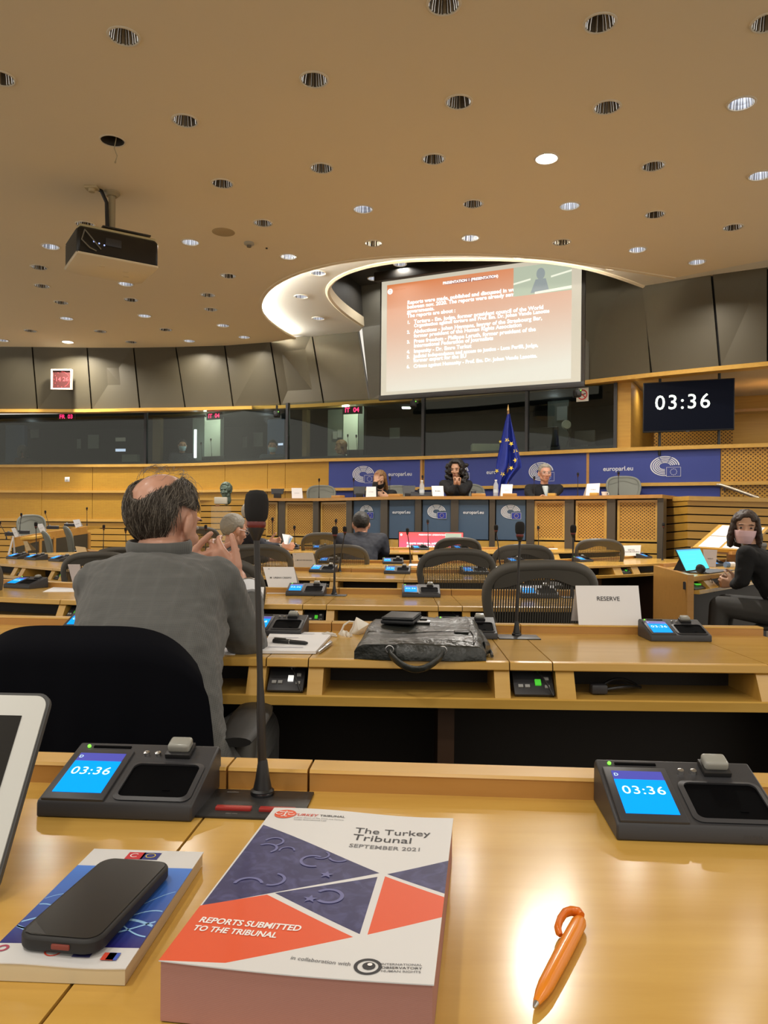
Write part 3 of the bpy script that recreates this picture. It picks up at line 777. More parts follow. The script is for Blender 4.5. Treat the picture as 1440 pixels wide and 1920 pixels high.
# ================================================================== VOTING CONSOLES
M_BLUESCR = mat('console_screen', (.0, .05, .2), .6, spec=.05, emit=(.0, .30, 1.0), es=1.0)
M_BLUEHEAD = mat('console_screen_head', (.02, .02, .1), .3, emit=(.05, .055, .32), es=.9)
M_DIGIT = mat('console_digits', (.4, .5, .5), .8, spec=0., emit=(.62, .95, .90), es=.8)
M_HOLE = mat('black_recess', (.002, .002, .0025), .7, spec=.03)
CW, CD, HF, HB = .172, .115, .018, .051
def make_console(label, group, digits=True):
    t = thing('voting_console', label, 'console', group=group)
    b = MB()
    pr = [(0, 0), (CD, 0), (CD, HB - .006), (CD - .008, HB), (.002, HF), (0, HF - .003)]
    v = [(-CW / 2, y, z) for y, z in pr] + [(CW / 2, y, z) for y, z in pr]; n = len(pr)
    b.add(v, [list(range(n)), list(range(n, 2 * n))[::-1]] + [[i, (i + 1) % n, n + (i + 1) % n, n + i] for i in range(n)])
    b.build('body', M_BLACK2, t, bev=.0022)
    sl = frame((0, .002, HF), (1, 0, 0), (0, CD - .010, HB - HF)); L = math.hypot(CD - .010, HB - HF)
    b = MB(sl); b.box2((-CW / 2 + .004, .0, -.002), (-.012, L * .84, .003), bev=.0015); bz = b.build('screen_bezel', M_BLACK2, t)
    b = MB(sl); b.box2((-CW / 2 + .012, L * .10, .0025), (-.019, L * .62, .0036)); b.build('screen', M_BLUESCR, bz)
    b = MB(sl); b.box2((-CW / 2 + .012, L * .622, .0025), (-.019, L * .76, .0036)); b.build('screen_header', M_BLUEHEAD, bz)
    b = MB(sl); b.text('03:36', .0195, Tm(-.0505 + .004, L * .44, .0040), bold=.0001, spacing=1.08); b.text('D', .007, Tm(-CW / 2 + .016, L * .69, .0040)); b.build('digits', M_DIGIT, bz)
    # dark handset recess with a raised lip
    def rr(x0, y0, x1, y1, r, n=6):
        out = []
        for cx, cy, a0 in ((x1 - r, y1 - r, 0), (x0 + r, y1 - r, 90), (x0 + r, y0 + r, 180), (x1 - r, y0 + r, 270)):
            out += [(cx + r * math.cos(math.radians(a0 + 90 * k / n)), cy + r * math.sin(math.radians(a0 + 90 * k / n))) for k in range(n + 1)]
        return out
    o_ = rr(-.006, L * .03, CW / 2 - .005, L * .66, .010); i_ = rr(-.001, L * .07, CW / 2 - .010, L * .61, .008)
    N = len(o_)
    b = MB(sl); b.add([(p[0], p[1], .0012) for p in o_] + [(p[0], p[1], .0030) for p in i_] + [(p[0], p[1], .0005) for p in i_],
                      [[k, (k + 1) % N, N + (k + 1) % N, N + k] for k in range(N)] + [[N + k, N + (k + 1) % N, 2 * N + (k + 1) % N, 2 * N + k] for k in range(N)]); b.build('recess_rim', M_BLACK2, t, fix=False)
    b = MB(sl); b.poly([(p[0], p[1], .0008) for p in i_]); b.box((.05, L * .2, .001), (.008, .002, .001)); b.build('recess', M_HOLE, t, fix=False)
    for kx in (.004, .018):
        b = MB(sl); b.lathe([(.0038, 0), (.0034, .004), (.0005, .0048)], 16, Tm(kx, L * .80, .0), caps=False); b.build('knob', M_METAL, t)
    b = MB(sl); b.box((.043, L * .86, .003), (.030, .026, .006), bev=.001); ks = b.build('button_base', M_BLACK, t)
    b = MB(sl); b.box((.043, L * .875, .010), (.026, .020, .011), bev=.0035, seg=3); b.build('talk_button', mat('smoky_button', (.30, .30, .27), .25), t)
    b = MB(sl); b.box((-.043, L * .92, .0006), (.046, .0035, .0014)); b.build('card_slot', M_HOLE, t)
    b = MB(sl); b.sph((-.072, L * .92, .001), .0022, sub=2); b.build('status_light', mat('green_led', (.1, .6, .05), .4, emit=(.2, 1, .05), es=1.2), t)
    b = MB(); b.text('STUMO', .005, frame((.05, -.0004, .008), (1, 0, 0), (0, 0, 1)), spacing=1.2); b.build('maker_mark', mat('faint_grey', (.06, .06, .065), .5), t)
    return t
GC = 'voting consoles with blue timer screens on the desks'
ang0 = math.atan2(dr.y, dr.x)
console0 = make_console('large black console with timer screen beside the tablet computer', GC)
def cplace(P, ang): return Tm(*P) @ Rz(ang)
_p = G(212, 1537, TZ); console0.matrix_basis = cplace(_p, ang0)
dup(console0, cplace(G(1318, 1582, TZ), ang0), 'large black console with timer screen cut by the right edge of the photo')
def crow(row, px, label, dv=.0, skip=(), tilt=0.):
    path, D, z = ROW[row]
    v = D - CD - .02 + dv
    a = path.s_px(px, z, v)
    return dup(console0, cplace(path.pos(a, v, z), path.ang(a) + tilt), label, skip=('maker_mark', 'knob') + skip if row > 1 else ())
crow(1, 1279, 'console with timer screen right of the RESERVE card')
crow(1, 508, 'console half hidden by the grey suited man\'s right elbow', tilt=-.06)
crow(1, 876, 'console mostly hidden behind the black briefcase')
crow(1, 170, 'console hidden by the grey suited man\'s back, its screen corner showing at his left', tilt=.1)
crow(2, 571, 'console in front of the card lettered M. URBAN CRESPO')
crow(2, 789, 'console with timer screen behind the briefcase, second desk back')
crow(2, 1012, 'console seen through the mesh of the nearest grey chair')
crow(2, 30, 'console at the left edge on the second desk back')
crow(3, 602, 'console in front of the name card on the third desk, beside the low chair back')
crow(3, 745, 'console on the third desk, the lower of two close together')
crow(3, 893, 'console seen through the mesh of the second nearest grey chair')
crow(3, 100, 'console on the bending left desk, nearest of its three', dv=-.02)
crow(3, 56, 'console on the bending left desk, middle of its three', dv=-.02)
crow(3, 22, 'console on the bending left desk, farthest of its three', dv=-.02)
crow(4, 737, 'console on the fourth desk, the upper of two close together')
crow(4, 1103, 'console on the fourth desk left of the two line name card')
crow(4, 1220, 'console on the fourth desk right of the two line name card')
crow(4, 973, 'console seen through the mesh of the third nearest grey chair')
crow(4, 617, 'console seen through the chair behind the navy suited man')
crow(5, 791, 'console in front of the small red screen')
crow(5, 1075, 'console beside the single line card under the perforated podium')
crow(5, 868, 'console seen through the low chair back before the red screen')
crow(5, 601, 'console seen through the brown grey chair left of the navy suited man')
crow(5, 545, 'dark console next to the folded paper held over the desk')
P = G(1352, 1062, TZ); dup(console0, cplace(P, .45), 'console with violet blue screen on the masked woman\'s desk', skip=('maker_mark', 'knob'))

# ================================================================== GOOSENECK MICROPHONES
M_FOAM = mat('black_foam', (.010, .009, .009), .95)
nt = NT(M_FOAM); _n = nt.n('ShaderNodeTexNoise', i_Scale=900.0, i_Detail=2.0); nt.bump(_n, 'Fac', .5, .001)
M_NECK = mat('black_neck', (.016, .013, .011), .4)
M_PLATE = mat('mic_plate', (.02, .02, .02), .45)
GM = 'gooseneck microphones on the desks'
def mic(label, M, head=(0, 0, .36), plate=True, k=1., bend=0., big=False):
    t = thing('gooseneck_microphone', label, 'microphone', M=M, group=GM)
    H = Vector(head)
    if plate:
        b = MB(); b.box((0, -.028, .0015), (.118, .085, .003), bev=.0008); pl = b.build('base_plate', M_PLATE, t)
        if big:
            for x in (-.021, .028):
                b = MB(); b.box((x, -.050, .0042), (.040, .009, .0045), bev=.001); b.build('red_button', mat('dark_red_button', (.36, .025, .02), .35), pl)
            b = MB()
            for x, y, q in ((-.021, -.039, .0022), (.028, -.039, .0022), (-.02, -.063, .0022), (-.036, .004, .004)):
                b.text('MIC ON' if q < .003 else 'audio', q * 1.6, Tm(x, y, .0033))
            b.build('plate_lettering', mat('plate_grey', (.3, .3, .3), .5), pl)
    nsq = 14
    ctr = [Vector((H.x * (i / nsq) ** 1.6 + bend * math.sin(PI * i / nsq), H.y * (i / nsq) ** 1.6, .012 + (H.z - .045 - .012) * i / nsq)) for i in range(nsq + 1)]
    b = MB(); b.tube(ctr, [.0052 * k if i < 5 else .0052 * k - .0016 * k * min(1, (i - 4) / 2) for i in range(nsq + 1)], 10); b.build('gooseneck', M_NECK, t)
    b = MB(); b.lathe([(.0135 * k, .003), (.0138 * k, .008), (.011 * k, .010), (.0085 * k, .022), (.0056 * k, .042), (.005 * k, .044)], 20); b.build('boot', M_BLACK, t)
    b = MB(); b.lathe([(.0136 * k, .003), (.0142 * k, .005), (.0136 * k, .0072)], 20); b.build('collar', mat('dark_chrome', (.15, .15, .16), .2, 1.), t)
    T = Tm(*(H - Vector((0, 0, .045))))
    b = MB(T); b.lathe([(.004 * k, -.014), (.0095 * k, -.002), (.0098 * k, .004)], 18); b.build('holder', M_NECK, t)
    b = MB(T); b.lathe([(.0098 * k, .001), (.0112 * k, .003), (.0112 * k, .007), (.0098 * k, .009)], 20); b.build('red_ring', mat('mic_red_ring', (.10, .012, .01), .4, emit=(.5, .03, .02), es=.03 if big else .0), t)
    b = MB(T); b.lathe([(.0095 * k, .007), (.0128 * k, .012), (.0140 * k, .020), (.0141 * k, .032), (.0125 * k, .040), (.008 * k, .0445), (.0005, .0455)], 24); b.build('foam_windscreen', M_FOAM, t)
    return t
b0 = G(492, 1494, TZ)
mic('large black microphone in front of the grey suited man, closest of all', Tm(*b0) @ Rz(ang0), (-.010, 0, .36), big=True, bend=-.0015)
def micp(label, z, base, top, plate=True, row=None, k=1.):
    """base and top in the picture; the neck keeps the same length scale as its fellows"""
    B = G(*base, z)
    T = U(*top, B.y)
    return mic(label, Tm(*B), (T.x - B.x, 0, max(T.z - B.z, .2)), plate, k)
def micr(row, px, top, label, plate=True):
    path, D, z = ROW[row]
    a = path.s_px(px, z, D - .06); B = path.pos(a, D - .06, z)
    T = U(*top, B.y)
    return mic(label, Tm(*B) @ Rz(path.ang(a)), (T.x - B.x, 0, min(max(T.z - B.z, .25), .40)), plate)
micr(1, 969, (975, 978), 'black microphone right of the briefcase, in front of the nearest grey chair')
micr(2, 628, (628, 987), 'tall black microphone standing behind the white face mask')
micr(2, 1075, (1075, 984), 'black microphone right of the nearest grey chair')
micr(3, 638, (647, 987), 'bent microphone close behind the tall one, left of the navy suited man', plate=False)
micr(3, 938, (930, 984), 'thin microphone left of the third nearest grey chair', plate=False)
micr(4, 768, (764, 990), 'microphone left of the red screen', plate=False)
micp('microphone at the right end of the fourth desk', TZ, (1242, 1051), (1244, 980), False)
micr(5, 803, (802, 974), 'microphone standing in front of the red screen', plate=False)
micr(5, 1009, (1009, 986), 'microphone left of the single line card near the podium', plate=False)
micr(5, 552, (552, 988), 'microphone in front of the folded paper', plate=False)
micr(5, 629, (630, 973), 'microphone between the perforated panels and the navy suited man', plate=False)
micr(5, 511, (511, 970), 'thin microphone left of the first perforated podium panel', plate=False)
micr(3, 69, (66, 979), 'microphone beside the beige card on the bending left desk', plate=False)
micr(4, 386, (386, 984), 'thin microphone between the grey suited man and the grey haired man', plate=False)
micr(4, 193, (195, 984), 'microphone left of the grey suited man, in front of the slatted wall', plate=False)
micr(4, 236, (235, 989), 'microphone close to the grey suited man\'s left ear', plate=False)

# ================================================================== CHAIRS
M_CHAIR = mat('graphite_frame', (.082, .075, .063), .45)
M_CMESH = mat('graphite_mesh', (.06, .055, .045), .6)
M_SEAT = mat('graphite_seat', (.018, .017, .016), .6)
OUT = [(0, .935), (.07, .933), (.135, .922), (.180, .897), (.205, .855), (.209, .80), (.197, .735), (.172, .66), (.150, .59), (.128, .545), (.08, .525), (0, .52)]
def back_y(x, z): return -.225 - (z - .5) * .22 + .9 * x * x
def chair_outline():
    P = Path([(x, z) for x, z in OUT] + [(-x, z) for x, z in OUT[-2:0:-1]] + [OUT[0]])
    return [P.pos(P.len * i / 60, 0, 0) for i in range(60)]
def half_w(z):
    pts = sorted([(q[1], q[0]) for q in OUT]); return float(np.interp(z, [p[0] for p in pts], [p[1] for p in pts]))
def make_chair(label, solid=False, mcol=None):
    t = thing('mesh_office_chair', label, 'chair', group='grey mesh conference chairs')
    ol = chair_outline()
    b = MB(); b.tube([(p.x, back_y(p.x, p.y), p.y) for p in ol], [(.013, .021)] * len(ol), 10, closed=True); b.build('back_frame', mcol or M_CHAIR, t)
    b = MB(); n = 20; v = []; f = []     # wide moulded top band
    for i in range(n + 1):
        x = -.185 + .37 * i / n; zt = min(.925, .935 - 1.1 * x * x - 6 * x ** 4); zb = .862 + .022 * math.cos(x / .185 * PI) - .0 * x
        zb = min(zb, zt - .004)
        for z, o in ((zt, .008), (zb, .004), (zb, -.006), (zt, -.010)): v.append((x, back_y(x, z) + o, z))
    for i in range(n):
        for k in range(4): f.append([i * 4 + k, i * 4 + (k + 1) % 4, (i + 1) * 4 + (k + 1) % 4, (i + 1) * 4 + k])
    b.add(v, f); b.build('top_band', mcol or M_CHAIR, t)
    b = MB(); v = []; f = []
    if solid:
        n, m = 14, 12
        for j in range(m + 1):
            z = .53 + (.925 - .53) * j / m; hw = half_w(z) - .004
            for i in range(n + 1):
                x = -hw + 2 * hw * i / n; v.append((x, back_y(x, z), z))
        f = [[j * (n + 1) + i, j * (n + 1) + i + 1, (j + 1) * (n + 1) + i + 1, (j + 1) * (n + 1) + i] for j in range(m) for i in range(n)]
        b.add(v, f)
    else:
        ns = 40
        for i in range(ns):
            x = -.19 + .38 * (i + .5) / ns
            zs_ = [z for z in np.linspace(.53, .90, 30) if half_w(z) > abs(x) + .004]
            if len(zs_) < 3: continue
            o0 = len(v)
            for z in np.linspace(zs_[0], zs_[-1], 6):
                wv = .0029
                v += [(x - wv, back_y(x, z), z), (x + wv, back_y(x, z), z)]
            f += [[o0 + 2 * k, o0 + 2 * k + 1, o0 + 2 * k + 3, o0 + 2 * k + 2] for k in range(5)]
        o0 = len(v)
        for i in range(9):
            x = -.17 + .34 * i / 8
            for z in (.53, .60): v.append((x * (.8 if z < .58 else 1), back_y(x, z) - .006, z))
        f += [[o0 + 2 * k, o0 + 2 * k + 1, o0 + 2 * k + 3, o0 + 2 * k + 2] for k in range(8)]
        b.add(v, f)
    b.build('back_mesh', mcol or M_CMESH, t, fix=False)
    b = MB(); b.tube([(0, back_y(0, .60) - .02, .60), (0, -.25, .52), (0, -.18, .44), (0, -.05, .40)], [(.035, .014)] * 4, 10); b.build('spine', M_CHAIR, t)
    b = MB(); b.hull([(x, y, z) for x in (-.22, .22) for y in (-.2, .2) for z in (.435, .455)] + [(x, .25, .425) for x in (-.17, .17)] + [(0, y, .432) for y in (-.2, .2)]); b.build('seat', M_SEAT, t, bev=.012)
    for s in (-1, 1):
        b = MB(); b.tube([(s * .22, -.16, .42), (s * .262, -.14, .47), (s * .27, -.10, .58), (s * .27, -.08, .64)], [(.016, .024)] * 4, 10); arm = b.build('arm_post', M_CHAIR, t)
        b = MB(); b.tube([(s * .27, -.19, .645), (s * .27, -.12, .652), (s * .268, .0, .655), (s * .262, .09, .65), (s * .258, .115, .645)], [(.030, .010), (.042, .013), (.045, .013), (.04, .012), (.022, .007)], 14); b.build('armrest_pad', M_SEAT, arm)
    b = MB(); b.lathe([(.032, .12), (.032, .26), (.022, .26), (.022, .40)], 18); b.build('column', M_CHAIR, t)
    for k in range(5):
        a = 2 * PI * k / 5 + .3
        d = Vector((math.cos(a), math.sin(a), 0))
        b = MB(); b.tube([d * .02 + Vector((0, 0, .12)), d * .30 + Vector((0, 0, .075))], [(.025, .02), (.016, .012)], 10); lg = b.build('base_arm', M_CHAIR, t)
        b = MB(); b.lathe([(.026, -.012), (.03, -.006), (.03, .006), (.026, .012)], 18, Tm(*(d * .30 + Vector((0, 0, .031)))) @ Rz(a) @ Ry(PI / 2) @ Rz(.3)); b.build('caster', M_BLACK, lg)
    return t
def cplc(px, Y, rz=0., z=0.): 
    P = U(px, 1000, Y)
    return Tm(P.x, P.y, z) @ Rz(rz)
chair0 = make_chair('grey mesh chair nearest on the right, left of the RESERVE card')
BK = .315                                # the backrest's top stands this far behind the chair's middle
chair0.matrix_basis = cplc(989, 2.95 + .29, .02)
def ch(px, Yback, label, rz=0., z=0., proto=None): return dup(proto or chair0, cplc(px, Yback + .29 * math.cos(rz), rz, z) , label)
ch(849, 4.38, 'grey mesh chair in front of the third desk, left of the nearest chair')
ch(972, 5.5, 'grey mesh chair behind the white blank topped card, third nearest', -.04)
ch(854, 7.3, 'low looking grey mesh chair just before the small red screen', z=.02)
ch(1123, 7.2, 'grey mesh chair left of the two line name card', -.25, z=.02)
ch(608, 7.7, 'grey mesh chair left of the navy suited man', .05, z=.05)
ch(642, 6.2, 'chair in front of the navy suited man, its top below his shoulders', .03, z=-.03)
ch(492, 4.9, 'chair behind the card lettered M. URBAN CRESPO', .05)
ch(408, 2.98, 'chair whose curved edge shows behind the grey suited man\'s right arm', .06)
ch(-72, 3.5, 'dark chair cut by the left edge of the photo', .3)
ch(185, 5.0, 'chair whose top edge runs behind the grey suited man\'s left shoulder', .35, z=-.06)
ch(222, 6.6, 'chair top peeping over the grey suited man\'s left shoulder', .4, z=-.08)
ch(366, 7.5, 'dark chair edge right behind the grey suited man\'s ear', .3, z=.1)
ch(1362, 6.9, 'chair with pale back beyond the masked woman\'s desk', .9)
M_CHAIRL = mat('pale_grey_mesh', (.20, .21, .18), .6)
ch1 = make_chair('empty grey chair on the podium left of the blue banner', solid=True, mcol=M_CHAIRL)
# ================================================================== LOGOS, LETTERING
def band(rx0, ry0, rx1, ry1, a0, a1, cx, cy, n=26):
    v = []; f = []
    for i in range(n + 1):
        a = math.radians(a0 + (a1 - a0) * i / n)
        v += [(cx + rx0 * math.cos(a), cy + ry0 * math.sin(a), 0), (cx + rx1 * math.cos(a), cy + ry1 * math.sin(a), 0)]
    for i in range(n): f.append([2 * i, 2 * i + 1, 2 * i + 3, 2 * i + 2])
    return v, f
def star(c, r, z=0., rot=0.):
    return [(c[0] + (r if k % 2 == 0 else r * .42) * math.cos(rot + PI / 2 + PI * k / 5), c[1] + (r if k % 2 == 0 else r * .42) * math.sin(rot + PI / 2 + PI * k / 5), z) for k in range(10)]
def hemicycle_logo(M, w, root, filled):
    """concentric hemicycle rows with a starred rectangle at the lower right"""
    mb = WB(M) if root is None or True else None
    R = [(.46, .33), (.39, .275), (.325, .222), (.265, .172), (.205, .128)]
    mb = WB(M @ Sc(w, w, w))
    for k, (rx, ry) in enumerate(R):
        th = .040 - .002 * k
        spans = [(8, 62), (66, 112), (116, 272)] if k else [(4, 62), (66, 112), (116, 278)]
        for a0, a1 in spans: mb.add(*band(rx, ry, rx - th, ry - th * .72, a0, a1, -.03, .02))
    for x, y in ((0, 0),):
        pass
    x0, x1, y0, y1 = .02, .47, -.335, -.02
    lw = .010
    for q in ((x0, y0, x1, y0 + lw), (x0, y1 - lw, x1, y1), (x0, y0, x0 + lw, y1), (x1 - lw, y0, x1, y1)):
        mb.poly([(q[0], q[1], .004), (q[2], q[1], .004), (q[2], q[3], .004), (q[0], q[3], .004)])
    o = mb.build('logo_rows', M_LOGO, root, smooth=False, fix=False)
    mb = WB(M @ Sc(w, w, w)); mb.poly([(x0, y0, .002), (x1, y0, .002), (x1, y1, .002), (x0, y1, .002)])
    mb.build('logo_field', M_FLAGBLUE if filled else M_BLUE, root, smooth=False, fix=False)
    mb = WB(M @ Sc(w, w, w)); c = ((x0 + x1) / 2, (y0 + y1) / 2)
    for k in range(12):
        a = 2 * PI * k / 12; mb.poly(star((c[0] + .10 * math.cos(a), c[1] + .10 * math.sin(a)), .020, .005))
    mb.build('logo_stars', M_LOGO if not filled else M_STAR, root, smooth=False, fix=False)
def lettering(txt, M, width, root, m=None, bold=.0, name='lettering'):
    mb = WB(); mb.text(txt, 1, Matrix.Identity(4), bold=bold)
    xs = [p.x for p in mb.v]; k = width / (max(xs) - min(xs)); mb.v = [M @ (p * k) for p in mb.v]
    return mb.build(name, m or M_LOGO, root, smooth=False, fix=False)

# ================================================================== BLUE BANNERS ON THE WALL
def wall_frame(px, z, v):
    a = SILL.s_px(px, z); P = SILL.pos(a, v, z); q = SILL.at(a)[1]
    return frame(P, (q.x, q.y, 0), (0, 0, 1))
bans = [(615, 791.5, 'blue wall banner left of the flag, with the first logo and the writing europarl.eu', [('L', 681, 890), ('T', 748, 889)]),
        (794.5, 1103, 'long blue wall banner crossed by the hanging flag', [('L', 862, 886), ('T', 936, 885), ('L', 1017, 885)]),
        (1106, 1350, 'blue wall banner under the hanging monitor, writing left of its logo', [('T', 1159, 879), ('L', 1252, 875)])]
for x0, x1, lab, items in bans:
    a0, a1 = SILL.s_px(x0, ZSILL), SILL.s_px(x1, ZSILL)
    c = SILL.pos((a0 + a1) / 2, 0, 1.0); t = thing('wall_banner', lab, 'banner', c, group='blue parliament banners')
    b = WB(); sweep(b, SILL, a0, a1, [(-.002, .9), (.018, .9), (.018, ZSILL - .045), (-.002, ZSILL - .045)], .3); b.build('panel', M_BLUE, t, smooth=False)
    for k, px, py in items:
        Y = SILL.pos(SILL.s_px(px, 1.9), 0, 0).y; z = U(px, py, Y).z
        M = wall_frame(px, z, -.006)
        if k == 'L': hemicycle_logo(M, .40, t, False)
        else: lettering('europarl.eu', M, .395, t, bold=.012)
b = WB()
for px in (793, 1104.5):
    a = SILL.s_px(px, ZSILL); sweep(b, SILL, a - .018, a + .018, [(-.012, .9), (.018, .9), (.018, ZSILL - .045), (-.012, ZSILL - .045)], .3)
struct('trim_banner', b, W_LEDGE, smooth=False)

# ================================================================== PODIUM
ZD = 1.45
dpts = [G(497, 934, ZD), G(560, 934.5, ZD), G(720, 931.5, ZD), G(860, 930.5, ZD), G(1000, 930.5, ZD), G(1150, 929, ZD), G(1245, 927.5, ZD)]
POD = Path(dpts)
pod = thing('podium_desk', 'long raised podium desk with blue and perforated wood front panels', 'podium', POD.pos(POD.len / 2, .5, 0))
b = WB(); sweep(b, POD, -.0, POD.len, [(-.06, ZD - .04), (-.06, ZD), (.62, ZD), (.62, ZD - .04)], .2); b.build('counter', W_LEDGE, pod)
b = WB(); sweep(b, POD, .02, POD.len - .02, [(.10, .0), (.16, .0), (.16, ZD - .04), (.10, ZD - .04)], .2); b.build('core', M_MODESTY, pod)
M_PIL = mat('grey_brown_pillar', (.085, .068, .05), .35, .2)
for x0, x1 in [(522, 534), (588, 598), (650.5, 661.5), (715, 727), (778, 791), (846, 859), (917, 928), (987, 1001), (1060, 1076), (1139, 1155), (1234, 1246)]:
    a0, a1 = POD.s_px(x0, 1.2), POD.s_px(x1, 1.2)
    b = WB(); sweep(b, POD, a0, a1, [(-.015, .62), (.1, .62), (.1, ZD - .04), (-.015, ZD - .04)], .3); b.build('pillar_strip', M_PIL, pod)
W_PODP = wood('podium_perforated', (.50, .26, .045), (.58, .32, .065), .45, (8, 8, 60), (.036, .30))
for x0, x1 in [(499, 521), (535.5, 587), (599.5, 649.5), (1002.5, 1058.5), (1078, 1137), (1157, 1232)]:
    a0, a1 = POD.s_px(x0, 1.2), POD.s_px(x1, 1.2)
    b = WB(); sweep(b, POD, a0, a1, [(.03, .92), (.06, .92), (.06, ZD - .055), (.03, ZD - .055)], .2); fp = b.build('front_panel', W_PODP, pod)
    b = WB(); g = .028
    for (c0, c1, z0, z1) in ((a0, a1, .92, .92 + g), (a0, a1, ZD - .055 - g, ZD - .055), (a0, a0 + g, .92, ZD - .055), (a1 - g, a1, .92, ZD - .055)):
        sweep(b, POD, c0, c1, [(.018, z0), (.05, z0), (.05, z1), (.018, z1)], .2)
    b.build('panel_frame', W_DESK, fp)
for i, (x0, x1) in enumerate([(662.5, 713), (728.5, 776.5), (792.5, 845), (860.5, 915.5), (929.5, 985)]):
    a0, a1 = POD.s_px(x0, 1.2), POD.s_px(x1, 1.2); am = (a0 + a1) / 2
    b = WB(); sweep(b, POD, a0, a1, [(.01, .915), (.06, .915), (.06, ZD - .045), (.01, ZD - .045)], .2); fp = b.build('front_panel_blue', M_SLATE, pod, smooth=False)
    fp['label'] = 'slate blue front panel with white print'
    P = POD.pos(am, .004, 1.245); d = POD.at(am)[1]; M = frame(P, (d.x, d.y, 0), (0, 0, 1))
    if i % 2 == 0: hemicycle_logo(M @ Tm(.005, .01, 0), .255, fp, True)
    else: lettering('europarl.eu', M @ Tm(0, .005, 0), .255, fp, bold=.015)
for k in range(3):
    z = .90 - k * .125
    b = WB(); sweep(b, POD, .0, POD.len - .04, [(.02, z - .108), (.08, z - .108), (.08, z), (.02, z)], .2); b.build('base_board', W_DESK, pod, smooth=False)
b = WB(); sweep(b, POD, -.1, POD.len + .2, [(.16, .0), (1.9, .0), (1.9, .70), (.16, .70)], .3); struct('floor_podium', b, M_CARPET, smooth=False)
PODK = lambda px: POD.s_px(px, ZD)
def podpos(px, v=.3, z=ZD): return POD.pos(POD.s_px(px, z, v), v, z)

# slatted side pieces of the podium
def slat_wall(name, rows, th=.04, back=None):
    b = WB()
    for top, bot in rows:
        for i in range(len(top) - 1):
            q = [Vector(bot[i]), Vector(bot[i + 1]), Vector(top[i + 1]), Vector(top[i])]
            n = Vector((0, th, 0)); b.add(q + [p + n for p in q], [[0, 1, 2, 3], [7, 6, 5, 4], [0, 4, 5, 1], [1, 5, 6, 2], [2, 6, 7, 3], [3, 7, 4, 0]])
    struct(name, b, W_PLAIN, smooth=False)
xs, Ys = (1246, 1289, 1440, 1640), (9.0, 8.6, 8.9, 9.2)
lin = lambda k, dy=0: [U(x, 933.5 + 15.4 * k + o * (1 + .14 * k) + dy, Y) for x, o, Y in zip(xs, (2.6, 0, 3.2, 6.5), Ys)]
slat_wall('wall_side_slats', [(lin(k, 1.2), lin(k + 1, -1.2)) for k in range(9)])
b = WB()
t0, t1 = [p + Vector((0, .06, 0)) for p in lin(0)], [p + Vector((0, .06, 0)) for p in lin(9)]
for i in range(3): b.add([t1[i], t1[i + 1], t0[i + 1], t0[i]], [[0, 1, 2, 3]])
struct('wall_side_backing', b, M_DARK, smooth=False, fix=False)
b = WB()
for i in range(3):
    p, q = lin(0)[i], lin(0)[i + 1]
    b.add([p + Vector((0, -.04, -.03)), q + Vector((0, -.04, -.03)), q + Vector((0, -.04, .02)), p + Vector((0, -.04, .02)), p + Vector((0, .2, -.03)), q + Vector((0, .2, -.03)), q + Vector((0, .2, .02)), p + Vector((0, .2, .02))],
          [[0, 1, 2, 3], [4, 7, 6, 5], [3, 2, 6, 7], [0, 4, 5, 1], [0, 3, 7, 4], [1, 5, 6, 2]])
struct('trim_side', b, W_EDGE, smooth=False)
lx, lY = (375, 500), (11.2, 10.95)
lin2 = lambda k, dy=0: [U(x, 937 + 11.1 * k + dy, Y) for x, Y in zip(lx, lY)]
slat_wall('wall_left_slats', [(lin2(k, .9), lin2(k + 1, -.9)) for k in range(10)])
b = WB(); p = [q + Vector((0, .05, 0)) for q in lin2(0) + lin2(10)]; b.add([p[2], p[3], p[1], p[0]], [[0, 1, 2, 3]]); struct('wall_left_backing', b, M_DARK, fix=False)
b = WB(); p, q = lin2(0); b.box2((p.x, p.y - .05, p.z - .01), (q.x, p.y + .3, p.z + .03)); struct('trim_left', b, W_EDGE)
# handrail of the steps
t = thing('handrail', 'grey metal handrail sloping down at the right of the podium', 'handrail', U(1350, 911, 9.9))
b = WB(); b.tube([U(1340, 908.5, 9.95), U(1352, 909.5, 9.9), U(1372, 916, 9.8), U(1400, 926, 9.65), U(1425, 935, 9.5)], .022, 12); b.build('rail', mat('rail_metal', (.42, .36, .28), .35, .7), t)
b = WB(); b.tube([U(1359, 912, 9.88), U(1359, 919, 9.9), U(1362, 918, 10.1)], .014, 10); b.build('bracket', M_METAL, t)

# ================================================================== PROJECTION SCREEN
A, Bc = U(714, 745, 11.5), U(1089, 712, 10.25); zb = (A.z + Bc.z) / 2
d = Vector((Bc.x - A.x, Bc.y - A.y, 0)); SWd = d.length; SHt = 1.70
SM = frame((A.x, A.y, zb), d, (0, 0, 1))
scr = thing('projection_screen', 'large white projection screen showing an orange slide of text paled by painted glare', 'projection screen', M=SM)
M_SLIDE_GLARE = mat('slide', (.1, .1, .09), .7, emit=(1, 1, 1), es=1.0)  # orange slide; projector glare painted into its emission as a pale slanting fade
nt = NT(M_SLIDE_GLARE); tc = nt.n('ShaderNodeTexCoord'); sx = nt.n('ShaderNodeSeparateXYZ'); nt.l(tc, 'Object', sx, 'Vector')
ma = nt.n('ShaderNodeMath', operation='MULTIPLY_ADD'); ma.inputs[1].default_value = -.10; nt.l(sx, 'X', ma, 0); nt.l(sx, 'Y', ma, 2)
rp = nt.n('ShaderNodeValToRGB'); nt.l(ma, 0, rp, 'Fac'); cr = rp.color_ramp
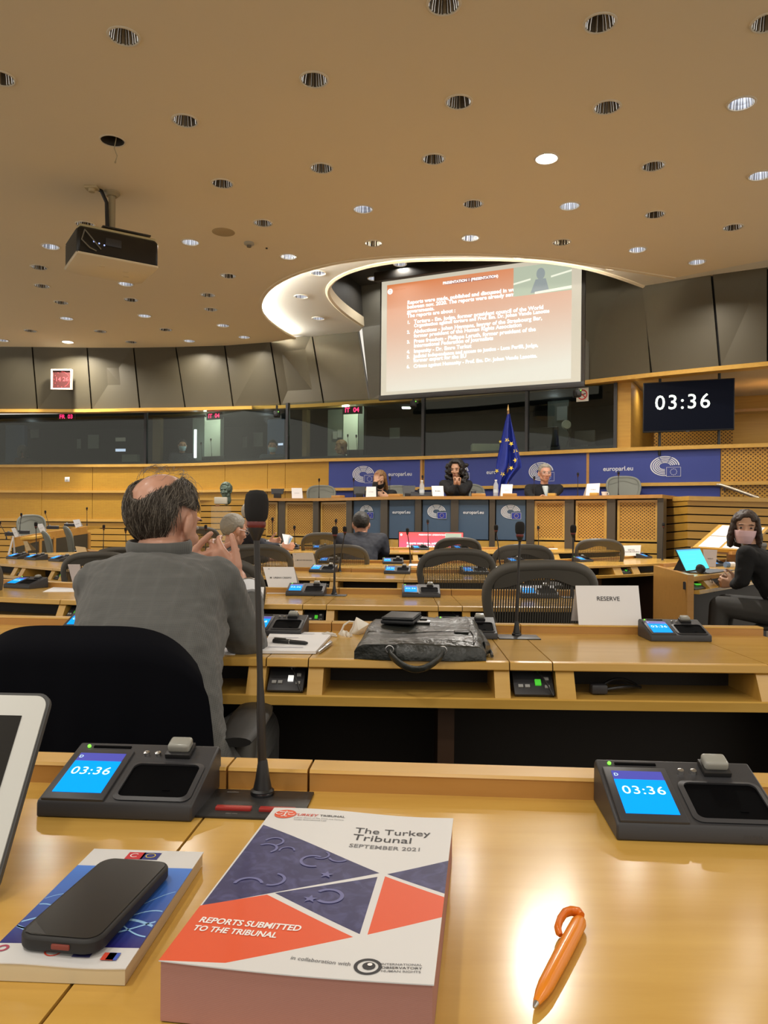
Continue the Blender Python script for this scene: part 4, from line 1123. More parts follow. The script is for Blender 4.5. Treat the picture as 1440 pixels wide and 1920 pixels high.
for pos, c in ((0.0, (.56, .54, .46)), (.35, (.56, .58, .52)), (.54, (.60, .57, .48)), (.70, (.62, .49, .36)), (.81, (.58, .28, .12)), (1., (.50, .13, .025))):
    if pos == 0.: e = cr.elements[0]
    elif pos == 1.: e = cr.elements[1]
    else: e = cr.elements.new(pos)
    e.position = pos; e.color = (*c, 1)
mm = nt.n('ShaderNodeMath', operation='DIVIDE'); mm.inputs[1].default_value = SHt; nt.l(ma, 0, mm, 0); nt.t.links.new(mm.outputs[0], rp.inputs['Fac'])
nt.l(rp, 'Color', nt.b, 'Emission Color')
M_SLWHITE = mat('slide_text', (.2, .2, .2), .6, emit=(1, 1, .98), es=.95)
M_SCRM = mat('screen_margin', (.15, .14, .12), .7, emit=(.46, .42, .33), es=.95)  # blank fabric glows; its lit cream tone is put into emission
b = MB(); b.box2((0, 0, -.02), (SWd, SHt, 0)); b.build('fabric', M_SCRM, scr)
b = MB(); b.box2((-.03, -.075, -.04), (SWd + .05, .0, .02), bev=.01); b.build('bottom_bar', M_BLACK2, scr)
for xa, xb in ((SWd, SWd + .05), (-.02, 0)):
    b = MB(); b.box2((xa, 0, -.03), (xb, SHt, .006)); b.build('side_edge', M_RECESS, scr)
b = MB(); b.box2((-.1, SHt, -.08), (SWd + .1, SHt + .14, .08), bev=.02); b.build('roller_case', M_RECESS, scr)
x0, x1, y0, y1 = .09, SWd - .13, .05, SHt - .06
b = MB(); b.poly([(x0, y0, .002), (x1, y0, .002), (x1, y1, .002), (x0, y1, .002)]); sl = b.build('slide', M_SLIDE_GLARE, scr, fix=False)
b = MB(); b.box2((1.02, y1 - .11, .003), (1.76, y1 - .055, .0035)); b.build('title_strip', mat('slide_dark', (.1, .05, .05), .6, emit=(.35, .14, .10), es=.8), sl)
b = MB(); b.text('PRESENTATION 1 (PRESENTATION)', .052, Tm(1.39, y1 - .083, .005), bold=.002); b.build('slide_title', M_SLWHITE, sl, fix=False)
b = MB(); b.lathe([(.0005, 0), (.042, 0)], 24, Tm(.14, y1 - .10, .004), caps=False); b.build('slide_emblem', M_SLWHITE, sl, fix=False)
b = MB(); b.box2((.128, y1 - .125, .005), (.152, y1 - .119, .006)); b.box2((.137, y1 - .125, .005), (.143, y1 - .075, .006)); b.box2((.115, y1 - .085, .005), (.165, y1 - .079, .006)); b.build('slide_scales', mat('slide_red', (.5, .1, .05), .6, emit=(.8, .25, .1), es=.8), sl)
b = MB(); b.text('TURKEY TRIBUNAL', .022, Tm(.30, y1 - .085, .004), 'CENTER'); b.build('slide_head', mat('slide_brown', (.2, .08, .04), .6, emit=(.4, .14, .05), es=.8), sl, fix=False)
lines = [(.42, 1.30, 'Reports were made, published and discussed in webinars'), (.42, 1.235, 'between nov. 2020. The reports were already sent to the'), (.42, 1.17, 'governments.'), (.42, 1.105, 'The reports are about :'),
         (.53, 1.01, 'Torture - Em. Judge, former president council of the World'), (.53, .95, 'Organisation against torture and Prof. Em. Dr. Johan Vande Lanotte'), (.53, .865, 'Abductions - Johan Heymans, lawyer of the Strasbourg Bar,'), (.53, .80, 'former president of the Human Rights Association'),
         (.53, .72, 'Press freedom - Philippe Leruth, former president of the'), (.53, .655, 'International Federation of Journalists'), (.53, .575, 'Impunity - Dr. Emre Turkut'), (.53, .50, 'Judicial independence and access to justice - Luca Perilli, Judge,'), (.53, .44, 'former expert for the EU'), (.53, .355, 'Crimes against Humanity - Prof. Em. Dr. Johan Vande Lanotte.')]
nums = {1.01: '1.', .865: '2.', .72: '3.', .575: '4.', .50: '5.', .355: '6.'}
for x, y, s in lines:
    b = MB(); b.text(s, .076 if len(s) < 59 else .070, Tm(x, y + .04, .004), 'LEFT', bold=.003, spacing=1.03)
    if x > .5 and y in nums: b.text(nums[y], .066, Tm(.42, y + .04, .004), 'LEFT', bold=.003)
    b.build('text_line', M_SLWHITE, sl, fix=False)
b = MB(); b.poly([(x1 - .80, y1 - .40, .006), (x1, y1 - .40, .006), (x1, y1, .006), (x1 - .80, y1, .006)]); vi = b.build('video_inset', mat('inset_green', (.1, .12, .08), .6, emit=(.42, .47, .36), es=.8), sl, fix=False)
# the camera picture shown in the corner of the slide: a seated figure among pale desks
fl = MB(); X = x1 - .80; Yt = y1 - .40
def ovl(cx, cy, rx, ry, z): return [(X + cx + rx * math.cos(2 * PI * k / 20), Yt + cy + ry * math.sin(2 * PI * k / 20), z) for k in range(20)]
fl.poly(ovl(.38, .27, .06, .08, .010)); fl.poly([(X + .24, Yt + .02, .009), (X + .50, Yt + .02, .009), (X + .45, Yt + .20, .009), (X + .31, Yt + .20, .009)])
fl.build('inset_figure', mat('inset_grey', (.1, .1, .1), .6, emit=(.26, .30, .30), es=.8), sl, fix=False)
fl = MB(); fl.poly([(X, Yt + .16, .008), (X + .24, Yt + .2, .008), (X + .24, Yt + .225, .008), (X, Yt + .185, .008)]); fl.poly([(X + .52, Yt + .2, .008), (X + .8, Yt + .25, .008), (X + .8, Yt + .275, .008), (X + .52, Yt + .225, .008)]); fl.poly([(X + .3, Yt, .011), (X + .8, Yt + .02, .011), (X + .8, Yt + .06, .011), (X + .3, Yt + .03, .011)])
fl.build('inset_desks', mat('inset_pale', (.2, .2, .15), .6, emit=(.78, .8, .66), es=.8), sl, fix=False)

# ================================================================== HANGING MONITOR
A, Bc = U(1205, 814, 10.25), U(1377, 803, 9.85); d = Vector((Bc.x - A.x, Bc.y - A.y, 0)); Wm = d.length; Hm = .665
TM = frame((A.x, A.y, (A.z + Bc.z) / 2), d, (0, 0, 1))
t = thing('hanging_monitor', 'large black monitor on two poles showing the time 03:36', 'monitor', M=TM)
b = MB(); b.box2((0, 0, -.05), (Wm, Hm, 0), bev=.006); b.build('casing', M_BLACK, t)
b = MB(); b.box2((.012, .018, 0), (Wm - .012, Hm - .012, .002)); b.build('screen', mat('dark_screen', (.001, .002, .006), .35, spec=.1, emit=(.0006, .001, .0028), es=1), t)
b = MB(); b.text('03:36', .27, Tm(Wm * .44, Hm * .57, .005), bold=.001, spacing=1.16); b.build('digits', mat('green_white_digits', (1, 1, 1), .5, emit=(.80, 1, .82), es=1.0), t, fix=False)
b = MB(); b.box2((Wm / 2 - .02, -.008, -.01), (Wm / 2 + .02, .006, .004)); b.build('logo_bump', M_BLACK2, t)
for px in (1243, 1340):
    fx = (U(px, 800, 10.05).x - A.x) / (Bc.x - A.x) * Wm
    b = MB(); b.tube([(fx, -.30, -.07), (fx, Hm + .15, -.07)], .018, 10); b.build('pole', M_BLACK, t)

# ================================================================== CLOCK, NUMBER SIGNS, CAMERAS
P = U(116, 711.5, 13.62); t = thing('wall_clock', 'square red digital wall clock in a pale frame on the bronze wall', 'clock', P, rz=-.02)
b = MB()
for c, s in (((-.175, 0, 0), (.025, .05, .36)), ((.175, 0, 0), (.025, .05, .36)), ((0, 0, .168), (.36, .05, .025)), ((0, 0, -.168), (.36, .05, .025))): b.box(c, s)
b.build('frame', mat('clock_frame', (.55, .48, .38), .5), t)
b = MB(); b.box((0, .015, 0), (.33, .03, .33)); b.build('face', mat('clock_face', (.045, .006, .005), .5, emit=(.25, .01, .01), es=.03), t)
M_REDLED = mat('red_led', (.3, .02, .02), .6, emit=(1, .12, .14), es=.85)
CF = frame((0, -.004, 0), (1, 0, 0), (0, 0, 1))
b = MB(CF); b.text('14 26', .105, Tm(0, 0, 0), bold=.001); b.build('digits', M_REDLED, t, fix=False)
b = MB(CF)
for k in range(12):
    a = PI / 2 - 2 * PI * k / 12; b.lathe([(.0005, 0), (.006, 0)], 10, Tm(.135 * math.cos(a), .135 * math.sin(a), 0), caps=False)
for k in range(27):
    a = PI / 2 - 2 * PI * k / 60; b.lathe([(.0005, 0), (.0045, 0)], 8, Tm(.135 * math.cos(a), .135 * math.sin(a), .001), caps=False)
b.build('second_dots', M_REDLED, t, fix=False)
M_PINKLED = mat('pink_led', (1, .05, .2), .5, emit=(1, .03, .16), es=1.7)
for px, py, s, lab in ((124, 781.5, 'FR  03', 'red lit booth sign reading FR 03'), (401, 780, 'IT  04', 'red lit booth sign reading IT 04, the left one of two'), (660, 769, 'IT  04', 'red lit booth sign reading IT 04 near the projection screen')):
    a = SILL.s_px(px, 3.0); Y = SILL.pos(a, .2, 0).y; P = U(px, py, Y); dd = SILL.at(a)[1]
    t = thing('booth_sign', lab, 'sign', M=frame(P, (dd.x, dd.y, 0), (0, 0, 1)), group='lit booth number signs')
    b = MB(); b.box((0, 0, -.02), (.34, .12, .035)); b.build('housing', M_BLACK, t)
    b = MB(); b.text(s, .105, Tm(0, 0, .002), bold=.003); b.build('digits', M_PINKLED, t, fix=False)
for px, py, lab in ((519, 777, 'small black camera with green light hanging between the first two booth windows'), (775, 758, 'small black camera hanging under the left part of the projection screen'), (1082, 738, 'small black camera with green light left of the no smoking sign')):
    a = SILL.s_px(px, 3.0); Y = SILL.pos(a, -.1, 0).y; P = U(px, py, Y)
    t = thing('ceiling_camera', lab, 'camera', P, group='small conference cameras')
    b = MB(); b.box((0, 0, 0), (.10, .12, .10), bev=.015); b.box((0, 0, .09), (.03, .03, .12)); b.build('body', M_BLACK, t)
    b = MB(); b.lathe([(.03, 0), (.03, .03), (.02, .034)], 18, Tm(.0, -.06, -.01) @ Rx(PI / 2)); b.build('lens', M_BLACK2, t)
    b = MB(); b.sph((.035, -.062, .035), .008, sub=2); b.build('light', MATS['green_led'], t)
a = SILL.s_px(1091, 3.0); P = U(1092, 740, SILL.pos(a, .045, 0).y); dd = SILL.at(a)[1]
t = thing('no_smoking_sign', 'square no smoking sign behind the booth glass right of the screen', 'sign', M=frame(P, (dd.x, dd.y, 0), (0, 0, 1)))
b = MB(); b.box((0, 0, -.003), (.17, .19, .005)); b.build('board', mat('sign_board', (.62, .58, .5), .6), t)
b = MB(); b.add(*band(.072, .072, .056, .056, 0, 360, 0, 0), Tm(0, 0, .002)); b.box((0, 0, .002), (.125, .014, .001), Rz(-.78)); b.build('prohibition_ring', mat('sign_red', (.5, .03, .02), .5), t, fix=False)
b = MB(); b.box((0, 0, .001), (.10, .014, .001), Rz(.3)); b.build('cigarette', M_INK, t)
P = U(126, 899, 13.75); t = thing('wall_socket_plate', 'small white switch plate on the wooden wall at the left', 'switch', P)
b = MB(); b.box((0, 0, 0), (.085, .02, .085), bev=.006); b.build('plate', M_WHITE, t); b = MB(); b.box((0, -.012, 0), (.04, .008, .04), bev=.003); b.build('button', mat('switch_grey', (.6, .6, .55), .5), t)
P = U(1347, 814, 11.9); t = thing('wall_box', 'grey metal box on the gallery wall behind the hanging monitor', 'wall box', P)
b = MB(); b.box((0, 0, 0), (.33, .06, .19), bev=.008); b.build('casing', mat('box_grey', (.42, .42, .38), .5), t); b = MB(); b.box((.02, -.034, 0), (.23, .012, .13)); b.build('cover', mat('box_grey2', (.3, .3, .28), .5), t)
P = U(1220, 713, 10.9); t = thing('gallery_light', 'small oval lit lamp in the gallery soffit above the hanging monitor', 'ceiling light', (P.x, P.y, ZHEAD))
b = MB(); b.lathe([(.09, 0), (.09, -.012), (.07, -.014)], 24, caps=False); b.build('trim_ring', M_TRIM, t); b = MB(); b.lathe([(.0005, -.006), (.075, -.006)], 24, caps=False); b.build('lamp', mat('gallery_lamp', (1, 1, 1), .5, emit=(1, .95, .85), es=4), t, fix=False)
lam((P.x, P.y, ZHEAD - .01), 2); lam((P.x + 1.6, P.y - .2, ZHEAD - .01), 5)

# ================================================================== PROJECTOR
Yp = 7.25
P = U(209, 481, Yp); PM = Tm(*P) @ Rz(math.radians(33))
t = thing('ceiling_projector', 'black and cream projector hanging from the ceiling on a short pole', 'projector', M=PM)
wx, wy = .72, .56
b = MB(); b.hull([(x * q, y * q, z) for x in (-wx / 2, wx / 2) for y in (-wy / 2, wy / 2) for z, q in ((-.10, 1.), (.11, 1.), (.14, .93))]); b.build('body', mat('projector_black', (.012, .011, .010), .35), t, bev=.02)
b = MB(); v = []; n = 12
top = [(x, y, -.10) for x, y in ((-wx / 2 - .01, -wy / 2 - .01), (wx / 2 + .01, -wy / 2 - .01), (wx / 2 + .01, wy / 2 + .01), (-wx / 2 - .01, wy / 2 + .01))]
b.hull(top + [(x, y, -.115) for x, y, z in top] + [(x * .75, y * .75, -.155) for x, y, z in top] + [(.0, 0, -.165)]); b.build('lower_shell', mat('projector_cream', (.80, .70, .52), .4), t, bev=.012)
b = MB(); b.box2((-wx / 2 + .02, -wy / 2 + .02, .135), (wx / 2 - .02, wy / 2 - .02, .16), bev=.01); b.build('top_cover', mat('projector_cream2', (.5, .42, .22), .5), t)
b = MB()
for k in range(14): b.box((-wx / 2 - .004, -.02, -.085 + .0145 * k), (.006, wy * .86, .004))
b.build('side_grille', mat('grille_grey', (.16, .15, .13), .4), t)
b = MB(); b.box((-.05, -wy / 2 - .004, .03), (.14, .006, .07), bev=.002); b.build('connector_plate', M_BLACK2, t)
for k in range(3):
    b = MB(); b.sph((-.22 + .045 * k, -wy / 2 - .004, .01 - .008 * k), .007, sub=2); b.build('status_light', mat('blue_led', (.2, .3, .8), .4, emit=(.4, .5, 1), es=1.0), t)
b = MB(); b.box((.10, .0, .21), (.44, .34, .012)); b.box((.3, -.1, .19), (.012, .012, .08)); b.box((-.08, -.1, .19), (.012, .012, .08)); b.build('mount_plate', mat('mount_dark', (.035, .03, .022), .5), t)
zt = ZCEIL - P.z
b = MB(); b.tube([(0, .0, .2), (0, .0, zt - .01)], .032, 14); b.lathe([(.05, zt - .04), (.075, zt - .015), (.075, zt)], 20); b.build('pole', mat('pole_tan', (.36, .29, .17), .5), t)
b = MB(); b.tube([(-.045, -.03, .16), (-.05, -.03, zt * .55), (-.055, -.03, zt - .12), (-.10, -.02, zt - .02), (-.12, 0, zt)], .018, 8); b.build('cable', M_BLACK, t)
b = MB(); b.tube([(-.30, -wy / 2 - .01, .1), (-.33, -wy / 2 - .03, .0), (-.26, -wy / 2 - .03, -.06), (-.2, -wy / 2 - .005, -.07)], .006, 6); b.tube([(-.30, -wy / 2 - .01, .1), (-.24, -wy / 2 - .04, .02), (-.16, -wy / 2 - .01, -.05)], .006, 6); b.build('thin_wire', mat('wire_grey', (.2, .19, .16), .5), t)
for x, y in ((.1, -.12), (.14, .02), (-.12, -.16)):
    b = MB(); b.box((x, y, -.160), (.05, .03, .006), bev=.002); b.build('foot', mat('foot_cream', (.7, .6, .42), .3), t)

# ================================================================== FLAG
YF = 10.35
rows = [(777, 951, 956), (790, 947.5, 959), (810, 943, 964), (830, 939, 969), (850, 935, 974), (866, 932, 978.5), (876, 931, 979), (888, 930, 968), (902, 929, 957), (920, 928, 950), (936, 927, 948)]
t = thing('flag', 'deep blue flag with yellow stars hanging in folds on its pole', 'flag', (U(955, 900, YF).x, YF, .70))
n = 34; v = []; f = []
def flag_pt(i, s, front=0.):
    y, xl, xr = rows[i]
    d = .02 + .07 * min(1, i / 5)
    off = d * math.sin(s * 2 * PI * 2.1 + i * .18) * (.5 + .5 * math.sin(PI * s)) - .05 * math.sin(PI * s)
    return U(xl + (xr - xl) * s, y, YF) + Vector((0, off - front, 0))
for i in range(len(rows)):
    for k in range(n + 1): v.append(flag_pt(i, k / n))
N = len(v)
v += [p + Vector((0, .01, 0)) for p in v]
for i in range(len(rows) - 1):
    for k in range(n):
        q = [i * (n + 1) + k, i * (n + 1) + k + 1, (i + 1) * (n + 1) + k + 1, (i + 1) * (n + 1) + k]
        f.append(q); f.append([N + j for j in q[::-1]])
b = WB(); b.add(v, f); b.build('cloth', M_FLAGBLUE, t, fix=False, angle=80)
def flag_y(px, py):
    i = int(np.searchsorted([r[0] for r in rows], py)) - 1
    s = (px - rows[i][1]) / (rows[i][2] - rows[i][1]); s = min(max(s, 0), 1)
    return min(flag_pt(i, s).y, flag_pt(i + 1, s).y, flag_pt(i, min(1, s + .1)).y, flag_pt(i, max(0, s - .1)).y, flag_pt(i + 1, min(1, s + .1)).y, flag_pt(i + 1, max(0, s - .1)).y) - .006
for px, py, r in ((951, 825.5, 5), (958.5, 832, 5), (966.5, 846, 5), (966.5, 863, 5.2), (958.5, 877.5, 5), (942.5, 889, 5), (931.5, 883, 4.6), (938, 828, 3.2)):
    Y = flag_y(px, py); P = U(px, py, Y); b = WB(frame(P, (1, 0, 0), (0, 0, 1))); b.poly(star((0, 0), r * Y / F, 0, random.random())); b.build('star', M_STAR, t, fix=False)
b = WB(); p = U(953.5, 776, YF); b.tube([(p.x, YF + .03, .70), (p.x, YF + .03, p.z + .04)], .014, 10); b.build('pole', mat('pole_wood', (.3, .16, .06), .4), t)
b = WB(); b.hull([(p.x, YF + .03, p.z + .14)] + [(p.x + .018 * math.cos(a), YF + .03 + .018 * math.sin(a), p.z + .05) for a in np.linspace(0, 6, 8)] + [(p.x, YF + .03, p.z + .03)]); b.build('finial', mat('brass', (.45, .3, .12), .35, 1.), t)
b = WB(); b.lathe([(.16, 0), (.16, .02), (.03, .05)], 24, Tm(p.x, YF + .03, .70)); b.build('base', M_BLACK, t)

# ================================================================== BUST
Yb = 9.9
P = U(424, 938, Yb); t = thing('portrait_bust', 'green bronze portrait head on a white block, left of the podium', 'sculpture', (P.x, Yb, 0))
b = WB(); b.box2((U(407, 0, Yb).x, Yb - .09, 0), (U(439, 0, Yb).x, Yb + .09, U(0, 945.5, Yb).z)); b.build('clear_pedestal', None or mat('acrylic', (.9, .85, .7), .05, alpha=.10), t, smooth=False)
b = WB(); b.box2((U(412.5, 0, Yb).x, Yb - .085, U(420, 945, Yb).z), (U(435.5, 0, Yb).x, Yb + .085, U(420, 932.5, Yb).z), bev=.004); b.build('white_block', mat('white_stone', (.62, .58, .48), .5), t)
b = WB(); b.box2((U(415, 0, Yb).x, Yb - .092, U(420, 950, Yb).z), (U(423, 0, Yb).x, Yb - .086, U(420, 946, Yb).z)); b.build('name_plate', mat('brown_plate', (.25, .12, .05), .5), t)
BUST = (t, Yb)

# ================================================================== RED SCREEN IN FRONT OF THE PODIUM
A, Bc = U(748, 1031, 9.0), U(868, 1034, 9.0)
t = thing('floor_monitor', 'low wide monitor with a red slide standing before the podium', 'monitor', M=frame(A + Vector((0, 0, -.16)), (1, -.04, 0), (0, .12, 1)))
Wf = Bc.x - A.x; Hf = .37
b = MB(); b.box2((-.01, -.02, -.05), (Wf + .01, Hf + .012, 0), bev=.004); b.build('casing', M_BLACK, t)
M_REDS = mat('red_slide', (.3, .03, .04), .3, emit=(.9, .12, .16), es=.85)
nt = NT(M_REDS); tc = nt.n('ShaderNodeTexCoord'); sx = nt.n('ShaderNodeSeparateXYZ'); nt.l(tc, 'Object', sx, 'Vector'); rp = ramp(nt, (.62, .12, .35), (.92, .10, .08), .0, 1.)
mm = nt.n('ShaderNodeMath', operation='DIVIDE'); mm.inputs[1].default_value = Hf; nt.l(sx, 'Y', mm, 0); nt.t.links.new(mm.outputs[0], rp.inputs['Fac']); nt.l(rp, 'Color', nt.b, 'Emission Color')
b = MB(); b.poly([(.0, .0, .002), (Wf, .0, .002), (Wf, Hf, .002), (0, Hf, .002)]); sl = b.build('screen', M_REDS, t, fix=False)
b = MB(); b.text('PRESENTATION 1 (PRESENTATION)', .020, Tm(Wf * .52, Hf - .03, .004), bold=.001)
for k, s in enumerate(('Reports were made, published and', 'discussed in webinars between', 'nov. 2020.')): b.text(s, .034, Tm(.09, Hf - .13 - .034 * k, .004), 'LEFT', bold=.0015)
b.lathe([(.0005, 0), (.014, 0)], 16, Tm(.025, Hf - .03, .004), caps=False); b.build('slide_text', M_SLWHITE, sl, fix=False)
b = MB(); b.poly([(Wf - .21, Hf - .13, .004), (Wf - .02, Hf - .13, .004), (Wf - .02, Hf - .01, .004), (Wf - .21, Hf - .01, .004)]); b.build('video_inset', MATS['inset_green'], sl, fix=False)
b = MB(); b.box2((.1, -.75, -.2), (Wf - .1, -.02, -.06)); b.build('stand', M_BLACK, t)

# ================================================================== LEFT SIDE DESK (far, panelled)
Ysd = lambda px: 10.0 + (px - 24) / 136 * 2.3
ld = thing('panelled_desk', 'far curved desk with dark panels at the left wall', 'desk', (U(90, 1000, 11).x, 11, 0))
topl = [(20, 1008.5), (24, 1007.5), (60, 1001.5), (100, 995.5), (160, 987)]
botl = [(20, 1027), (24, 1026), (60, 1016.5), (100, 1009.5), (160, 1000.5)]
tp = [U(x, y, Ysd(x)) for x, y in topl]; bp = [U(x, y, Ysd(x)) for x, y in botl]
def strip(b, T, Bt, th=.04):
    n = Vector((.02, th, 0)); m = len(T)
    for i in range(m - 1):
        q = [Bt[i], Bt[i + 1], T[i + 1], T[i]]
        b.add(q + [p + n for p in q], [[0, 1, 2, 3], [7, 6, 5, 4], [0, 4, 5, 1], [1, 5, 6, 2], [2, 6, 7, 3], [3, 7, 4, 0]])
b = WB(); strip(b, tp, bp); b.build('front_board', W_LEDGE, ld)
b = WB(); strip(b, tp, [p - Vector((0, 0, .03)) for p in tp], .6); b.build('worktop', W_DESK, ld)
base = [Vector((p.x, p.y + .03, .35)) for p in bp]
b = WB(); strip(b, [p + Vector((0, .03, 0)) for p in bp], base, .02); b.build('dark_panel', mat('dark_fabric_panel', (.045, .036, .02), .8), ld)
for px in (44, 71, 98, 131, 164):
    i = px; y = np.interp(px, [p[0] for p in botl], [p[1] for p in botl]); p = U(px, y, Ysd(px)); b = WB(); b.box2((p.x - .035, p.y - .02, .1), (p.x + .035, p.y + .05, p.z + .02)); b.build('mullion', W_LEDGE, ld)

# ================================================================== SLOPED BOARD WITH SHEETS (right)
q = [U(1298, 1026, 7.0), U(1400, 1032, 6.95), U(1440, 985, 7.5), U(1348, 983.5, 7.6)]
q[2] = q[1] + q[3] - q[0]
t = thing('sloped_board', 'sloping yellow wooden board carrying white sheets behind the masked woman', 'board', (q[0].x, q[0].y, 0))
nrm = (q[1] - q[0]).cross(q[3] - q[0]).normalized()
if nrm.z < 0: nrm = -nrm
b = WB(); b.add(q + [p - nrm * .03 for p in q], [[0, 1, 2, 3], [7, 6, 5, 4], [0, 4, 5, 1], [1, 5, 6, 2], [2, 6, 7, 3], [3, 7, 4, 0]]); b.build('top_panel', W_EDGE, t, smooth=False)
b = WB(); b.box2((q[0].x + .05, q[0].y + .1, 0), (q[0].x + .11, q[0].y + .16, q[0].z - .0)); b.box2((q[1].x - .11, q[1].y + .1, 0), (q[1].x - .05, q[1].y + .16, q[1].z - .0)); b.build('support', W_LEDGE, t)
b = WB(); b.box2(U(1373, 1034, 6.9), U(1440, 1040, 7.0) + Vector((0, .3, 0))); b.build('lower_ledge', W_LEDGE, t)
def bil(s, r, o=.004): return q[0].lerp(q[1], s).lerp(q[3].lerp(q[2], s), r) + nrm * o
for k, (s0, s1, r0, r1) in enumerate(((.09, .48, .03, .47), (.09, .48, .50, .96), (.53, .93, .03, .47), (.53, .93, .50, .96))):
    b = WB(); b.add([bil(s0, r0), bil(s1, r0), bil(s1, r1), bil(s0, r1), bil(s0, r0, .001), bil(s1, r0, .001), bil(s1, r1, .001), bil(s0, r1, .001)], [[0, 1, 2, 3], [7, 6, 5, 4], [0, 4, 5, 1], [1, 5, 6, 2], [2, 6, 7, 3], [3, 7, 4, 0]])
    o = b.build('printed_sheet', M_PAPER, None, smooth=False)
    tag(o, ['white sheet low at the left of the sloping board', 'white sheet high at the left of the sloping board', 'white sheet low at the right of the sloping board', 'white sheet high at the right of the sloping board'][k], 'paper', 'white sheets on the sloping board')
# ================================================================== PEOPLE
SKIN = {k: mat('skin_' + k, c, .5, spec=.35) for k, c in dict(pale=(.56, .33, .22), warm=(.48, .27, .17), rosy=(.55, .29, .20), tan=(.36, .19, .11)).items()}
HAIR = {k: mat('hair_' + k, c, .55) for k, c in dict(black=(.010, .008, .007), brown=(.035, .018, .010), blond=(.20, .105, .035), grey=(.26, .24, .20), white=(.42, .40, .36), dark=(.03, .025, .02), salt=(.018, .0155, .013)).items()}
M_EYEW = mat('eye_white', (.42, .38, .35), .4)
M_IRIS = mat('iris_dark', (.03, .018, .012), .2)
M_LIP = mat('lips', (.38, .13, .10), .45)
def shp(M, e):                            # ellipsoid given in head coordinates -> room coordinates
    c, r = e[0], e[1]; rot = e[2] if len(e) > 2 else None
    v, f = ell(c, r, rot, 3 if (r if isinstance(r, float) else max(r)) > .04 else 2)
    return [M @ p for p in v], f
def hshp(M, *es):
    pts = []
    for e in es: pts += [M @ p for p in ell(e[0], e[1], e[2] if len(e) > 2 else None, 2)[0]]
    return hull_data(pts)
def head_shapes(H, fem=False):
    j = .9 if fem else 1.
    s = [shp(H, ((0, -.012, .035), (.074, .094, .086))), hshp(H, ((0, .045, .03), (.056, .042, .045)), ((0, .05, -.02), (.054 * j, .040, .03)), ((0, .062, -.075), (.030 * j, .026, .020))),
         hshp(H, ((.045 * j, .0, -.055), (.016, .022, .022)), ((-.045 * j, .0, -.055), (.016, .022, .022)), ((0, .060, -.085), (.024 * j, .022, .016)), ((0, -.02, -.01), (.062, .05, .03))),
         hshp(H, ((0, .086, .018), .009), ((0, .109, -.022), (.011, .011, .009)), ((.012, .096, -.028), .007), ((-.012, .096, -.028), .007)),
         hshp(H, ((.030, .082, .034), (.018, .009, .007)), ((-.030, .082, .034), (.018, .009, .007))),
         shp(H, ((.034, .070, -.018), (.020, .020, .018))), shp(H, ((-.034, .070, -.018), (.020, .020, .018))),
         shp(H, ((0, .085, -.056), (.022, .011, .009)))]
    for q in (-1, 1):
        s.append(shp(H, ((q * .077, -.008, .0), (.010, .021, .033), Matrix.Rotation(q * .35, 3, 'Z'))))
        s.append(shp(H, ((q * .073, .0, -.026), (.009, .011, .012))))
    return s
def face_parts(root, H, brow, lips=True):
    for q in (-1, 1):
        b = WB(H); b.sph((q * .031, .0795, .012), (.0125, .0095, .0062), sub=2); e = b.build('eye', M_EYEW, root)
        b = WB(H); b.sph((q * .031, .0868, .012), (.0078, .0036, .0060), sub=2); b.build('iris', M_IRIS, e)
        b = WB(H); b.shape(hull_data(ell((q * .018, .090, .033), (.0035, .0035, .0022))[0] + ell((q * .034, .089, .036), (.0035, .0035, .0022))[0] + ell((q * .047, .081, .031), (.0025, .003, .002))[0])); b.build('eyebrow', brow, root)
    if lips:
        b = WB(H); b.sph((0, .0925, -.052), (.021, .006, .0042), sub=2); b.sph((0, .0915, -.0595), (.018, .006, .0045), sub=2); b.build('lips', M_LIP, root)
def hand_shapes(wrist, d, l, s=1, curl=.5, spread=.08, k=1., thumb=.55):
    wrist = Vector(wrist); d = Vector(d).normalized(); l = Vector(l); l = (l - d * l.dot(d)).normalized(); n = d.cross(l) * s
    S_ = []
    kn = [wrist + d * (.088 - .006 * abs(i - 1)) * k + l * (.031 - .0205 * i) * k for i in range(4)]
    S_.append(hull((wrist, .019 * k), (wrist + d * .02 * k + l * .016 * k, .014 * k), *[(p, .0105 * k) for p in kn]))
    for i, ln in enumerate((.070, .078, .073, .057)):
        p = kn[i]; a = .12; pts = [p]; dd = (d + l * spread * (1.5 - i)).normalized()
        for seg in (.46, .30, .24):
            a += curl * (.75 if seg > .4 else 1.)
            p = p + (dd * math.cos(a) + n * math.sin(a)) * ln * seg * k; pts.append(p)
        S_ += limb(pts, [.0098 * k, .0090 * k, .0082 * k, .0070 * k])
    p0 = wrist + d * .022 * k + l * .024 * k
    dv = (d * thumb + l * (1 - thumb * .5) + n * .25).normalized()
    p1 = p0 + dv * .036 * k; p2 = p1 + (dv + d * .35 + n * .15 * curl).normalized() * .030 * k; p3 = p2 + (dv + d * .5 + n * .3 * curl).normalized() * .024 * k
    S_ += limb([p0, p1, p2, p3], [.016 * k, .0115 * k, .0100 * k, .0082 * k])
    return S_
def head_matrix(c, a, pitch=0., roll=0., k=1.):
    """a: direction the face looks in plan (radians), pitch > 0 looks down"""
    return Tm(*c) @ Rz(a - PI / 2) @ Rx(-pitch) @ Ry(roll) @ Sc(k, k, k)
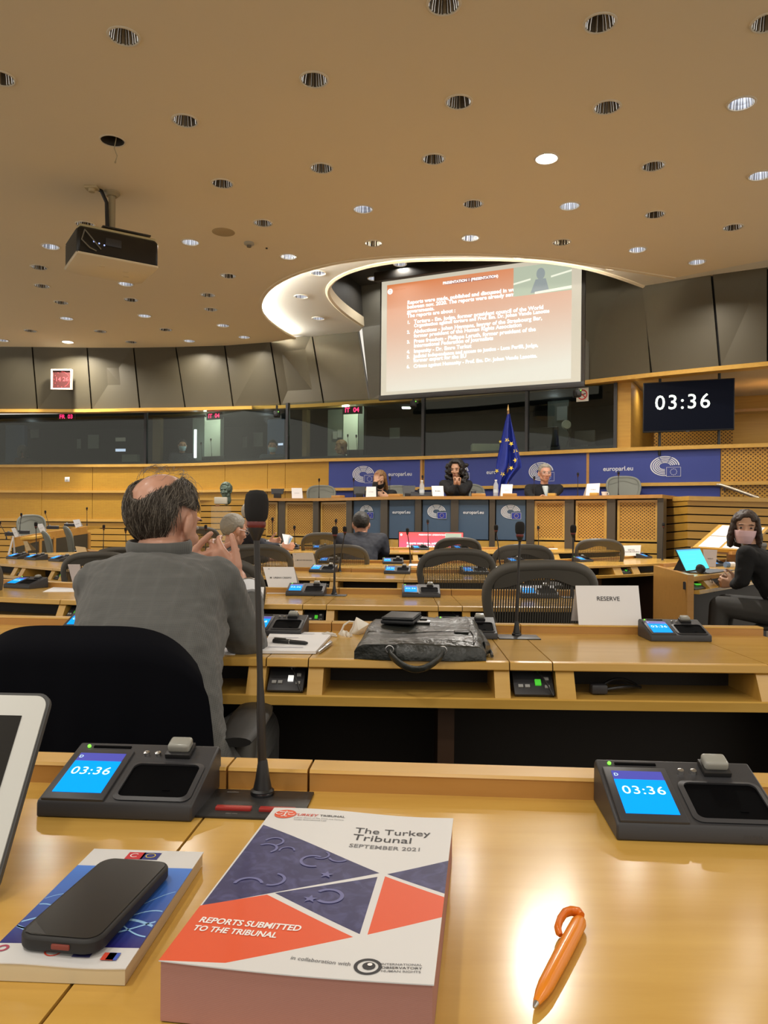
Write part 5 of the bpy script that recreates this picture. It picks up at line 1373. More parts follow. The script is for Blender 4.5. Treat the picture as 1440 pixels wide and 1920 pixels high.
def cloud(H, rx, ry, rz, cz, test, r=.013, step=9, cy=-.012):
    out = []
    for el in range(-60, 91, step):
        m = max(1, int(360 / step * math.cos(math.radians(el)))) if el < 90 else 1
        for i in range(m):
            az = 360 * i / m - 180        # 0 = face side, +-180 = back
            if not test(el, az): continue
            e, a = math.radians(el), math.radians(az)
            c = Vector((rx * math.cos(e) * math.sin(a), cy + ry * math.cos(e) * math.cos(a), cz + rz * math.sin(e)))
            out.append(shp(H, (c, r)))
    return out
def hair(root, H, style, m, voxel=.006):
    if style == 'short':
        s = cloud(H, .073, .092, .087, .037, lambda el, az: (el > 34 or (abs(az) > 62 and el > -2) or (abs(az) > 104 and el > -34) or (abs(az) > 128 and el > -56)) and not (abs(az) < 30 and el < 36), .0125)
        s.append(shp(H, ((0, -.020, .050), (.078, .090, .080))))
        return blob('hair', s, voxel, m, root, 2, [(.010, .012)])
    if style == 'bob':
        s = cloud(H, .078, .095, .090, .035, lambda el, az: (el > 33 or (abs(az) > 30 and el > 14) or (abs(az) > 56 and el > -40)), .014)
        for q in (-1, 1): s.append(hshp(H, ((q * .072, .022, .055), (.016, .034, .034)), ((q * .090, .014, -.05), (.020, .040, .034)), ((q * .086, .0, -.105), (.020, .044, .020))))
        s.append(hshp(H, ((0, -.075, .04), (.07, .03, .05)), ((0, -.078, -.10), (.075, .028, .03))))
        return blob('hair', s, voxel, m, root, 3, [(.012, .02)])
    if style == 'long':
        s = cloud(H, .078, .095, .090, .035, lambda el, az: (el > 40 or (abs(az) > 58 and el > -40)), .014)
        for q in (-1, 1): s.append(hshp(H, ((q * .078, .02, .04), (.014, .03, .03)), ((q * .085, .025, -.08), (.022, .036, .03)), ((q * .085, .03, -.19), (.026, .034, .03))))
        s.append(hshp(H, ((0, -.075, .04), (.07, .03, .05)), ((0, -.085, -.18), (.09, .03, .04))))
        return blob('hair', s, voxel, m, root, 3, [(.014, .02)])
    if style == 'curly':
        s = cloud(H, .090, .105, .098, .035, lambda el, az: (el > 38 or (abs(az) > 52 and el > -60)), .026, 14)
        rnd = random.Random(5)
        for k in range(60):
            q = rnd.choice((-1, 1)); s.append(shp(H, ((q * rnd.uniform(.07, .135), rnd.uniform(-.08, .03), rnd.uniform(-.19, .06)), rnd.uniform(.02, .032))))
        for k in range(30): s.append(shp(H, ((rnd.uniform(-.09, .09), rnd.uniform(-.13, -.08), rnd.uniform(-.2, .08)), .035)))
        return blob('hair', s, voxel, m, root, 2, [(.02, .018)])
def mask(root, H, m):
    n, mm = 12, 8; v = []; f = []
    for j in range(mm + 1):
        t_ = j / mm; z = -.004 - .088 * t_
        for i in range(n + 1):
            u = -1 + 2 * i / n
            x = u * (.071 - .026 * t_ ** 1.4); y = .022 + (.100 - .026 * t_ * t_) * math.sqrt(max(0, 1 - abs(u) ** 2.0)) ** 1.1 + .006 * math.sin(PI * t_) - .010 * t_ + .0022 * math.sin(t_ * PI * 6)
            v.append((x, y + .008, z))
    f = [[j * (n + 1) + i, j * (n + 1) + i + 1, (j + 1) * (n + 1) + i + 1, (j + 1) * (n + 1) + i] for j in range(mm) for i in range(n)]
    b = WB(H); b.add(v, f); o = b.build('face_mask', m, root, fix=False, angle=70)
    for q in (-1, 1):
        b = WB(H); b.tube([(q * .064, .030, -.010), (q * .078, .005, .012), (q * .084, -.018, .006)], .0016, 6); b.tube([(q * .052, .035, -.086), (q * .074, .01, -.04), (q * .084, -.018, -.004)], .0016, 6); b.build('ear_loop', M_WHITE, o)
    return o
def glasses(root, H, m=None):
    b = WB(H)
    for q in (-1, 1):
        b.tube([(q * .032 + .021 * math.cos(a), .101, .010 + .016 * math.sin(a)) for a in np.linspace(0, 2 * PI, 16)[:-1]], .0018, 6, closed=True)
        b.tube([(q * .052, .100, .014), (q * .074, .06, .016), (q * .082, -.01, .012)], .0018, 6)
    b.tube([(-.012, .102, .012), (.012, .102, .012)], .0018, 6)
    return b.build('glasses', m or M_BLACK2, root)
def person(label, hip, headc, a, hair_style, hair_m, skin, top_m, arms=None, look=None, pitch=0., roll=0., fem=False, legs=True, trousers=None, voxel=.008, hands=True, k=1., facial=True, shw=.175, open_v=None, lips=True, knee_z=None, neck=.145):
    hip, headc = Vector(hip), Vector(headc); f = Vector((math.cos(a), math.sin(a), 0)); r = Vector((math.sin(a), -math.cos(a), 0)); up = Vector((0, 0, 1))
    look = a if look is None else look
    root = thing('person', label, 'person', (hip.x, hip.y, 0), group=None)
    H = head_matrix(headc, look, pitch, roll)
    nb = headc - up * neck - f * .035
    sh = [nb + r * q * (shw * (.92 if fem else 1)) - up * .045 for q in (-1, 1)]
    body = head_shapes(H, fem) + limb([headc - up * .05 - f * .015, nb - up * .02], [.048, .052])
    ch = hip.lerp(nb, .68); wa = hip.lerp(nb, .28)
    cw = .13 if fem else .15
    Rm = Rz(a - PI / 2).to_3x3()
    body.append(hull((ch, (cw, .085, .10), Rm), (wa, (cw * .85, .085, .08), Rm)))
    body.append(hull((ch, (cw, .085, .10), Rm), (sh[0], .045), (sh[1], .045)))
    body.append(hull((hip, (cw * 1.05, .10, .085), Rm), (wa, (cw * .85, .085, .08), Rm)))
    top = [hull((ch, (cw + .022, .105, .11), Rm), (sh[0], .062), (sh[1], .062), (nb - up * .035, (.075, .065, .03), Rm)), hull((nb - up * .03, (.072, .062, .03), Rm), (nb + up * .012, (.058, .056, .022), Rm)), hull((ch, (cw + .022, .105, .11), Rm), (wa, (cw + .012, .108, .09), Rm)), hull((wa, (cw + .012, .108, .09), Rm), (hip - up * .0, (cw + .025, .118, .09), Rm))]
    arms = arms or {}
    for qi, q in ((0, -1), (1, 1)):
        ar = arms.get('L' if q < 0 else 'R')
        if ar is None:
            el = sh[qi] + r * q * .06 - up * .26 + f * .06; wr = el + f * .22 - r * q * .08 + up * .02; hd, hl, hs, cu = (f - up * .2), -r * q, q, .5
        else:
            el, wr = Vector(ar[0]), Vector(ar[1]); hd, hl, hs, cu = ar[2:6]
        body += limb([sh[qi], el, wr], [.042, .034, .025])
        top += limb([sh[qi], el], [.064, .050]) + limb([el, el.lerp(wr, .88)], [.050, .036])
        if hands: body += hand_shapes(wr, hd, hl, hs, cu, k=.95 if fem else 1.05)
    if legs:
        tr = []
        for q in (-1, 1):
            h0 = hip + r * q * .085 - up * .01; kn = hip + f * .42 + r * q * .10 + up * ((knee_z if knee_z is not None else -.02)); ft = kn - up * max(.05, min(.40, kn.z - .08)) + f * .03
            body += limb([h0, kn, ft], [.07, .05, .035]) + [hull((ft, .04), (ft + f * .15 - up * .02, .03))]
            tr += limb([h0, kn, ft + up * .03], [.094, .068, .055])
            b = WB(); b.shape(hull((ft - up * .01, .050), (ft + f * .16 - up * .025, .038), (ft + f * .08 - up * .03, .042))); b.build('shoe', M_BLACK, root)
        blob('trousers', tr + [hull((hip - up * .01, (cw + .022, .112, .08), Rm), (hip + up * .05, (cw + .01, .108, .05), Rm))], max(voxel, .010), trousers or M_BLACK, root, 3)
    blob('body', body, voxel, skin, root, 2)
    blob('jacket', top, max(voxel, .009), top_m, root, 3, [(.012, .06)])
    if open_v:
        b = WB(Tm(*(nb - up * .0)) @ Rz(a - PI / 2)); b.hull([(-.035, .070, -.01), (.035, .070, -.01), (.042, .062, -.03), (-.042, .062, -.03), (.006, .128, -.23), (-.006, .128, -.23), (0, .10, -.02), (.025, .117, -.11), (-.025, .117, -.11), (0, .04, -.15), (0, .02, -.02)]); b.build('shirt', open_v, root)
    if hair_style: hair(root, H, hair_style, hair_m, .007)
    if facial: face_parts(root, H, hair_m or HAIR['grey'], lips)
    return root, H, nb, f, r
M_SUITN = mat('navy_suit', (.012, .014, .024), .75)
M_BLK = mat('black_cloth', (.006, .006, .007), .9)
M_DKSUIT = mat('dark_suit', (.018, .019, .022), .8)
M_SHIRT = mat('pale_shirt', (.55, .62, .62), .7)
M_MASKW = mat('mask_pale_blue', (.45, .62, .72), .7)
M_MASKP = mat('mask_pink', (.86, .58, .61), .7)
M_MASKB = mat('mask_black', (.008, .008, .009), .8)
v3 = Vector

# --- navy suited man in the middle rows, seen from behind
Y = 7.35; hc = U(677, 985, Y)
person('person in a navy suit seen from behind, sitting in the middle rows before the podium', (hc.x, Y - .32, .50), hc, PI / 2, 'short', HAIR['salt'], SKIN['rosy'], M_SUITN, {'R': (U(722, 1035, Y - .05), U(700, 1050, Y + .25), (-.6, .6, 0), (0, 0, 1), 1, .4), 'L': (U(634, 1035, Y - .05), U(655, 1050, Y + .25), (.6, .6, 0), (0, 0, 1), -1, .4)}, look=PI / 2 + .05, pitch=.25, trousers=M_SUITN, neck=.088, shw=.20)
# --- grey haired man with glasses, left of the middle
Y = 5.75; hc = U(438, 996, Y)
pr, H, nb, f, r = person('person with grey hair, glasses and dark jacket beside a lit tablet, left of centre', (hc.x - .22, Y - .22, .50), hc, .85, 'short', HAIR['grey'], SKIN['rosy'], M_DKSUIT, {'R': (U(474, 1042, Y - .12), U(500, 1048, Y + .1), (.7, .6, 0), (-.6, .6, .3), 1, .4), 'L': (U(450, 1048, Y + .2), U(486, 1050, Y + .3), (.7, .4, 0), (.3, -.6, .3), -1, .4)}, look=.75, pitch=.22, trousers=M_DKSUIT, neck=.125)
glasses(pr, H, M_METAL)
# --- person behind him holding a folded paper
Y = 7.55; hc = U(472, 966, Y)
pr, H, nb, f, r = person('person in navy holding a folded white paper, half hidden by the big microphone', (hc.x - .12, Y - .1, .56), hc, .25, 'short', HAIR['white'], SKIN['rosy'], M_SUITN, {'R': (U(492, 1024, Y - .15), U(527, 1025, Y), (1, .1, .05), (0, .2, 1), -1, .6), 'L': (U(480, 1015, Y + .2), U(503, 1018, Y + .1), (1, .0, .1), (0, .2, 1), 1, .6)}, look=.1, pitch=.3, trousers=M_SUITN)
b = WB(); 
for px0, px1, y0, y1 in ((499, 504.5, 1013, 1021), (521, 528, 1020, 1028)): b.hull([U(px, y, Y + dy) for px in (px0, px1) for y in (y0, y1) for dy in (-.05, .05)])
b.build('shirt_cuffs', M_WHITE, pr, bev=.004)
pp = thing('folded_paper', 'folded white printed paper held up over the fifth desk', 'paper', U(537, 1012, 7.5)); b = WB()
qa = [U(529, 1001, 7.45), U(543, 1003, 7.5), U(541, 1021, 7.45), U(533, 1020, 7.4)]; qb = [U(543, 1003, 7.5), U(549.5, 1007, 7.42), U(543, 1020, 7.4), U(541, 1021, 7.45)]
for q in (qa, qb): b.add(q + [p + v3((0, .004, 0)) for p in q], [[0, 1, 2, 3], [7, 6, 5, 4], [0, 4, 5, 1], [1, 5, 6, 2], [2, 6, 7, 3], [3, 7, 4, 0]])
b.build('sheet', M_PAPER, pp, smooth=False)
b = WB(); qb2 = [p + v3((0, -.006, 0)) for p in [U(544, 1008, 7.44), U(547.5, 1009, 7.40), U(543, 1018, 7.39), U(541.5, 1018, 7.41)]]; b.poly(qb2); b.build('blue_print', mat('print_blue', (.2, .45, .75), .6), pp, fix=False)

# --- podium: woman with her hand on her forehead
Y = POD.pos(PODK(712), .55, 0).y + .05; hc = U(713, 900, Y)
pr, H, nb, f, r = person('person with long fair hair and black jacket holding her forehead, on the podium', (hc.x + .03, Y + .14, 1.18), hc, -PI / 2, 'long', HAIR['blond'], SKIN['pale'], M_BLK, {'R': (U(702, 926, Y - .22), U(703.5, 904, Y - .2), (.25, .1, 1), (1, -.1, -.2), -1, .35), 'L': (U(738, 925, Y - .05), U(728, 931, Y - .2), (-1, -.2, 0), (0, 0, 1), 1, .5)}, look=-PI / 2 - .15, pitch=.55, fem=True, open_v=SKIN['pale'])
mask(pr, H, M_MASKB)
# --- podium: woman with black curly hair, hands clasped at her chin
Y = POD.pos(PODK(857), .5, 0).y + .05; hc = U(855.5, 881, Y)
pr, H, nb, f, r = person('person with black curly hair, hands clasped under the chin, in the middle of the podium', (hc.x + .08, Y + .12, 1.18), hc, -PI / 2, 'curly', HAIR['black'], SKIN['warm'], M_BLK, {'R': (U(846, 921, Y - .2), U(851.5, 911, Y - .2), (.45, .1, .9), (-.3, -.9, .2), -1, .9), 'L': (U(868, 921, Y - .2), U(861.5, 911, Y - .2), (-.45, .1, .9), (.3, -.9, .2), 1, .9)}, look=-PI / 2 - .35, pitch=.2, fem=True)
# --- podium: man with grey hair and black blazer
Y = POD.pos(PODK(1016), .5, 0).y + .05; hc = U(1021.5, 888.5, Y)
pr, H, nb, f, r = person('person with short grey hair, black blazer and pale shirt at the right of the podium', (hc.x - .03, Y + .05, 1.20), hc, -PI / 2, 'short', HAIR['grey'], SKIN['rosy'], M_BLK, {'R': (U(990, 924, Y - .05), U(1003, 941, Y - .22), (1, -.2, 0), (0, 0, 1), -1, .5), 'L': (U(1043, 924, Y - .05), U(1032, 941, Y - .22), (-1, -.2, 0), (0, 0, 1), 1, .5)}, look=-PI / 2 + .05, pitch=.05, open_v=M_SHIRT, shw=.19)
glasses(pr, H, M_METAL)
b = WB(); b.tube([nb + f * .10 - r * .05 + v3((0, 0, -.02)), nb + f * .145 - r * .02 + v3((0, 0, -.15)), nb + f * .15 + v3((0, 0, -.24)), nb + f * .145 + r * .02 + v3((0, 0, -.15)), nb + f * .10 + r * .05 + v3((0, 0, -.02))], .006, 6); b.build('lanyard', M_INK, pr)

# --- interpreters in the booths
def booth_person(label, px, py, v, look, hs, hm, sk, topm, mk=None, fem=False):
    s_ = SILL.s_px(px, 2.6, v); Y = SILL.pos(s_, v, 0).y; hc = U(px, py, Y)
    pr, H, nb, f, r = person(label, (hc.x, Y, 1.72), hc, look, hs, hm, sk, topm, None, look=look, pitch=.12, fem=fem, legs=False, voxel=.010, lips=mk is None)
    if mk: mask(pr, H, mk)
    return pr
booth_person('person with dark hair in profile behind the booth glass under the sign FR 03', 42, 847, .9, PI - .3, 'bob', HAIR['dark'], SKIN['warm'], mat('dark_brown_top', (.03, .015, .01), .8), fem=True)
booth_person('person in dark suit and pale mask behind glass, left of the left IT 04 sign', 342, 836, .85, -1.2, 'short', HAIR['black'], SKIN['tan'], M_SUITN, M_MASKW)
booth_person('person with mask and grey top behind booth glass, between the IT 04 signs', 511, 838, .85, -1.5, 'short', HAIR['salt'], SKIN['warm'], mat('grey_blue_top', (.06, .08, .11), .8), M_MASKW)
booth_person('person with fair hair in profile behind the booth glass under the right IT 04 sign', 639, 839, .7, PI - .2, 'bob', HAIR['blond'], SKIN['pale'], mat('olive_top', (.06, .05, .035), .8), fem=True)

# --- masked woman at the right
Y = 5.15; hc = U(1397, 993, Y); a = 2.55
pr, H, nb, f, r = person('person in black with brown hair and pink mask, turning around at the right', (2.66, 5.0, .53), hc, a, None, HAIR['brown'], SKIN['pale'], M_BLK, {'L': (U(1392, 1088, 4.98), U(1377, 1096, 5.22), (-.75, .7, .1), (.1, -.3, 1), 1, .7), 'R': (U(1420, 1070, 5.5), U(1385, 1088, 5.42), (-.9, .35, -.05), (.1, .2, 1), -1, .7)}, look=-PI / 2 - .38, pitch=.02, roll=-.05, fem=True, trousers=mat('grey_trousers', (.05, .048, .045), .85), voxel=.006, lips=False, knee_z=.03, neck=.118, shw=.19)
hair(pr, H, 'bob', HAIR['brown'], .005); mask(pr, H, M_MASKP)

# ================================================================== MAN IN THE GREY CHECKED SUIT (foreground, from behind)
M_CHECK = mat('grey_checked_cloth', (.075, .072, .066), .85, sheen=.15)
nt = NT(M_CHECK); tc = nt.n('ShaderNodeTexCoord')
def wv(axis, sc, lo):
    x = nt.n('ShaderNodeTexWave', wave_type='BANDS', bands_direction=axis, i_Scale=sc, i_Distortion=.15, i_Detail=1.0); x.inputs['Detail Scale'].default_value = 2.
    nt.l(tc, 'Object', x, 'Vector'); r_ = ramp(nt, (0, 0, 0), (1, 1, 1), lo, 1.); nt.l(x, 'Fac', r_, 'Fac'); return r_
ws = [wv('X', 95, .4), wv('Z', 95, .4), wv('X', 7.0, .86), wv('Z', 7.0, .86)]
def add(a_, b_, k):
    m_ = nt.n('ShaderNodeMixRGB', blend_type='ADD'); m_.inputs[0].default_value = k
    nt.t.links.new(a_.outputs[0], m_.inputs[1]); nt.t.links.new(b_.outputs[0], m_.inputs[2]); return m_
s1 = add(add(add(ws[0], ws[1], 1.), ws[2], .4), ws[3], .4)
rp = ramp(nt, (.078, .079, .076), (.110, .111, .106), .1, 2.2); nt.l(s1, 0, rp, 'Fac'); nt.l(rp, 'Color', nt.b, 'Base Color')
no = nt.n('ShaderNodeTexNoise', i_Scale=900.0, i_Detail=2.0); nt.bump(no, 'Fac', .25, .0006)
man = thing('person', 'person with bald crown and grey checked suit seen from behind, hands folded', 'person', (-.47, 1.55, 0))
hc = U(307, 984, 1.86); HM = head_matrix(hc, PI / 2 - .38, .22, .03)
shL, shR = U(186, 1096, 1.80), U(404, 1088, 1.82)
elR, wrR = U(459, 1203, 1.93), U(445, 1084, 2.08)
elL, wrL = U(200, 1215, 2.0), U(347, 1062, 2.10)
nbm = U(302, 1035, 1.83); upb = U(288, 1112, 1.76); lo = U(272, 1290, 1.60); hp = Vector((-.46, 1.52, .60))
body = head_shapes(HM) + limb([hc + v3((0, -.02, -.05)), nbm], [.052, .060])
body += [hull((upb + v3((0, .02, 0)), (.11, .04, .07)), (lo, (.11, .06, .09))), hull((upb + v3((0, .02, 0)), (.11, .04, .07)), (shL, .035), (shR, .035), (nbm - v3((0, -.01, .03)), .042)), hull((lo, (.11, .06, .09)), (hp, (.12, .08, .09)))]
body += limb([shL, elL, wrL], [.045, .036, .026]) + limb([shR, elR, wrR], [.045, .036, .0255])
body += hand_shapes(wrR, (-.70, .10, .62), (.62, -.2, .70), 1, .5, .10, .98, .75)
body += hand_shapes(wrL, (.80, .02, .12), (-.1, -.3, .9), -1, .30, .10, .95, .6)
for q in (-1, 1):
    h0 = hp + v3((q * .09, .05, -.06)); kn = h0 + v3((q * .03, .45, .0)); ft = kn + v3((0, .05, -.42))
    body += limb([h0, kn, ft], [.075, .055, .04])
blob('body', body, .0042, mat('skin_scalp', (.55, .29, .20), .38, spec=.5), man, 3)
def sl_(px, py, Y): return U(px, py, Y)
jk = [hull((shL, .057), (shR, .055), (upb, (.165, .080, .095)), (nbm + v3((0, -.01, -.012)), (.069, .058, .026))),
      hull((shL + v3((.01, 0, -.02)), .055), (upb + v3((0, 0, -.08)), (.178, .085, .08)), (lo, (.160, .105, .10))), hull((shR + v3((-.03, 0, -.02)), .055), (upb + v3((0, 0, -.08)), (.172, .085, .08)), (lo, (.157, .105, .10))),
      hull((lo, (.158, .105, .10)), (hp, (.165, .125, .10))), hull((upb, (.165, .085, .095)), (lo, (.158, .108, .10)))]
jk += limb([shR, elR + v3((0, -.01, .012))], [.060, .054]) + limb([elR, U(467, 1132, 2.03)], [.052, .042]) + [hull((elR + v3((0, -.005, .01)), .053), (elR + v3((.012, .03, -.006)), .040))]
jk += limb([shL, elL], [.060, .052]) + limb([elL, elL.lerp(wrL, .8)], [.052, .040])
jo = blob('jacket', jk, .006, M_CHECK, man, 4, [(.012, .11), (.006, .028)])
b = WB()                                  # turned collar at the nape
cpts = [nbm + v3((.070 * math.cos(t_), .058 * math.sin(t_) - .014, +.012 + .006 * math.sin(t_))) for t_ in np.linspace(-PI - .5, .5, 22)]
b.tube(cpts, [(.007, .017)] * len(cpts), 10); b.build('collar', M_CHECK, man)
b = WB()                                  # sleeve seam at the right shoulder
b.tube([shR + v3((-.028, -.04, .048)), shR + v3((-.022, -.062, .01)), shR + v3((-.02, -.066, -.03)), shR + v3((-.02, -.06, -.07))], .0018, 6); b.build('sleeve_seam', mat('seam_dark', (.03, .029, .027), .9), man)
cu = limb([U(466, 1122, 2.035), U(456, 1098, 2.065)], [.036, .033]); b = WB()
ax = (U(456, 1098, 2.065) - U(467, 1124, 2.03)).normalized(); b.tube([U(467.5, 1124, 2.03), U(461, 1104, 2.058)], [.0385, .0365], 20); b.build('shirt_cuff', mat('white_cotton', (.72, .74, .78), .8), man)
b = WB(); b.tube([U(460.5, 1102, 2.06) + (ax.orthogonal().normalized() * math.cos(t_) + ax.cross(ax.orthogonal().normalized()) * math.sin(t_)) * .0335 for t_ in np.linspace(0, 2 * PI, 20)[:-1]], .0035, 6, closed=True); b.build('watch_bracelet', M_METAL, man)
blob('trousers', [hull((hp + v3((0, 0, -.04)), (.172, .13, .09)), (hp + v3((0, .02, .03)), (.165, .125, .06)))] + sum([limb([hp + v3((q * .09, .05, -.06)), hp + v3((q * .12, .50, -.06)), hp + v3((q * .12, .55, -.45))], [.095, .072, .058]) for q in (-1, 1)], []), .010, M_CHECK, man, 3)
# hair: grey-brown fringe round the back and sides, thin wisps over the crown
M_HB = mat('hair_greybrown', (.060, .046, .034), .5); M_HG = mat('hair_greystrand', (.17, .145, .115), .5); M_HD = mat('hair_darkstrand', (.045, .034, .025), .5)
def has_hair(el, az):
    A_ = abs(az)
    lim = -8 + (180 - A_) * .76 if A_ > 90 else 52
    return A_ > 74 and el < lim and el > (-56 if A_ > 122 else (8 if A_ < 108 else 8 - (A_ - 108) * 3.4))
hs = cloud(HM, .073, .094, .086, .035, has_hair, .0095, 7)
blob('hair', hs, .0045, M_HB, man, 2, [(.010, .010)])
rnd = random.Random(3)
bufs = [WB(), WB()]
def surf(el, az, off):
    e, a_ = math.radians(el), math.radians(az)
    return HM @ Vector(((.073 + off) * math.cos(e) * math.sin(a_), -.012 + (.094 + off) * math.cos(e) * math.cos(a_), .035 + (.086 + off) * math.sin(e)))
cnt = 0
while cnt < 2600:
    az = rnd.choice((-1, 1)) * rnd.uniform(78, 180); el = rnd.uniform(-46, 68)
    if not has_hair(el - 5, az): continue
    cnt += 1
    if abs(az) < 115 and el < 6: continue
    L = min(rnd.uniform(18, 34), el + 66 if abs(az) > 115 else el - 2); da = rnd.uniform(-12, 12) * (1 if abs(az) > 120 else 1.6); o1 = rnd.uniform(.0075, .0115)
    bufs[0 if rnd.random() < .62 else 1].tube([surf(el - L * t_, az + da * t_, o1 - .002 * t_ + .003 * math.sin(t_ * 3)) for t_ in (0, .35, .7, 1)], [.0005, .0006, .0005, .0002], 4, caps=False)
for k in range(60):                      # sparse long hairs across the bald crown
    az = rnd.uniform(-180, 180); el = rnd.uniform(52, 88); o1 = rnd.uniform(.002, .016)
    bufs[1].tube([surf(el - 26 * t_, az + rnd.uniform(-3, 3) + 22 * t_, o1 + .012 * math.sin(t_ * 3)) for t_ in (0, .35, .7, 1)], [.00035] * 4, 4, caps=False)
bufs[0].build('dark_hair_strands', M_HD, man, fix=False); bufs[1].build('grey_hair_strands', M_HG, man, fix=False)
face_parts(man, HM, M_HB)

# --- his chair with a dark coat over the back
M_COAT = mat('navy_black_coat', (.0035, .0038, .006), .95, spec=.1)
CHX, CHY = -.56, 1.42
mc = dup(chair0, Tm(CHX, CHY + .30, 0), 'chair of the grey suited man with a dark coat over its back', skip=('back_frame', 'top_band', 'back_mesh', 'spine'))
b = MB(); b.tube([(x, -.315 + .8 * x * x + .012, .62) for x in np.linspace(-.2, .2, 9)], [(.008, .21)] * 9, 12); b.build('backrest', M_CHAIR, mc)
v = []; f = []; n, m = 40, 26
for j in range(m + 1):
    t_ = j / m
    for i in range(n + 1):
        u = -1 + 2 * i / n
        z = .890 - .52 * t_ - .075 * abs(u) ** 4.5 * (1 - .6 * t_)
        hw = (.232 + .018 * math.sin(min(1, t_ * 2.2) * PI / 2)) * (1 if t_ > .0 else 1)
        if t_ < .12: hw *= .90 + .10 * math.sqrt(t_ / .12)
        fold = .010 * math.sin(u * 9 + 1.0) * t_ + .006 * math.sin(u * 21 + t_ * 3) * t_
        y = CHY - .045 - .06 * (1 - t_) ** 2 * 0 + .85 * (u * hw) ** 2 - fold + .022 * (t_ - .4)
        if t_ < .06: y += .05 * (1 - t_ / .06)
        v.append((CHX + u * hw, y, z))
for j in range(m):
    for i in range(n): f.append([j * (n + 1) + i, j * (n + 1) + i + 1, (j + 1) * (n + 1) + i + 1, (j + 1) * (n + 1) + i])
N = len(v); v += [(p[0] * 1 + (CHX - p[0]) * .02, p[1] + .012, p[2] - .004) for p in v]; f += [[N + k for k in q[::-1]] for q in f]
b = WB(); b.add(v, f); tag(b.build('draped_coat', M_COAT, None, fix=False, angle=80), 'dark coat draped over the chair back in front of the grey suited man', 'coat')
# ================================================================== NAME CARDS
def card(label, tl, tr, br, bl, Yb, txt=(), lean=.05, col=None, group='folded name cards', tsize=.16, z=None, mark=True):
    """tent card: base corners at depth Yb, top edge leaning away from the reader"""
    BL, BR = U(*bl, Yb), U(*br, Yb)
    if z is not None:
        BL.z = BR.z = z
    Yt = Yb + lean
    TL, TR = U(*tl, Yt), U(*tr, Yt)
    t = thing('name_card', label, 'name card', (BL + BR) / 2, group=group)
    b = WB(); th = v3((0, .0015, 0))
    back = [BL + v3((0, 2 * lean + .015, 0)), BR + v3((0, 2 * lean + .015, 0))]
    b.add([BL, BR, TR, TL, back[0], back[1]], [[0, 1, 2, 3], [5, 4, 3, 2]]); b.build('card', col or M_WHITE, t, smooth=False, fix=False)
    M = frame((BL + BR + TL + TR) / 4, BR - BL, (TL + TR) / 2 - (BL + BR) / 2); wv = (BR - BL).length
    for k, (s_, dy, w_) in enumerate(txt):
        lettering(s_, M @ Tm(0, dy * wv, .0015), w_ * wv, t, M_INK, bold=.004)
    if mark:
        b = WB(M); b.box((-wv * .42, (TL - BL).length * .38, .001), (wv * .05, wv * .022, .0005)); b.build('corner_mark', mat('mark_grey', (.25, .25, .27), .6), t)
    return t
def on_row(row, px, off=.02):
    path, D, z = ROW[row]; return path.pos(path.s_px(px, z, D + off), D + off, z)
LZ = .0255
Yc = on_row(1, 1140).y
card('large white card lettered RESERVE standing on the desk edge', (1079, 1098), (1197, 1098), (1204, 1170), (1085, 1168), Yc, [('RESERVE', .10, .36)], .04, z=TZ + LZ, mark=False)
Yc = on_row(2, 525).y
card('white name card lettered M. URBAN CRESPO', (493, 1063), (551, 1063), (559, 1101), (503, 1101), Yc, [('M. URBAN CRESPO', -.03, .72)], .04, z=TZ + LZ)
Yc = on_row(3, 572).y
card('pale name card behind the M. URBAN CRESPO card, left of a blue screen console', (548, 1037), (587, 1036), (593, 1062), (552, 1062), Yc, [('J. MOLES FERNANDEZ', -.02, .78)], .04, z=TZ + LZ, col=mat('pale_card', (.62, .55, .48), .6))
Yc = on_row(3, 962).y
card('white card with an empty front just above the nearest grey chair', (926, 1062), (996, 1062), (999, 1082), (929, 1082), Yc, [], .04, z=TZ + LZ)
Yc = on_row(4, 511).y
card('small white name card right of the lit tablet', (495, 1026), (522, 1026), (528, 1045), (499, 1045), Yc, [('N. VERDIER', -.12, .5)], .04, z=TZ + LZ)
Yc = on_row(4, 1183).y
card('white name card with two lines of print at the right of the fourth desk', (1167, 1023), (1202, 1022), (1200, 1046), (1165, 1046), Yc, [('SERGEJ', .03, .35), ('GUILLAUME HORSMAN', -.08, .86)], .04, z=TZ + LZ)
Yc = on_row(5, 1045).y
card('white name card with one line of print below the perforated podium panel', (1031, 1005), (1060, 1004), (1058, 1023), (1029, 1023), Yc, [('E. MUENCH', .0, .42)], .04, z=.82 + LZ)
card('greyish back of a name card behind the turquoise laptop', (1318, 1030), (1345, 1031), (1342, 1060), (1322, 1060), 6.3, [('RESERVE', -.05, .5)], .05, z=TZ + .002, col=mat('grey_card', (.42, .37, .36), .6), mark=False)
# podium cards
for (tl, tr, br, bl, px, s, lab) in [((546.5, 915), (566, 915), (567.5, 929), (547.5, 929), 557, 'M. KARLSSON', 'small white card at the left end of the podium, before the empty chair'),
        ((687, 912.5), (705, 912.5), (705.5, 928.5), (686, 928.5), 696, 'A. POWER', 'small white card before the fair haired person on the podium'),
        ((809, 911), (831, 911), (832.5, 926.5), (811, 926.5), 821, 'M. BIAL', 'small white card left of the curly haired person'),
        ((940, 908), (961.5, 908), (959.5, 926), (938.5, 926), 950, 'J. LANOTTE', 'small white card under the hanging flag'),
        ((1100.5, 907), (1125, 906), (1123, 926), (1098, 926), 1111, 'J. HEYMANS', 'small white card right of the grey haired podium person')]:
    Yb = podpos(px, .06).y
    card(lab, tl, tr, br, bl, Yb, [(s, .0, .45)], .05, z=ZD + .001, group='name cards on the podium', mark=False)
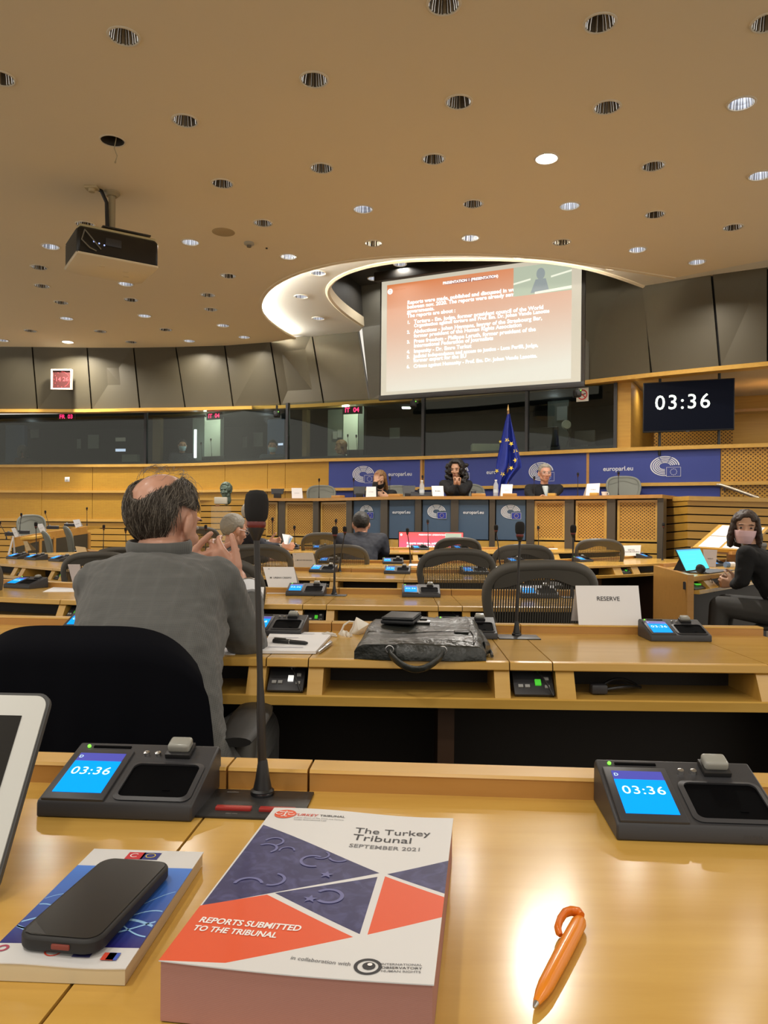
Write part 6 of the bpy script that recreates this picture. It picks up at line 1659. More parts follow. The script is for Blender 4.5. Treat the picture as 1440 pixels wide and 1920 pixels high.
# cards on the far left desks
for (tl, tr, br, bl, Y, lab) in [((21, 991), (28, 989), (35, 1005), (28, 1007.5), 10.0, 'white card farthest left on the panelled side desk'), ((69, 983), (79.5, 981.5), (85, 995), (76, 998), 10.9, 'white card on the panelled side desk before the pale chair'),
        ((136.5, 975), (149, 973.5), (153, 986.5), (142, 989.5), 12.0, 'white card at the right end of the panelled side desk')]:
    card(lab, tl, tr, br, bl, Y, [('M. LEGAL', -.1, .6)], .02, group='name cards on the panelled side desk', mark=False)
card('white card edge leaning at the left of the bending desk', (24, 1004), (26, 1006), (18, 1027), (14, 1026), on_row(3, 15, .015).y, [], .05, z=TZ + LZ, mark=False)
card('beige name card on the bending left desk before the console', (43.5, 1015), (51, 1014.5), (59, 1032), (49, 1033), 7.6, [('N. ROBERT', -.1, .5)], .05, col=mat('beige_card', (.5, .37, .2), .6), mark=False)
card('beige card lying tilted left of the grey suited man\'s shoulder', (141, 1024), (160, 1026), (165, 1034), (145, 1034), 7.8, [], .05, z=TZ + .001, col=mat('beige_card', (.5, .37, .2), .6), mark=False)
card('grey white card back touching the grey suited man\'s left side', (127, 1058), (150, 1058), (152, 1092), (136, 1090), on_row(2, 140, .01).y, [], .02, z=TZ + LZ, col=mat('grey_card', (.42, .37, .36), .6), mark=True)

# ================================================================== LOOSE PAPERS
def sheet(name, label, pts, z, cat='paper', th=.0012, mat_=None, lines=0, group=None):
    P = [G(x, y, z) for x, y in pts]
    c = sum(P, v3((0, 0, 0))) / 4
    t = thing(name, label, cat, c, group=group)
    up = v3((0, 0, th)); b = WB(); b.add([p + up * .15 for p in P] + [p + up for p in P], [[3, 2, 1, 0], [4, 5, 6, 7], [0, 1, 5, 4], [1, 2, 6, 5], [2, 3, 7, 6], [3, 0, 4, 7]]); b.build('sheet', mat_ or M_PAPER, t, smooth=False)
    if lines:
        b = WB(); Q = [p + up * 1.25 for p in P]
        for k in range(lines):
            r = .86 - .72 * k / max(1, lines - 1); wv = (.5 + .35 * random.random())
            b.add([Q[0].lerp(Q[1], .1).lerp(Q[3].lerp(Q[2], .1), r), Q[0].lerp(Q[1], wv).lerp(Q[3].lerp(Q[2], wv), r), Q[0].lerp(Q[1], wv).lerp(Q[3].lerp(Q[2], wv), r + .018), Q[0].lerp(Q[1], .1).lerp(Q[3].lerp(Q[2], .1), r + .018)], [[0, 1, 2, 3]])
        b.build('handwriting', mat('faint_ink', (.30, .32, .42), .7), t, fix=False)
    return t
sheet('loose_sheet', 'white sheet on the second desk left of the grey suited man', [(80, 1110), (150, 1110), (150, 1101.5), (102, 1100.5)], TZ, lines=0)
sheet('loose_sheet', 'white sheet under the grey suited man\'s right sleeve', [(392, 1227), (440, 1228), (470, 1203), (400, 1205)], TZ, lines=3)
sheet('writing_pad', 'white writing pad with a black pen on it, beside the man\'s elbow', [(488, 1226), (592, 1227), (624, 1191), (508, 1189)], TZ, 'writing pad', .008, lines=4)
sheet('loose_sheet', 'white sheet lying below the M. URBAN CRESPO card', [(500, 1113), (535, 1113), (545, 1106), (505, 1106)], TZ)
sheet('loose_sheet', 'white sheet right of the two close consoles on the fourth desk', [(766, 1061), (790, 1061), (790, 1057.5), (768, 1057.5)], TZ)
sheet('loose_sheet', 'white sheet lying before the single line card near the podium', [(1022, 1030), (1046, 1030), (1044, 1026.5), (1026, 1026.5)], .82)
Yh = on_row(1, 476).y; P4 = [U(463, 1163, Yh), U(489, 1163, Yh), U(495, 1101, Yh + .07), U(463, 1100, Yh + .07)]
for p in P4[:2]: p.z = TZ + LZ + .001
t = thing('held_document', 'white document propped up between the grey suited man and the chair', 'document', P4[0]); b = WB(); b.add(P4 + [p + v3((0, .004, 0)) for p in P4], [[0, 1, 2, 3], [7, 6, 5, 4], [0, 4, 5, 1], [1, 5, 6, 2], [2, 6, 7, 3], [3, 7, 4, 0]]); b.build('sheet', M_PAPER, t, smooth=False)
# pens on the pad
def pen(name, label, p0, p1, r, mats, clip=True):
    p0, p1 = Vector(p0), Vector(p1); d = (p1 - p0); L = d.length; d.normalize()
    t = thing(name, label, 'pen', (p0 + p1) / 2)
    side = d.cross(v3((0, 0, 1))).normalized()
    b = WB(); b.tube([p0 + d * L * q for q in (0, .02, .1, .45, .5)], [r * .3, r * .55, r * .85, r, r], 16); b.build('barrel', mats[0], t)
    b = WB(); b.tube([p0 + d * L * q for q in (.50, .51, .95, .99, 1)], [r, r * 1.12, r * 1.05, r * .9, r * .4], 16); b.build('cap', mats[0], t)
    b = WB(); b.tube([p0 + d * L * q for q in (.495, .515)], [r * 1.16] * 2, 16); b.build('ring', M_METAL, t)
    b = WB(); b.tube([p0 + d * L * q + v3((0, 0, r * 1.25)) for q in (.62, .96)], r * .25, 8); b.build('clip', M_METAL, t)
    return t
pen('fountain_pen', 'black capped pen with silver ring lying on the writing pad', G(577, 1206, TZ + .013), G(512, 1201.5, TZ + .013), .0065, [M_BLACK])
pen('ballpoint_pen', 'silver pen lying along the right edge of the writing pad', G(597, 1223, TZ + .006), G(621, 1205, TZ + .006), .005, [M_METAL])

# ================================================================== FACE MASK ON THE DESK
t = thing('folded_mask', 'crumpled white face mask standing beside the black briefcase', 'face mask', G(660, 1200, TZ)); v = []; f = []
Ym = 2.24
for (pts, dep) in (([(629, 1196), (640, 1180), (662, 1189), (668, 1200), (652, 1205), (634, 1201)], .0), ([(656, 1186), (668, 1157), (692, 1170), (684, 1184), (672, 1198), (660, 1197)], .02)):
    b = WB(); n = len(pts); c = (sum(p[0] for p in pts) / n, sum(p[1] for p in pts) / n); vv = [U(c[0], c[1], Ym + dep - .035)]
    for ring, s_ in ((1, .5), (2, 1.)):
        for p in pts: vv.append(U(c[0] + (p[0] - c[0]) * s_, c[1] + (p[1] - c[1]) * s_, Ym + dep - .035 + .012 * ring * ring))
    ff = [[0, 1 + k, 1 + (k + 1) % n] for k in range(n)] + [[1 + k, 1 + n + k, 1 + n + (k + 1) % n, 1 + (k + 1) % n] for k in range(n)]
    o0 = len(vv); vv += [p + v3((0, .003, 0)) for p in vv]; ff += [[i + o0 for i in q[::-1]] for q in ff]
    b.add(vv, ff); b.build('cup', mat('mask_white', (.78, .74, .66), .8), t, fix=False, angle=60)
for pts in ([(640, 1184), (645, 1172), (655, 1165), (664, 1166), (662, 1176), (657, 1184)], [(650, 1183), (648, 1190), (653, 1196), (659, 1192), (656, 1184)], [(630, 1190), (614, 1186), (604, 1187), (616, 1190), (632, 1193)]):
    b = WB(); b.tube([U(x, y, Ym - .05) if y < 1196 else U(x, y, Ym - .045) for x, y in pts], .0028, 8); b.build('ear_loop', mat('mask_loop', (.75, .72, .66), .7), t)

# ================================================================== BRIEFCASE AND WALLET
M_LEATH = mat('black_leather', (.020, .022, .019), .33, spec=.6)
nt = NT(M_LEATH); _n = nt.n('ShaderNodeTexNoise', i_Scale=420.0, i_Detail=3.0); _n2 = nt.n('ShaderNodeTexNoise', i_Scale=22.0, i_Detail=3.0); _m = nt.n('ShaderNodeMath', operation='MULTIPLY_ADD'); _m.inputs[1].default_value = .05
tc = nt.n('ShaderNodeTexCoord'); nt.l(tc, 'Object', _n2, 'Vector'); nt.l(tc, 'Object', _n, 'Vector'); nt.l(_n, 'Fac', _m, 0); nt.l(_n2, 'Fac', _m, 2); nt.bump(_m, 0, .8, .012)
cA, cB = G(664, 1236, TZ), G(912, 1240, TZ); bx = (cB - cA); BWd = bx.length
BM = frame(cA, bx, v3((0, 1, 0)))
t = thing('briefcase', 'black leather briefcase lying flat on the desk, its handle hanging over the front', 'briefcase', M=BM)
def bag_top(u, w):                         # height of the upper side, u along the front, w towards the back
    e = min(1, min(u, 1 - u) / .07); q = min(1, w / .10); r_ = min(1, (1 - w) / .10)
    return (.044 + .020 * w) * (.55 + .45 * math.sqrt(max(0, e))) * (.8 + .2 * q) * (.72 + .28 * r_) + .0035 * math.sin(u * 11 + w * 4) * w + .003 * math.sin(u * 5 - w * 9)
BD = .345
n, m = 60, 34; vt = []; vb = []
for j in range(m + 1):
    w_ = j / m
    for i in range(n + 1):
        u = i / n
        insetL = .05 * w_ + .012 * math.sin(w_ * 3)
        x = BWd * (insetL + u * (1 - insetL + .02 * (w_ > .2))); y = BD * w_ - .014 * math.sin(u * PI) * (1 - w_) ** 3
        vt.append((x, y, bag_top(u, w_))); vb.append((x, y, .001))
W1 = n + 1
top_f = [[j * W1 + i, j * W1 + i + 1, (j + 1) * W1 + i + 1, (j + 1) * W1 + i] for j in range(m) for i in range(n)]
N = len(vt); ff = top_f + [[N + k for k in q[::-1]] for q in top_f]
per = [i for i in range(W1)] + [j * W1 + n for j in range(1, m + 1)] + [m * W1 + i for i in range(n - 1, -1, -1)] + [j * W1 for j in range(m - 1, 0, -1)]
for k in range(len(per)):
    p, q = per[k], per[(k + 1) % len(per)]; ff.append([q, p, N + p, N + q])
b = MB(); b.add(vt + vb, ff); b.build('body', M_LEATH, t, angle=75)
b = MB(); v = []; f = []                   # flap
for j in range(15):
    w_ = .34 + .62 * j / 14
    for i in range(41):
        u = .05 + .86 * i / 40; v.append((BWd * (.05 * w_ + u * (1 - .05 * w_)), BD * w_, bag_top(u, w_) + .004 - (.003 if j == 0 else 0)))
f = [[j * 41 + i, j * 41 + i + 1, (j + 1) * 41 + i + 1, (j + 1) * 41 + i] for j in range(14) for i in range(40)]
b.add(v, f); b.build('flap', M_LEATH, t, fix=False, angle=70)
zf = lambda x, y: bag_top(min(max(x / BWd, 0), 1), min(max(y / BD, 0), 1))
b = MB(); x, y = BWd * .53, BD * .62; b.box((x, y, zf(x, y) + .008), (.038, .030, .007), bev=.003); lk = b.build('lock', M_METAL, t)
b = MB(); b.box((x, y - .002, zf(x, y) + .0125), (.020, .012, .004), bev=.001); b.build('lock_slot', M_HOLE, lk)
b = MB(); x2, y2 = BWd * .83, BD * .30; b.box((x2, y2, zf(x2, y2) + .003), (.036, .030, .004), bev=.001); b.build('stitched_tab', M_LEATH, t)
b = MB(); b.tube([(BWd * (.91 + .01 * math.sin(k)), BD * (.05 + .85 * k / 10), zf(BWd * .91, BD * (.05 + .85 * k / 10)) + .002) for k in range(11)], .0022, 6); b.build('side_seam', M_LEATH, t)
b = MB(); b.hull([(BWd * 1.0, BD * q, z) for q in (.1, .9) for z in (.002, .038)] + [(BWd * 1.055, BD * q, z) for q in (.25, .95) for z in (.004, .030)]); b.build('side_gusset', M_LEATH, t, bev=.006)
b = MB(); hx0, hx1 = BWd * .27, BWd * .67
b.tube([(hx0 + (hx1 - hx0) * q, -.020 - .055 * math.sin(PI * q) ** .7, .022 - .030 * math.sin(PI * q) ** .8) for q in np.linspace(0, 1, 21)], [(.0045, .009)] * 21, 12); hd_ = b.build('handle', M_LEATH, t)
for hx in (hx0, hx1):
    b = MB(); b.tube([(hx + .009 * math.cos(a_), -.010, .026 + .009 * math.sin(a_)) for a_ in np.linspace(0, 2 * PI, 16)[:-1]], .0022, 8, closed=True); b.build('handle_ring', M_METAL, hd_)
b = MB(); b.tube([(BWd * 1.04, BD * .35, .02), (BWd * 1.06, BD * .22, .008), (BWd * 1.055, BD * .12, .006)], .004, 8); b.build('strap_end', M_LEATH, t)
wM = BM @ Tm(BWd * .20, BD * .58, bag_top(.2, .6) + .006) @ Rz(-.22) @ Rx(.06)
t = thing('wallet', 'small black wallet lying on top of the briefcase', 'wallet', M=wM)
b = MB(); b.box((.04, .03, .006), (.088, .108, .010), bev=.004); b.build('lower_half', mat('black_wallet', (.008, .009, .011), .5), t)
b = MB(); b.box((.04, .031, .0145), (.086, .104, .006), bev=.003); b.build('upper_half', MATS['black_wallet'], t)
b = MB(); b.tube([(-.001, -.018, .0185), (.081, -.018, .0185), (.081, .08, .0185)], .0008, 6); b.build('stitching', mat('stitch_grey', (.06, .06, .065), .6), t)
# cable in the shelf under the RESERVE card
t = thing('power_cable', 'black cable with a plug lying in the shelf under the RESERVE desk', 'cable', R1.pos(R1.s_px(1170, .68), .05, .68))
a0, a1 = R1.s_px(1130, .68), R1.s_px(1220, .68)
b = WB(); b.tube([R1.pos(a0 + (a1 - a0) * q, .03 + .05 * q - .035 * math.sin(q * PI), .688 + .012 * math.sin(q * PI)) for q in np.linspace(0, 1, 12)], .004, 8); b.tube([R1.pos(a0 + (a1 - a0) * q, .05 + .06 * q, .687 + .02 * math.sin(q * PI)) for q in np.linspace(.1, 1, 10)], .004, 8); b.build('cord', M_BLACK, t)
b = WB(); p = R1.pos(a0, .03, .694); b.box(p, (.038, .03, .022), bev=.004); b.build('plug', M_BLACK2, t)

# ================================================================== LAPTOPS AND TABLETS
# tablet-laptop of the masked woman
A, Bq, Cq, Dq = U(1288, 1070, 5.55), U(1329, 1064, 5.75), U(1312, 1029, 5.95), U(1267, 1030, 5.72)
A = G(1287, 1071, TZ + .012); Bq = G(1329, 1066, TZ + .012)
xv = (Bq - A); M = frame(A, xv, v3((-.30, .32, .9)))
Wl = xv.length * 1.02; Hl = .165
t = thing('laptop', 'dark laptop with a bright turquoise screen on the masked woman\'s desk', 'laptop', M=M)
b = MB(); b.box2((-.012, -.006, -.008), (Wl + .012, Hl + .01, 0), bev=.004); b.build('lid', M_BLACK, t)
b = MB(); b.box2((0, .004, 0), (Wl, Hl, .0015)); sc = b.build('screen', mat('turquoise_screen', (.0, .2, .22), .4, spec=.1, emit=(.06, .72, .80), es=1.05), t)
b = MB(); b.box2((0, Hl - .012, .0016), (Wl, Hl, .002)); b.build('toolbar', mat('toolbar_blue', (.0, .1, .3), .4, emit=(.03, .35, .72), es=1.), sc)
b = MB()
for k in range(3): b.box2((.05, Hl * (.72 - .2 * k), .0016), (Wl * (.7 - .1 * k), Hl * (.74 - .2 * k), .002))
b.build('text_lines', mat('turq_text', (.0, .2, .22), .4, emit=(.05, .5, .6), es=1.), sc)
b = WB(); n_ = v3((xv.y, -xv.x, 0)).normalized(); q = [A - xv * .08 + v3((0, 0, -.010)), A + xv * 1.1 + v3((0, 0, -.010)), A + xv * 1.1 + n_ * .17 + v3((0, 0, -.010)), A - xv * .08 + n_ * .17 + v3((0, 0, -.010))]
b.add(q + [p + v3((0, 0, .007)) for p in q], [[3, 2, 1, 0], [4, 5, 6, 7], [0, 1, 5, 4], [1, 2, 6, 5], [2, 3, 7, 6], [3, 0, 4, 7]]); b.build('keyboard', mat('slate_keys', (.10, .10, .115), .6), t)
b = WB(); b.hull([A + v3((0, 0, -.008)), Bq + v3((0, 0, -.008)), M @ v3((.0, Hl * .6, -.01)), M @ v3((Wl, Hl * .6, -.01)), A - n_ * .10 + v3((0, 0, -.01)), Bq - n_ * .10 + v3((0, 0, -.01))]); b.build('kickstand', M_BLACK, t)
P = G(1313, 1076, TZ); t = thing('headset', 'black headphone lying before the turquoise laptop', 'headphones', P)
b = MB(Rx(1.1)); b.lathe([(.012, -.012), (.032, -.010), (.034, .004), (.02, .012)], 22, Tm(0, .03, .02)); b.build('ear_cup', M_BLACK, t)
b = MB(); b.tube([(.0, .02, .03), (-.05, .05, .015), (-.12, .04, .008), (-.16, .02, .006)], .005, 8); b.build('headband', M_BLACK, t)
b = MB(); b.tube([(.01, .0, .02), (.03, -.06, .006), (.04, -.10, -.04), (.045, -.12, -.12)], .0025, 6); b.build('cable', M_BLACK, t)
P = G(1368, 1066, TZ); t = thing('tape_roll', 'blue and white cup like roll before the masked woman', 'roll', P, rz=.3)
b = MB(Tm(0, 0, .03) @ Ry(PI / 2)); b.lathe([(.022, -.04), (.022, .04)], 24); b.build('sleeve', M_WHITE, t); b = MB(Tm(0, 0, .03) @ Ry(PI / 2)); b.lathe([(.0228, -.043), (.0228, -.01)], 24); b.build('blue_end', mat('muted_blue', (.12, .2, .35), .5), t)
# lit tablet of the grey haired man
P0, P1 = U(484, 1042, 6.35), U(504, 1042, 6.38); M = frame(P0, P1 - P0, v3((.02, .06, .2)))
t = thing('tablet', 'tablet with a glaring white screen before the grey haired person', 'tablet', M=M); Wt = (P1 - P0).length
b = MB(); b.box2((-.008, -.008, -.008), (Wt + .012, .062, 0), bev=.003); b.build('casing', M_BLACK, t); b = MB(); b.box2((0, 0, 0), (Wt, .055, .001)); b.build('screen', mat('white_screen', (.5, .5, .5), .5, emit=(.85, .93, 1), es=1.6), t)
b = MB(); b.box2((.0, -.02, -.10), (Wt, .01, -.012)); b.build('stand', M_BLACK, t)
# laptop cut by the left edge in the foreground
P0 = G(-20, 1680, TZ + .008); M = frame(P0, v3((1, -.05, 0)), U(64, 1312, .735) - P0)
Ht = (U(64, 1304, .735) - P0).length
t = thing('laptop', 'silver bezelled laptop with a dark screen at the left edge of the foreground', 'laptop', M=M)
def rrect(x0, y0, x1, y1, r, n=6):
    out = []
    for cx, cy, a0 in ((x1 - r, y1 - r, 0), (x0 + r, y1 - r, 90), (x0 + r, y0 + r, 180), (x1 - r, y0 + r, 270)):
        out += [(cx + r * math.cos(math.radians(a0 + 90 * k / n)), cy + r * math.sin(math.radians(a0 + 90 * k / n))) for k in range(n + 1)]
    return out
M_SILV = mat('silver_bezel', (.56, .56, .53), .35, .2)
b = MB(); b.prism(rrect(-.26, 0, .004, Ht + .003, .012), .005, Tm(0, 0, -.006)); b.build('lid', mat('dark_gasket', (.05, .05, .05), .5), t)
b = MB(); b.prism(rrect(-.258, .002, .0015, Ht, .011), .0025, Tm(0, 0, -.002)); b.build('bezel', M_SILV, t)
b = MB(); b.box2((-.24, .02, .0), (-.0185, Ht - .020, .0012)); b.build('screen', mat('off_screen', (.012, .012, .013), .15), t)
b = WB(); q0 = P0 + v3((0, -.002, -.004)); b.box2((q0.x - .262, q0.y - .18, TZ + .001), (q0.x - .012, q0.y + .004, TZ + .012), bev=.003); b.build('keyboard_base', M_SILV, t)

# ================================================================== ITEMS ON THE PODIUM
t = thing('desk_monitor', 'small black monitor facing the podium chairs, left end', 'monitor', podpos(520, .3)); Yq = podpos(520, .3).y
def backmon(label, x0, x1, y0, y1):
    Yq = podpos((x0 + x1) / 2, .25).y
    t = thing('desk_monitor', label, 'monitor', podpos((x0 + x1) / 2, .25), group='monitors on the podium')
    P0, P1 = U(x0, y1, Yq), U(x1, y1, Yq); h = U(x0, y0, Yq).z - P0.z
    b = WB(); b.hull([p + v3((0, dy, z)) for p in (P0 + v3((.015, 0, 0)), P1 - v3((.015, 0, 0))) for dy, z in ((.0, .02), (.03, .02))] + [p + v3((0, dy, h)) for p in (P0, P1) for dy in (.05, .08)]); b.build('casing', M_BLACK, t, bev=.004)
    b = WB(); c = (P0 + P1) / 2; b.box2((c.x - .05, Yq + .0, ZD), (c.x + .05, Yq + .1, P0.z + .04), bev=.004); b.build('stand', M_BLACK, t)
    return t
bpy.data.objects.remove(t)
backmon('small black monitor back at the left end of the podium', 507, 532, 916, 929)
backmon('small black monitor back beside the fair haired person, left of the card', 662, 686, 912, 930)
backmon('small black monitor back right of the fair haired person', 754, 779, 910, 930)
def ppos(px, v=.2): return podpos(px, v)
P = ppos(791, .15); t = thing('desk_telephone', 'dark conference console on the podium right of the middle monitor', 'console', P)
b = MB(); b.hull([(x, y, z) for x in (-.14, .14) for y, z in ((-.08, .0), (-.08, .02), (.08, .0), (.08, .07))]); b.build('body', M_BLACK2, t, bev=.004); b = MB(); b.box((-.02, .04, .075), (.06, .04, .06), bev=.005); b.build('screen', M_BLACK, t)
def bottle(px, label):
    P = ppos(px, .12); t = thing('water_bottle', label, 'bottle', P, group='clear water bottles on the podium')
    mg = mat('clear_plastic', (.85, .9, .92), .08, alpha=.32); b = MB(); b.lathe([(.030, 0), (.032, .01), (.032, .10), (.029, .11), (.032, .12), (.030, .15), (.014, .185), (.013, .20)], 20); b.build('body', mg, t)
    b = MB(); b.lathe([(.0155, .195), (.0155, .212)], 16); b.build('cap', mat('cap_white', (.7, .72, .75), .4), t)
    b = MB(); b.lathe([(.0325, .05), (.0325, .09)], 20, caps=False); b.build('label', mat('bottle_label', (.55, .62, .68), .6), t, fix=False)
bottle(930, 'clear water bottle on the podium left of the card under the flag'); bottle(791, 'clear water bottle on the podium right of the middle monitor')
for px, lab in ((634, 'wooden document holder right of the empty podium chair'), (742, 'wooden document holder before the fair haired person'), (897, 'wooden document holder right of the curly haired person'), (956, 'wooden document holder before the card under the flag'), (1034, 'small yellow wooden block before the grey haired podium person'), (1115, 'small yellow wooden block before the right podium card')):
    P = ppos(px, .03); w_ = .13 if px < 1000 else .07; t = tag(MB().box((0, 0, .018), (w_ * 1.3, .10, .036), bev=.006).build('document_holder', W_LEDGE if px < 1000 else W_EDGE), lab, 'holder', 'wooden holders on the podium'); t.location = P; t.rotation_euler[2] = POD.ang(POD.s_px(px, ZD))
P = ppos(1133, .1); t = thing('drinking_cup', 'small white cup on the podium right of the right card', 'cup', P); b = MB(); b.lathe([(.025, 0), (.036, .05), (.033, .05), (.023, .004)], 18); b.build('bowl', M_WHITE, t); b = MB(); b.tube([(.034, 0, .04), (.05, 0, .035), (.05, 0, .018), (.031, 0, .012)], .004, 6); b.build('handle', M_WHITE, t)
P = ppos(888, .35); t = thing('drinking_glass', 'small dark glass beside the curly haired person', 'glass', P); b = MB(); b.lathe([(.03, 0), (.034, .08), (.031, .08), (.027, .005)], 16); b.build('bowl', mat('dark_glass', (.05, .05, .06), .1), t)
for px, top, lab in ((599, 897, 'microphone on the podium before the empty left chair'), (663, 896, 'microphone on the podium beside the black monitor'), (731, 893, 'microphone on the podium right of the fair haired person'), (792, 891, 'microphone on the podium above the dark console'), (1083, 886, 'microphone on the podium right of the grey haired person'), (1160, 884, 'microphone on the podium before the empty right chair'), (1001, 893, 'microphone on the podium left of the grey haired person')):
    P = ppos(px, .28); T = U(px, top, P.y); mic(lab, Tm(*P), (0, 0, max(.2, T.z - P.z)), False)
# microphones and pale chair of the left side desk
for bx_, tx_, lab in (((37, 1001), (40, 962), 'microphone on the panelled side desk left of the pale chair'), ((91, 990), (85, 957), 'microphone on the panelled side desk right of the pale chair'), ((163, 986), (163, 951), 'microphone at the right end of the panelled side desk'), ((12, 1012), (0, 977), 'slanting microphone at the left edge of the photo')):
    Yq = Ysd(bx_[0]) + .3; B = U(*bx_, Yq); T = U(*tx_, Yq); mic(lab, Tm(*B), (T.x - B.x, 0, max(.15, T.z - B.z)), False)
for px, py, a_ in ((22, 1003, .5), (42, 999.5, .5), (99, 990.5, .4), (131, 986, .4)):
    Yq = Ysd(px) + .35; dup(console0, Tm(*U(px, py + 1.5, Yq)) @ Rz(PI + a_), {22: 'dark console farthest left on the panelled side desk', 42: 'dark console left of the pale chair on the panelled side desk', 99: 'dark console right of the pale chair on the panelled side desk', 131: 'dark console at the right end of the panelled side desk'}[px], skip=('maker_mark', 'knob'))
# solid looking chairs seen from the front
def solid(px, ytop, Y, label, rz=PI, proto=None):
    P = U(px, ytop, Y); M = Tm(P.x, P.y, P.z - .95) @ Rz(rz)
    if abs(P.z - .95) < .3: M = Tm(P.x, P.y, 0) @ Rz(rz) @ Sc(1, 1, P.z / .95)
    if proto is None:
        ch1.matrix_basis = M; ch1['label'] = label; return ch1
    return dup(ch1, M, label)
Yp_ = lambda px: POD.pos(PODK(px), .62, 0).y + .35
solid(600, 908, Yp_(600), 'empty grey chair on the podium left of the blue banner')
solid(745, 908, Yp_(745), 'grey chair behind the fair haired person', proto=1)
solid(889, 905, Yp_(889), 'empty grey chair right of the curly haired person', PI + .15, 1)
solid(1177, 890, 9.0 + .9, 'empty pale grey chair at the right end of the podium', PI - .1, 1)
for px_, yt_, Y_, lab in ((134, 996, 9.3, 'tilted grey chair seen from the side before the left side desk, nearer of two'), (170, 987, 10.0, 'tilted grey chair seen from the side before the left side desk, farther of two')): solid(px_, yt_, Y_, lab, -1.05, 1)
P = U(61, 965, 12.6); dup(ch1, Tm(P.x, P.y, 0) @ Rz(PI + .5) @ Sc(1, 1, P.z / .95), 'pale grey chair standing behind the panelled side desk')
# chair of the masked woman
dup(chair0, Tm(2.66, 4.98, .0) @ Rz(2.55 - PI / 2), 'grey chair with wide armrests carrying the masked woman')

# ================================================================== THINGS IN THE BOOTHS
def bpaper(px, py, w_, h_, v, label, m=M_PAPER):
    a = SILL.s_px(px, 2.6, v); Y = SILL.pos(a, v, 0).y; P = U(px, py, Y); dd = SILL.at(a)[1]; k = Y / F
    o = WB(frame(P, (dd.x, dd.y, 0), (0, 0, 1))).box((0, 0, 0), (w_ * k, h_ * k, .006)).build('wall_notice', m); return tag(o, label, 'notice', 'notices on the booth walls')
DIM = mat('dim_paper', (.30, .32, .29), .8)
for a_ in ((65, 810, 17, 22, 2.45, 'pale notice on the booth wall left of the sign FR 03'), (175, 828, 22, 26, 2.45, 'square pale notice on the booth wall right of the sign FR 03'), (148, 832, 8, 18, 2.45, 'narrow pale box on the booth wall below the sign FR 03'), (484, 824, 20, 26, 2.45, 'pale notice on the booth wall right of the left IT 04 sign'), (459, 829, 10, 20, 2.45, 'white dispenser on the booth wall right of the left IT 04 sign'),
           (628, 816, 9, 14, 1.05, 'pale sheet on the partition left of the right IT 04 sign'), (637, 813, 9, 15, 1.05, 'greenish sheet on the partition left of the right IT 04 sign'), (1054, 775, 20, 26, 1.55, 'grey notice inside the booth at the right of the flag'), (740, 812, 20, 20, 2.45, 'dim notice inside the booth left of the flag')):
    bpaper(*a_, DIM)
bpaper(226, 824, 20, 7, 1.2, 'white label on the dark cabinet in the left booth', M_WHITE); bpaper(226, 844, 20, 5, 1.2, 'white lit strip in the left booth', mat('lit_strip', (.7, .75, .9), .5, emit=(.6, .7, 1), es=.8)); bpaper(526, 833, 11, 4, 1.6, 'white strip beside the masked person between the IT 04 signs', MATS['lit_strip'])
P = SILL.pos(SILL.s_px(367, 2.6, .9), .9, 2.62); a = 0
t = tag(WB().box(P, (.05, .03, .55), bev=.01).build('light_tube', mat('booth_tube', (1, 1, 1), .5, emit=(.8, .95, 1), es=2.5)), 'bright vertical strip light beside the masked booth person', 'light')
for px, y1, y0, lab in ((379, 862, 829, 'thin booth microphone right of the masked person'), (398, 862, 822, 'thin booth microphone under the left IT 04 sign'), (655, 851, 814, 'thin booth microphone under the right IT 04 sign, left of two'), (668, 851, 815, 'thin booth microphone under the right IT 04 sign, right of two')):
    s_ = SILL.s_px(px, 2.3, .35); Y = SILL.pos(s_, .35, 0).y; B = SILL.pos(s_, .35, 2.22); T = U(px, y0, Y); mic(lab, Tm(*B), (-.02, 0, T.z - 2.22), False)
for px, w_, h_, lab in ((1015, .5, .34, 'dark monitor inside the booth right of the flag'), (665, .3, .12, 'dark rounded seat back in the booth under the right IT 04 sign'), (400, .5, .1, 'dark equipment on the booth counter under the left IT 04 sign'), (1100, .3, .26, 'dark equipment rack at the right end of the booth')):
    s_ = SILL.s_px(px, 2.3, .4); P = SILL.pos(s_, .4, 2.22); dd = SILL.at(s_)[1]
    t = thing('booth_monitor', lab, 'booth equipment', P, rz=math.atan2(dd.y, dd.x)); b = MB(); b.box((0, 0, h_ * .55), (w_, .05, h_ * .85), bev=.01); b.build('casing', M_BLACK, t); b = MB(); b.box((0, 0, h_ * .08), (w_ * .4, .12, h_ * .16), bev=.005); b.build('stand', M_BLACK2, t)
s_ = SILL.s_px(1062, 2.3, .3); P = SILL.pos(s_, .3, 2.22); t = thing('task_lamp', 'dim white disc lamp in the booth right of the flag', 'lamp', P); b = MB(); b.lathe([(.0005, 0), (.07, .0), (.06, .04), (.0005, .05)], 22, Tm(0, 0, .34) @ Rx(PI / 2), caps=False); b.build('shade', mat('lamp_white', (.6, .65, .6), .5), t); b = MB(); b.tube([(0, .03, .02), (.06, .03, .2), (0, .02, .32)], .008, 8); b.lathe([(.06, 0), (.06, .015)], 18); b.build('arm', M_BLACK, t)
s_ = SILL.s_px(910, 2.3, .3); P = SILL.pos(s_, .3, 2.22); tag(MB().box((0, 0, .06), (.42, .2, .12), bev=.01).build('document_box', mat('pale_green_box', (.35, .40, .30), .6)), 'pale box on the booth counter left of the flag', 'box').location = P
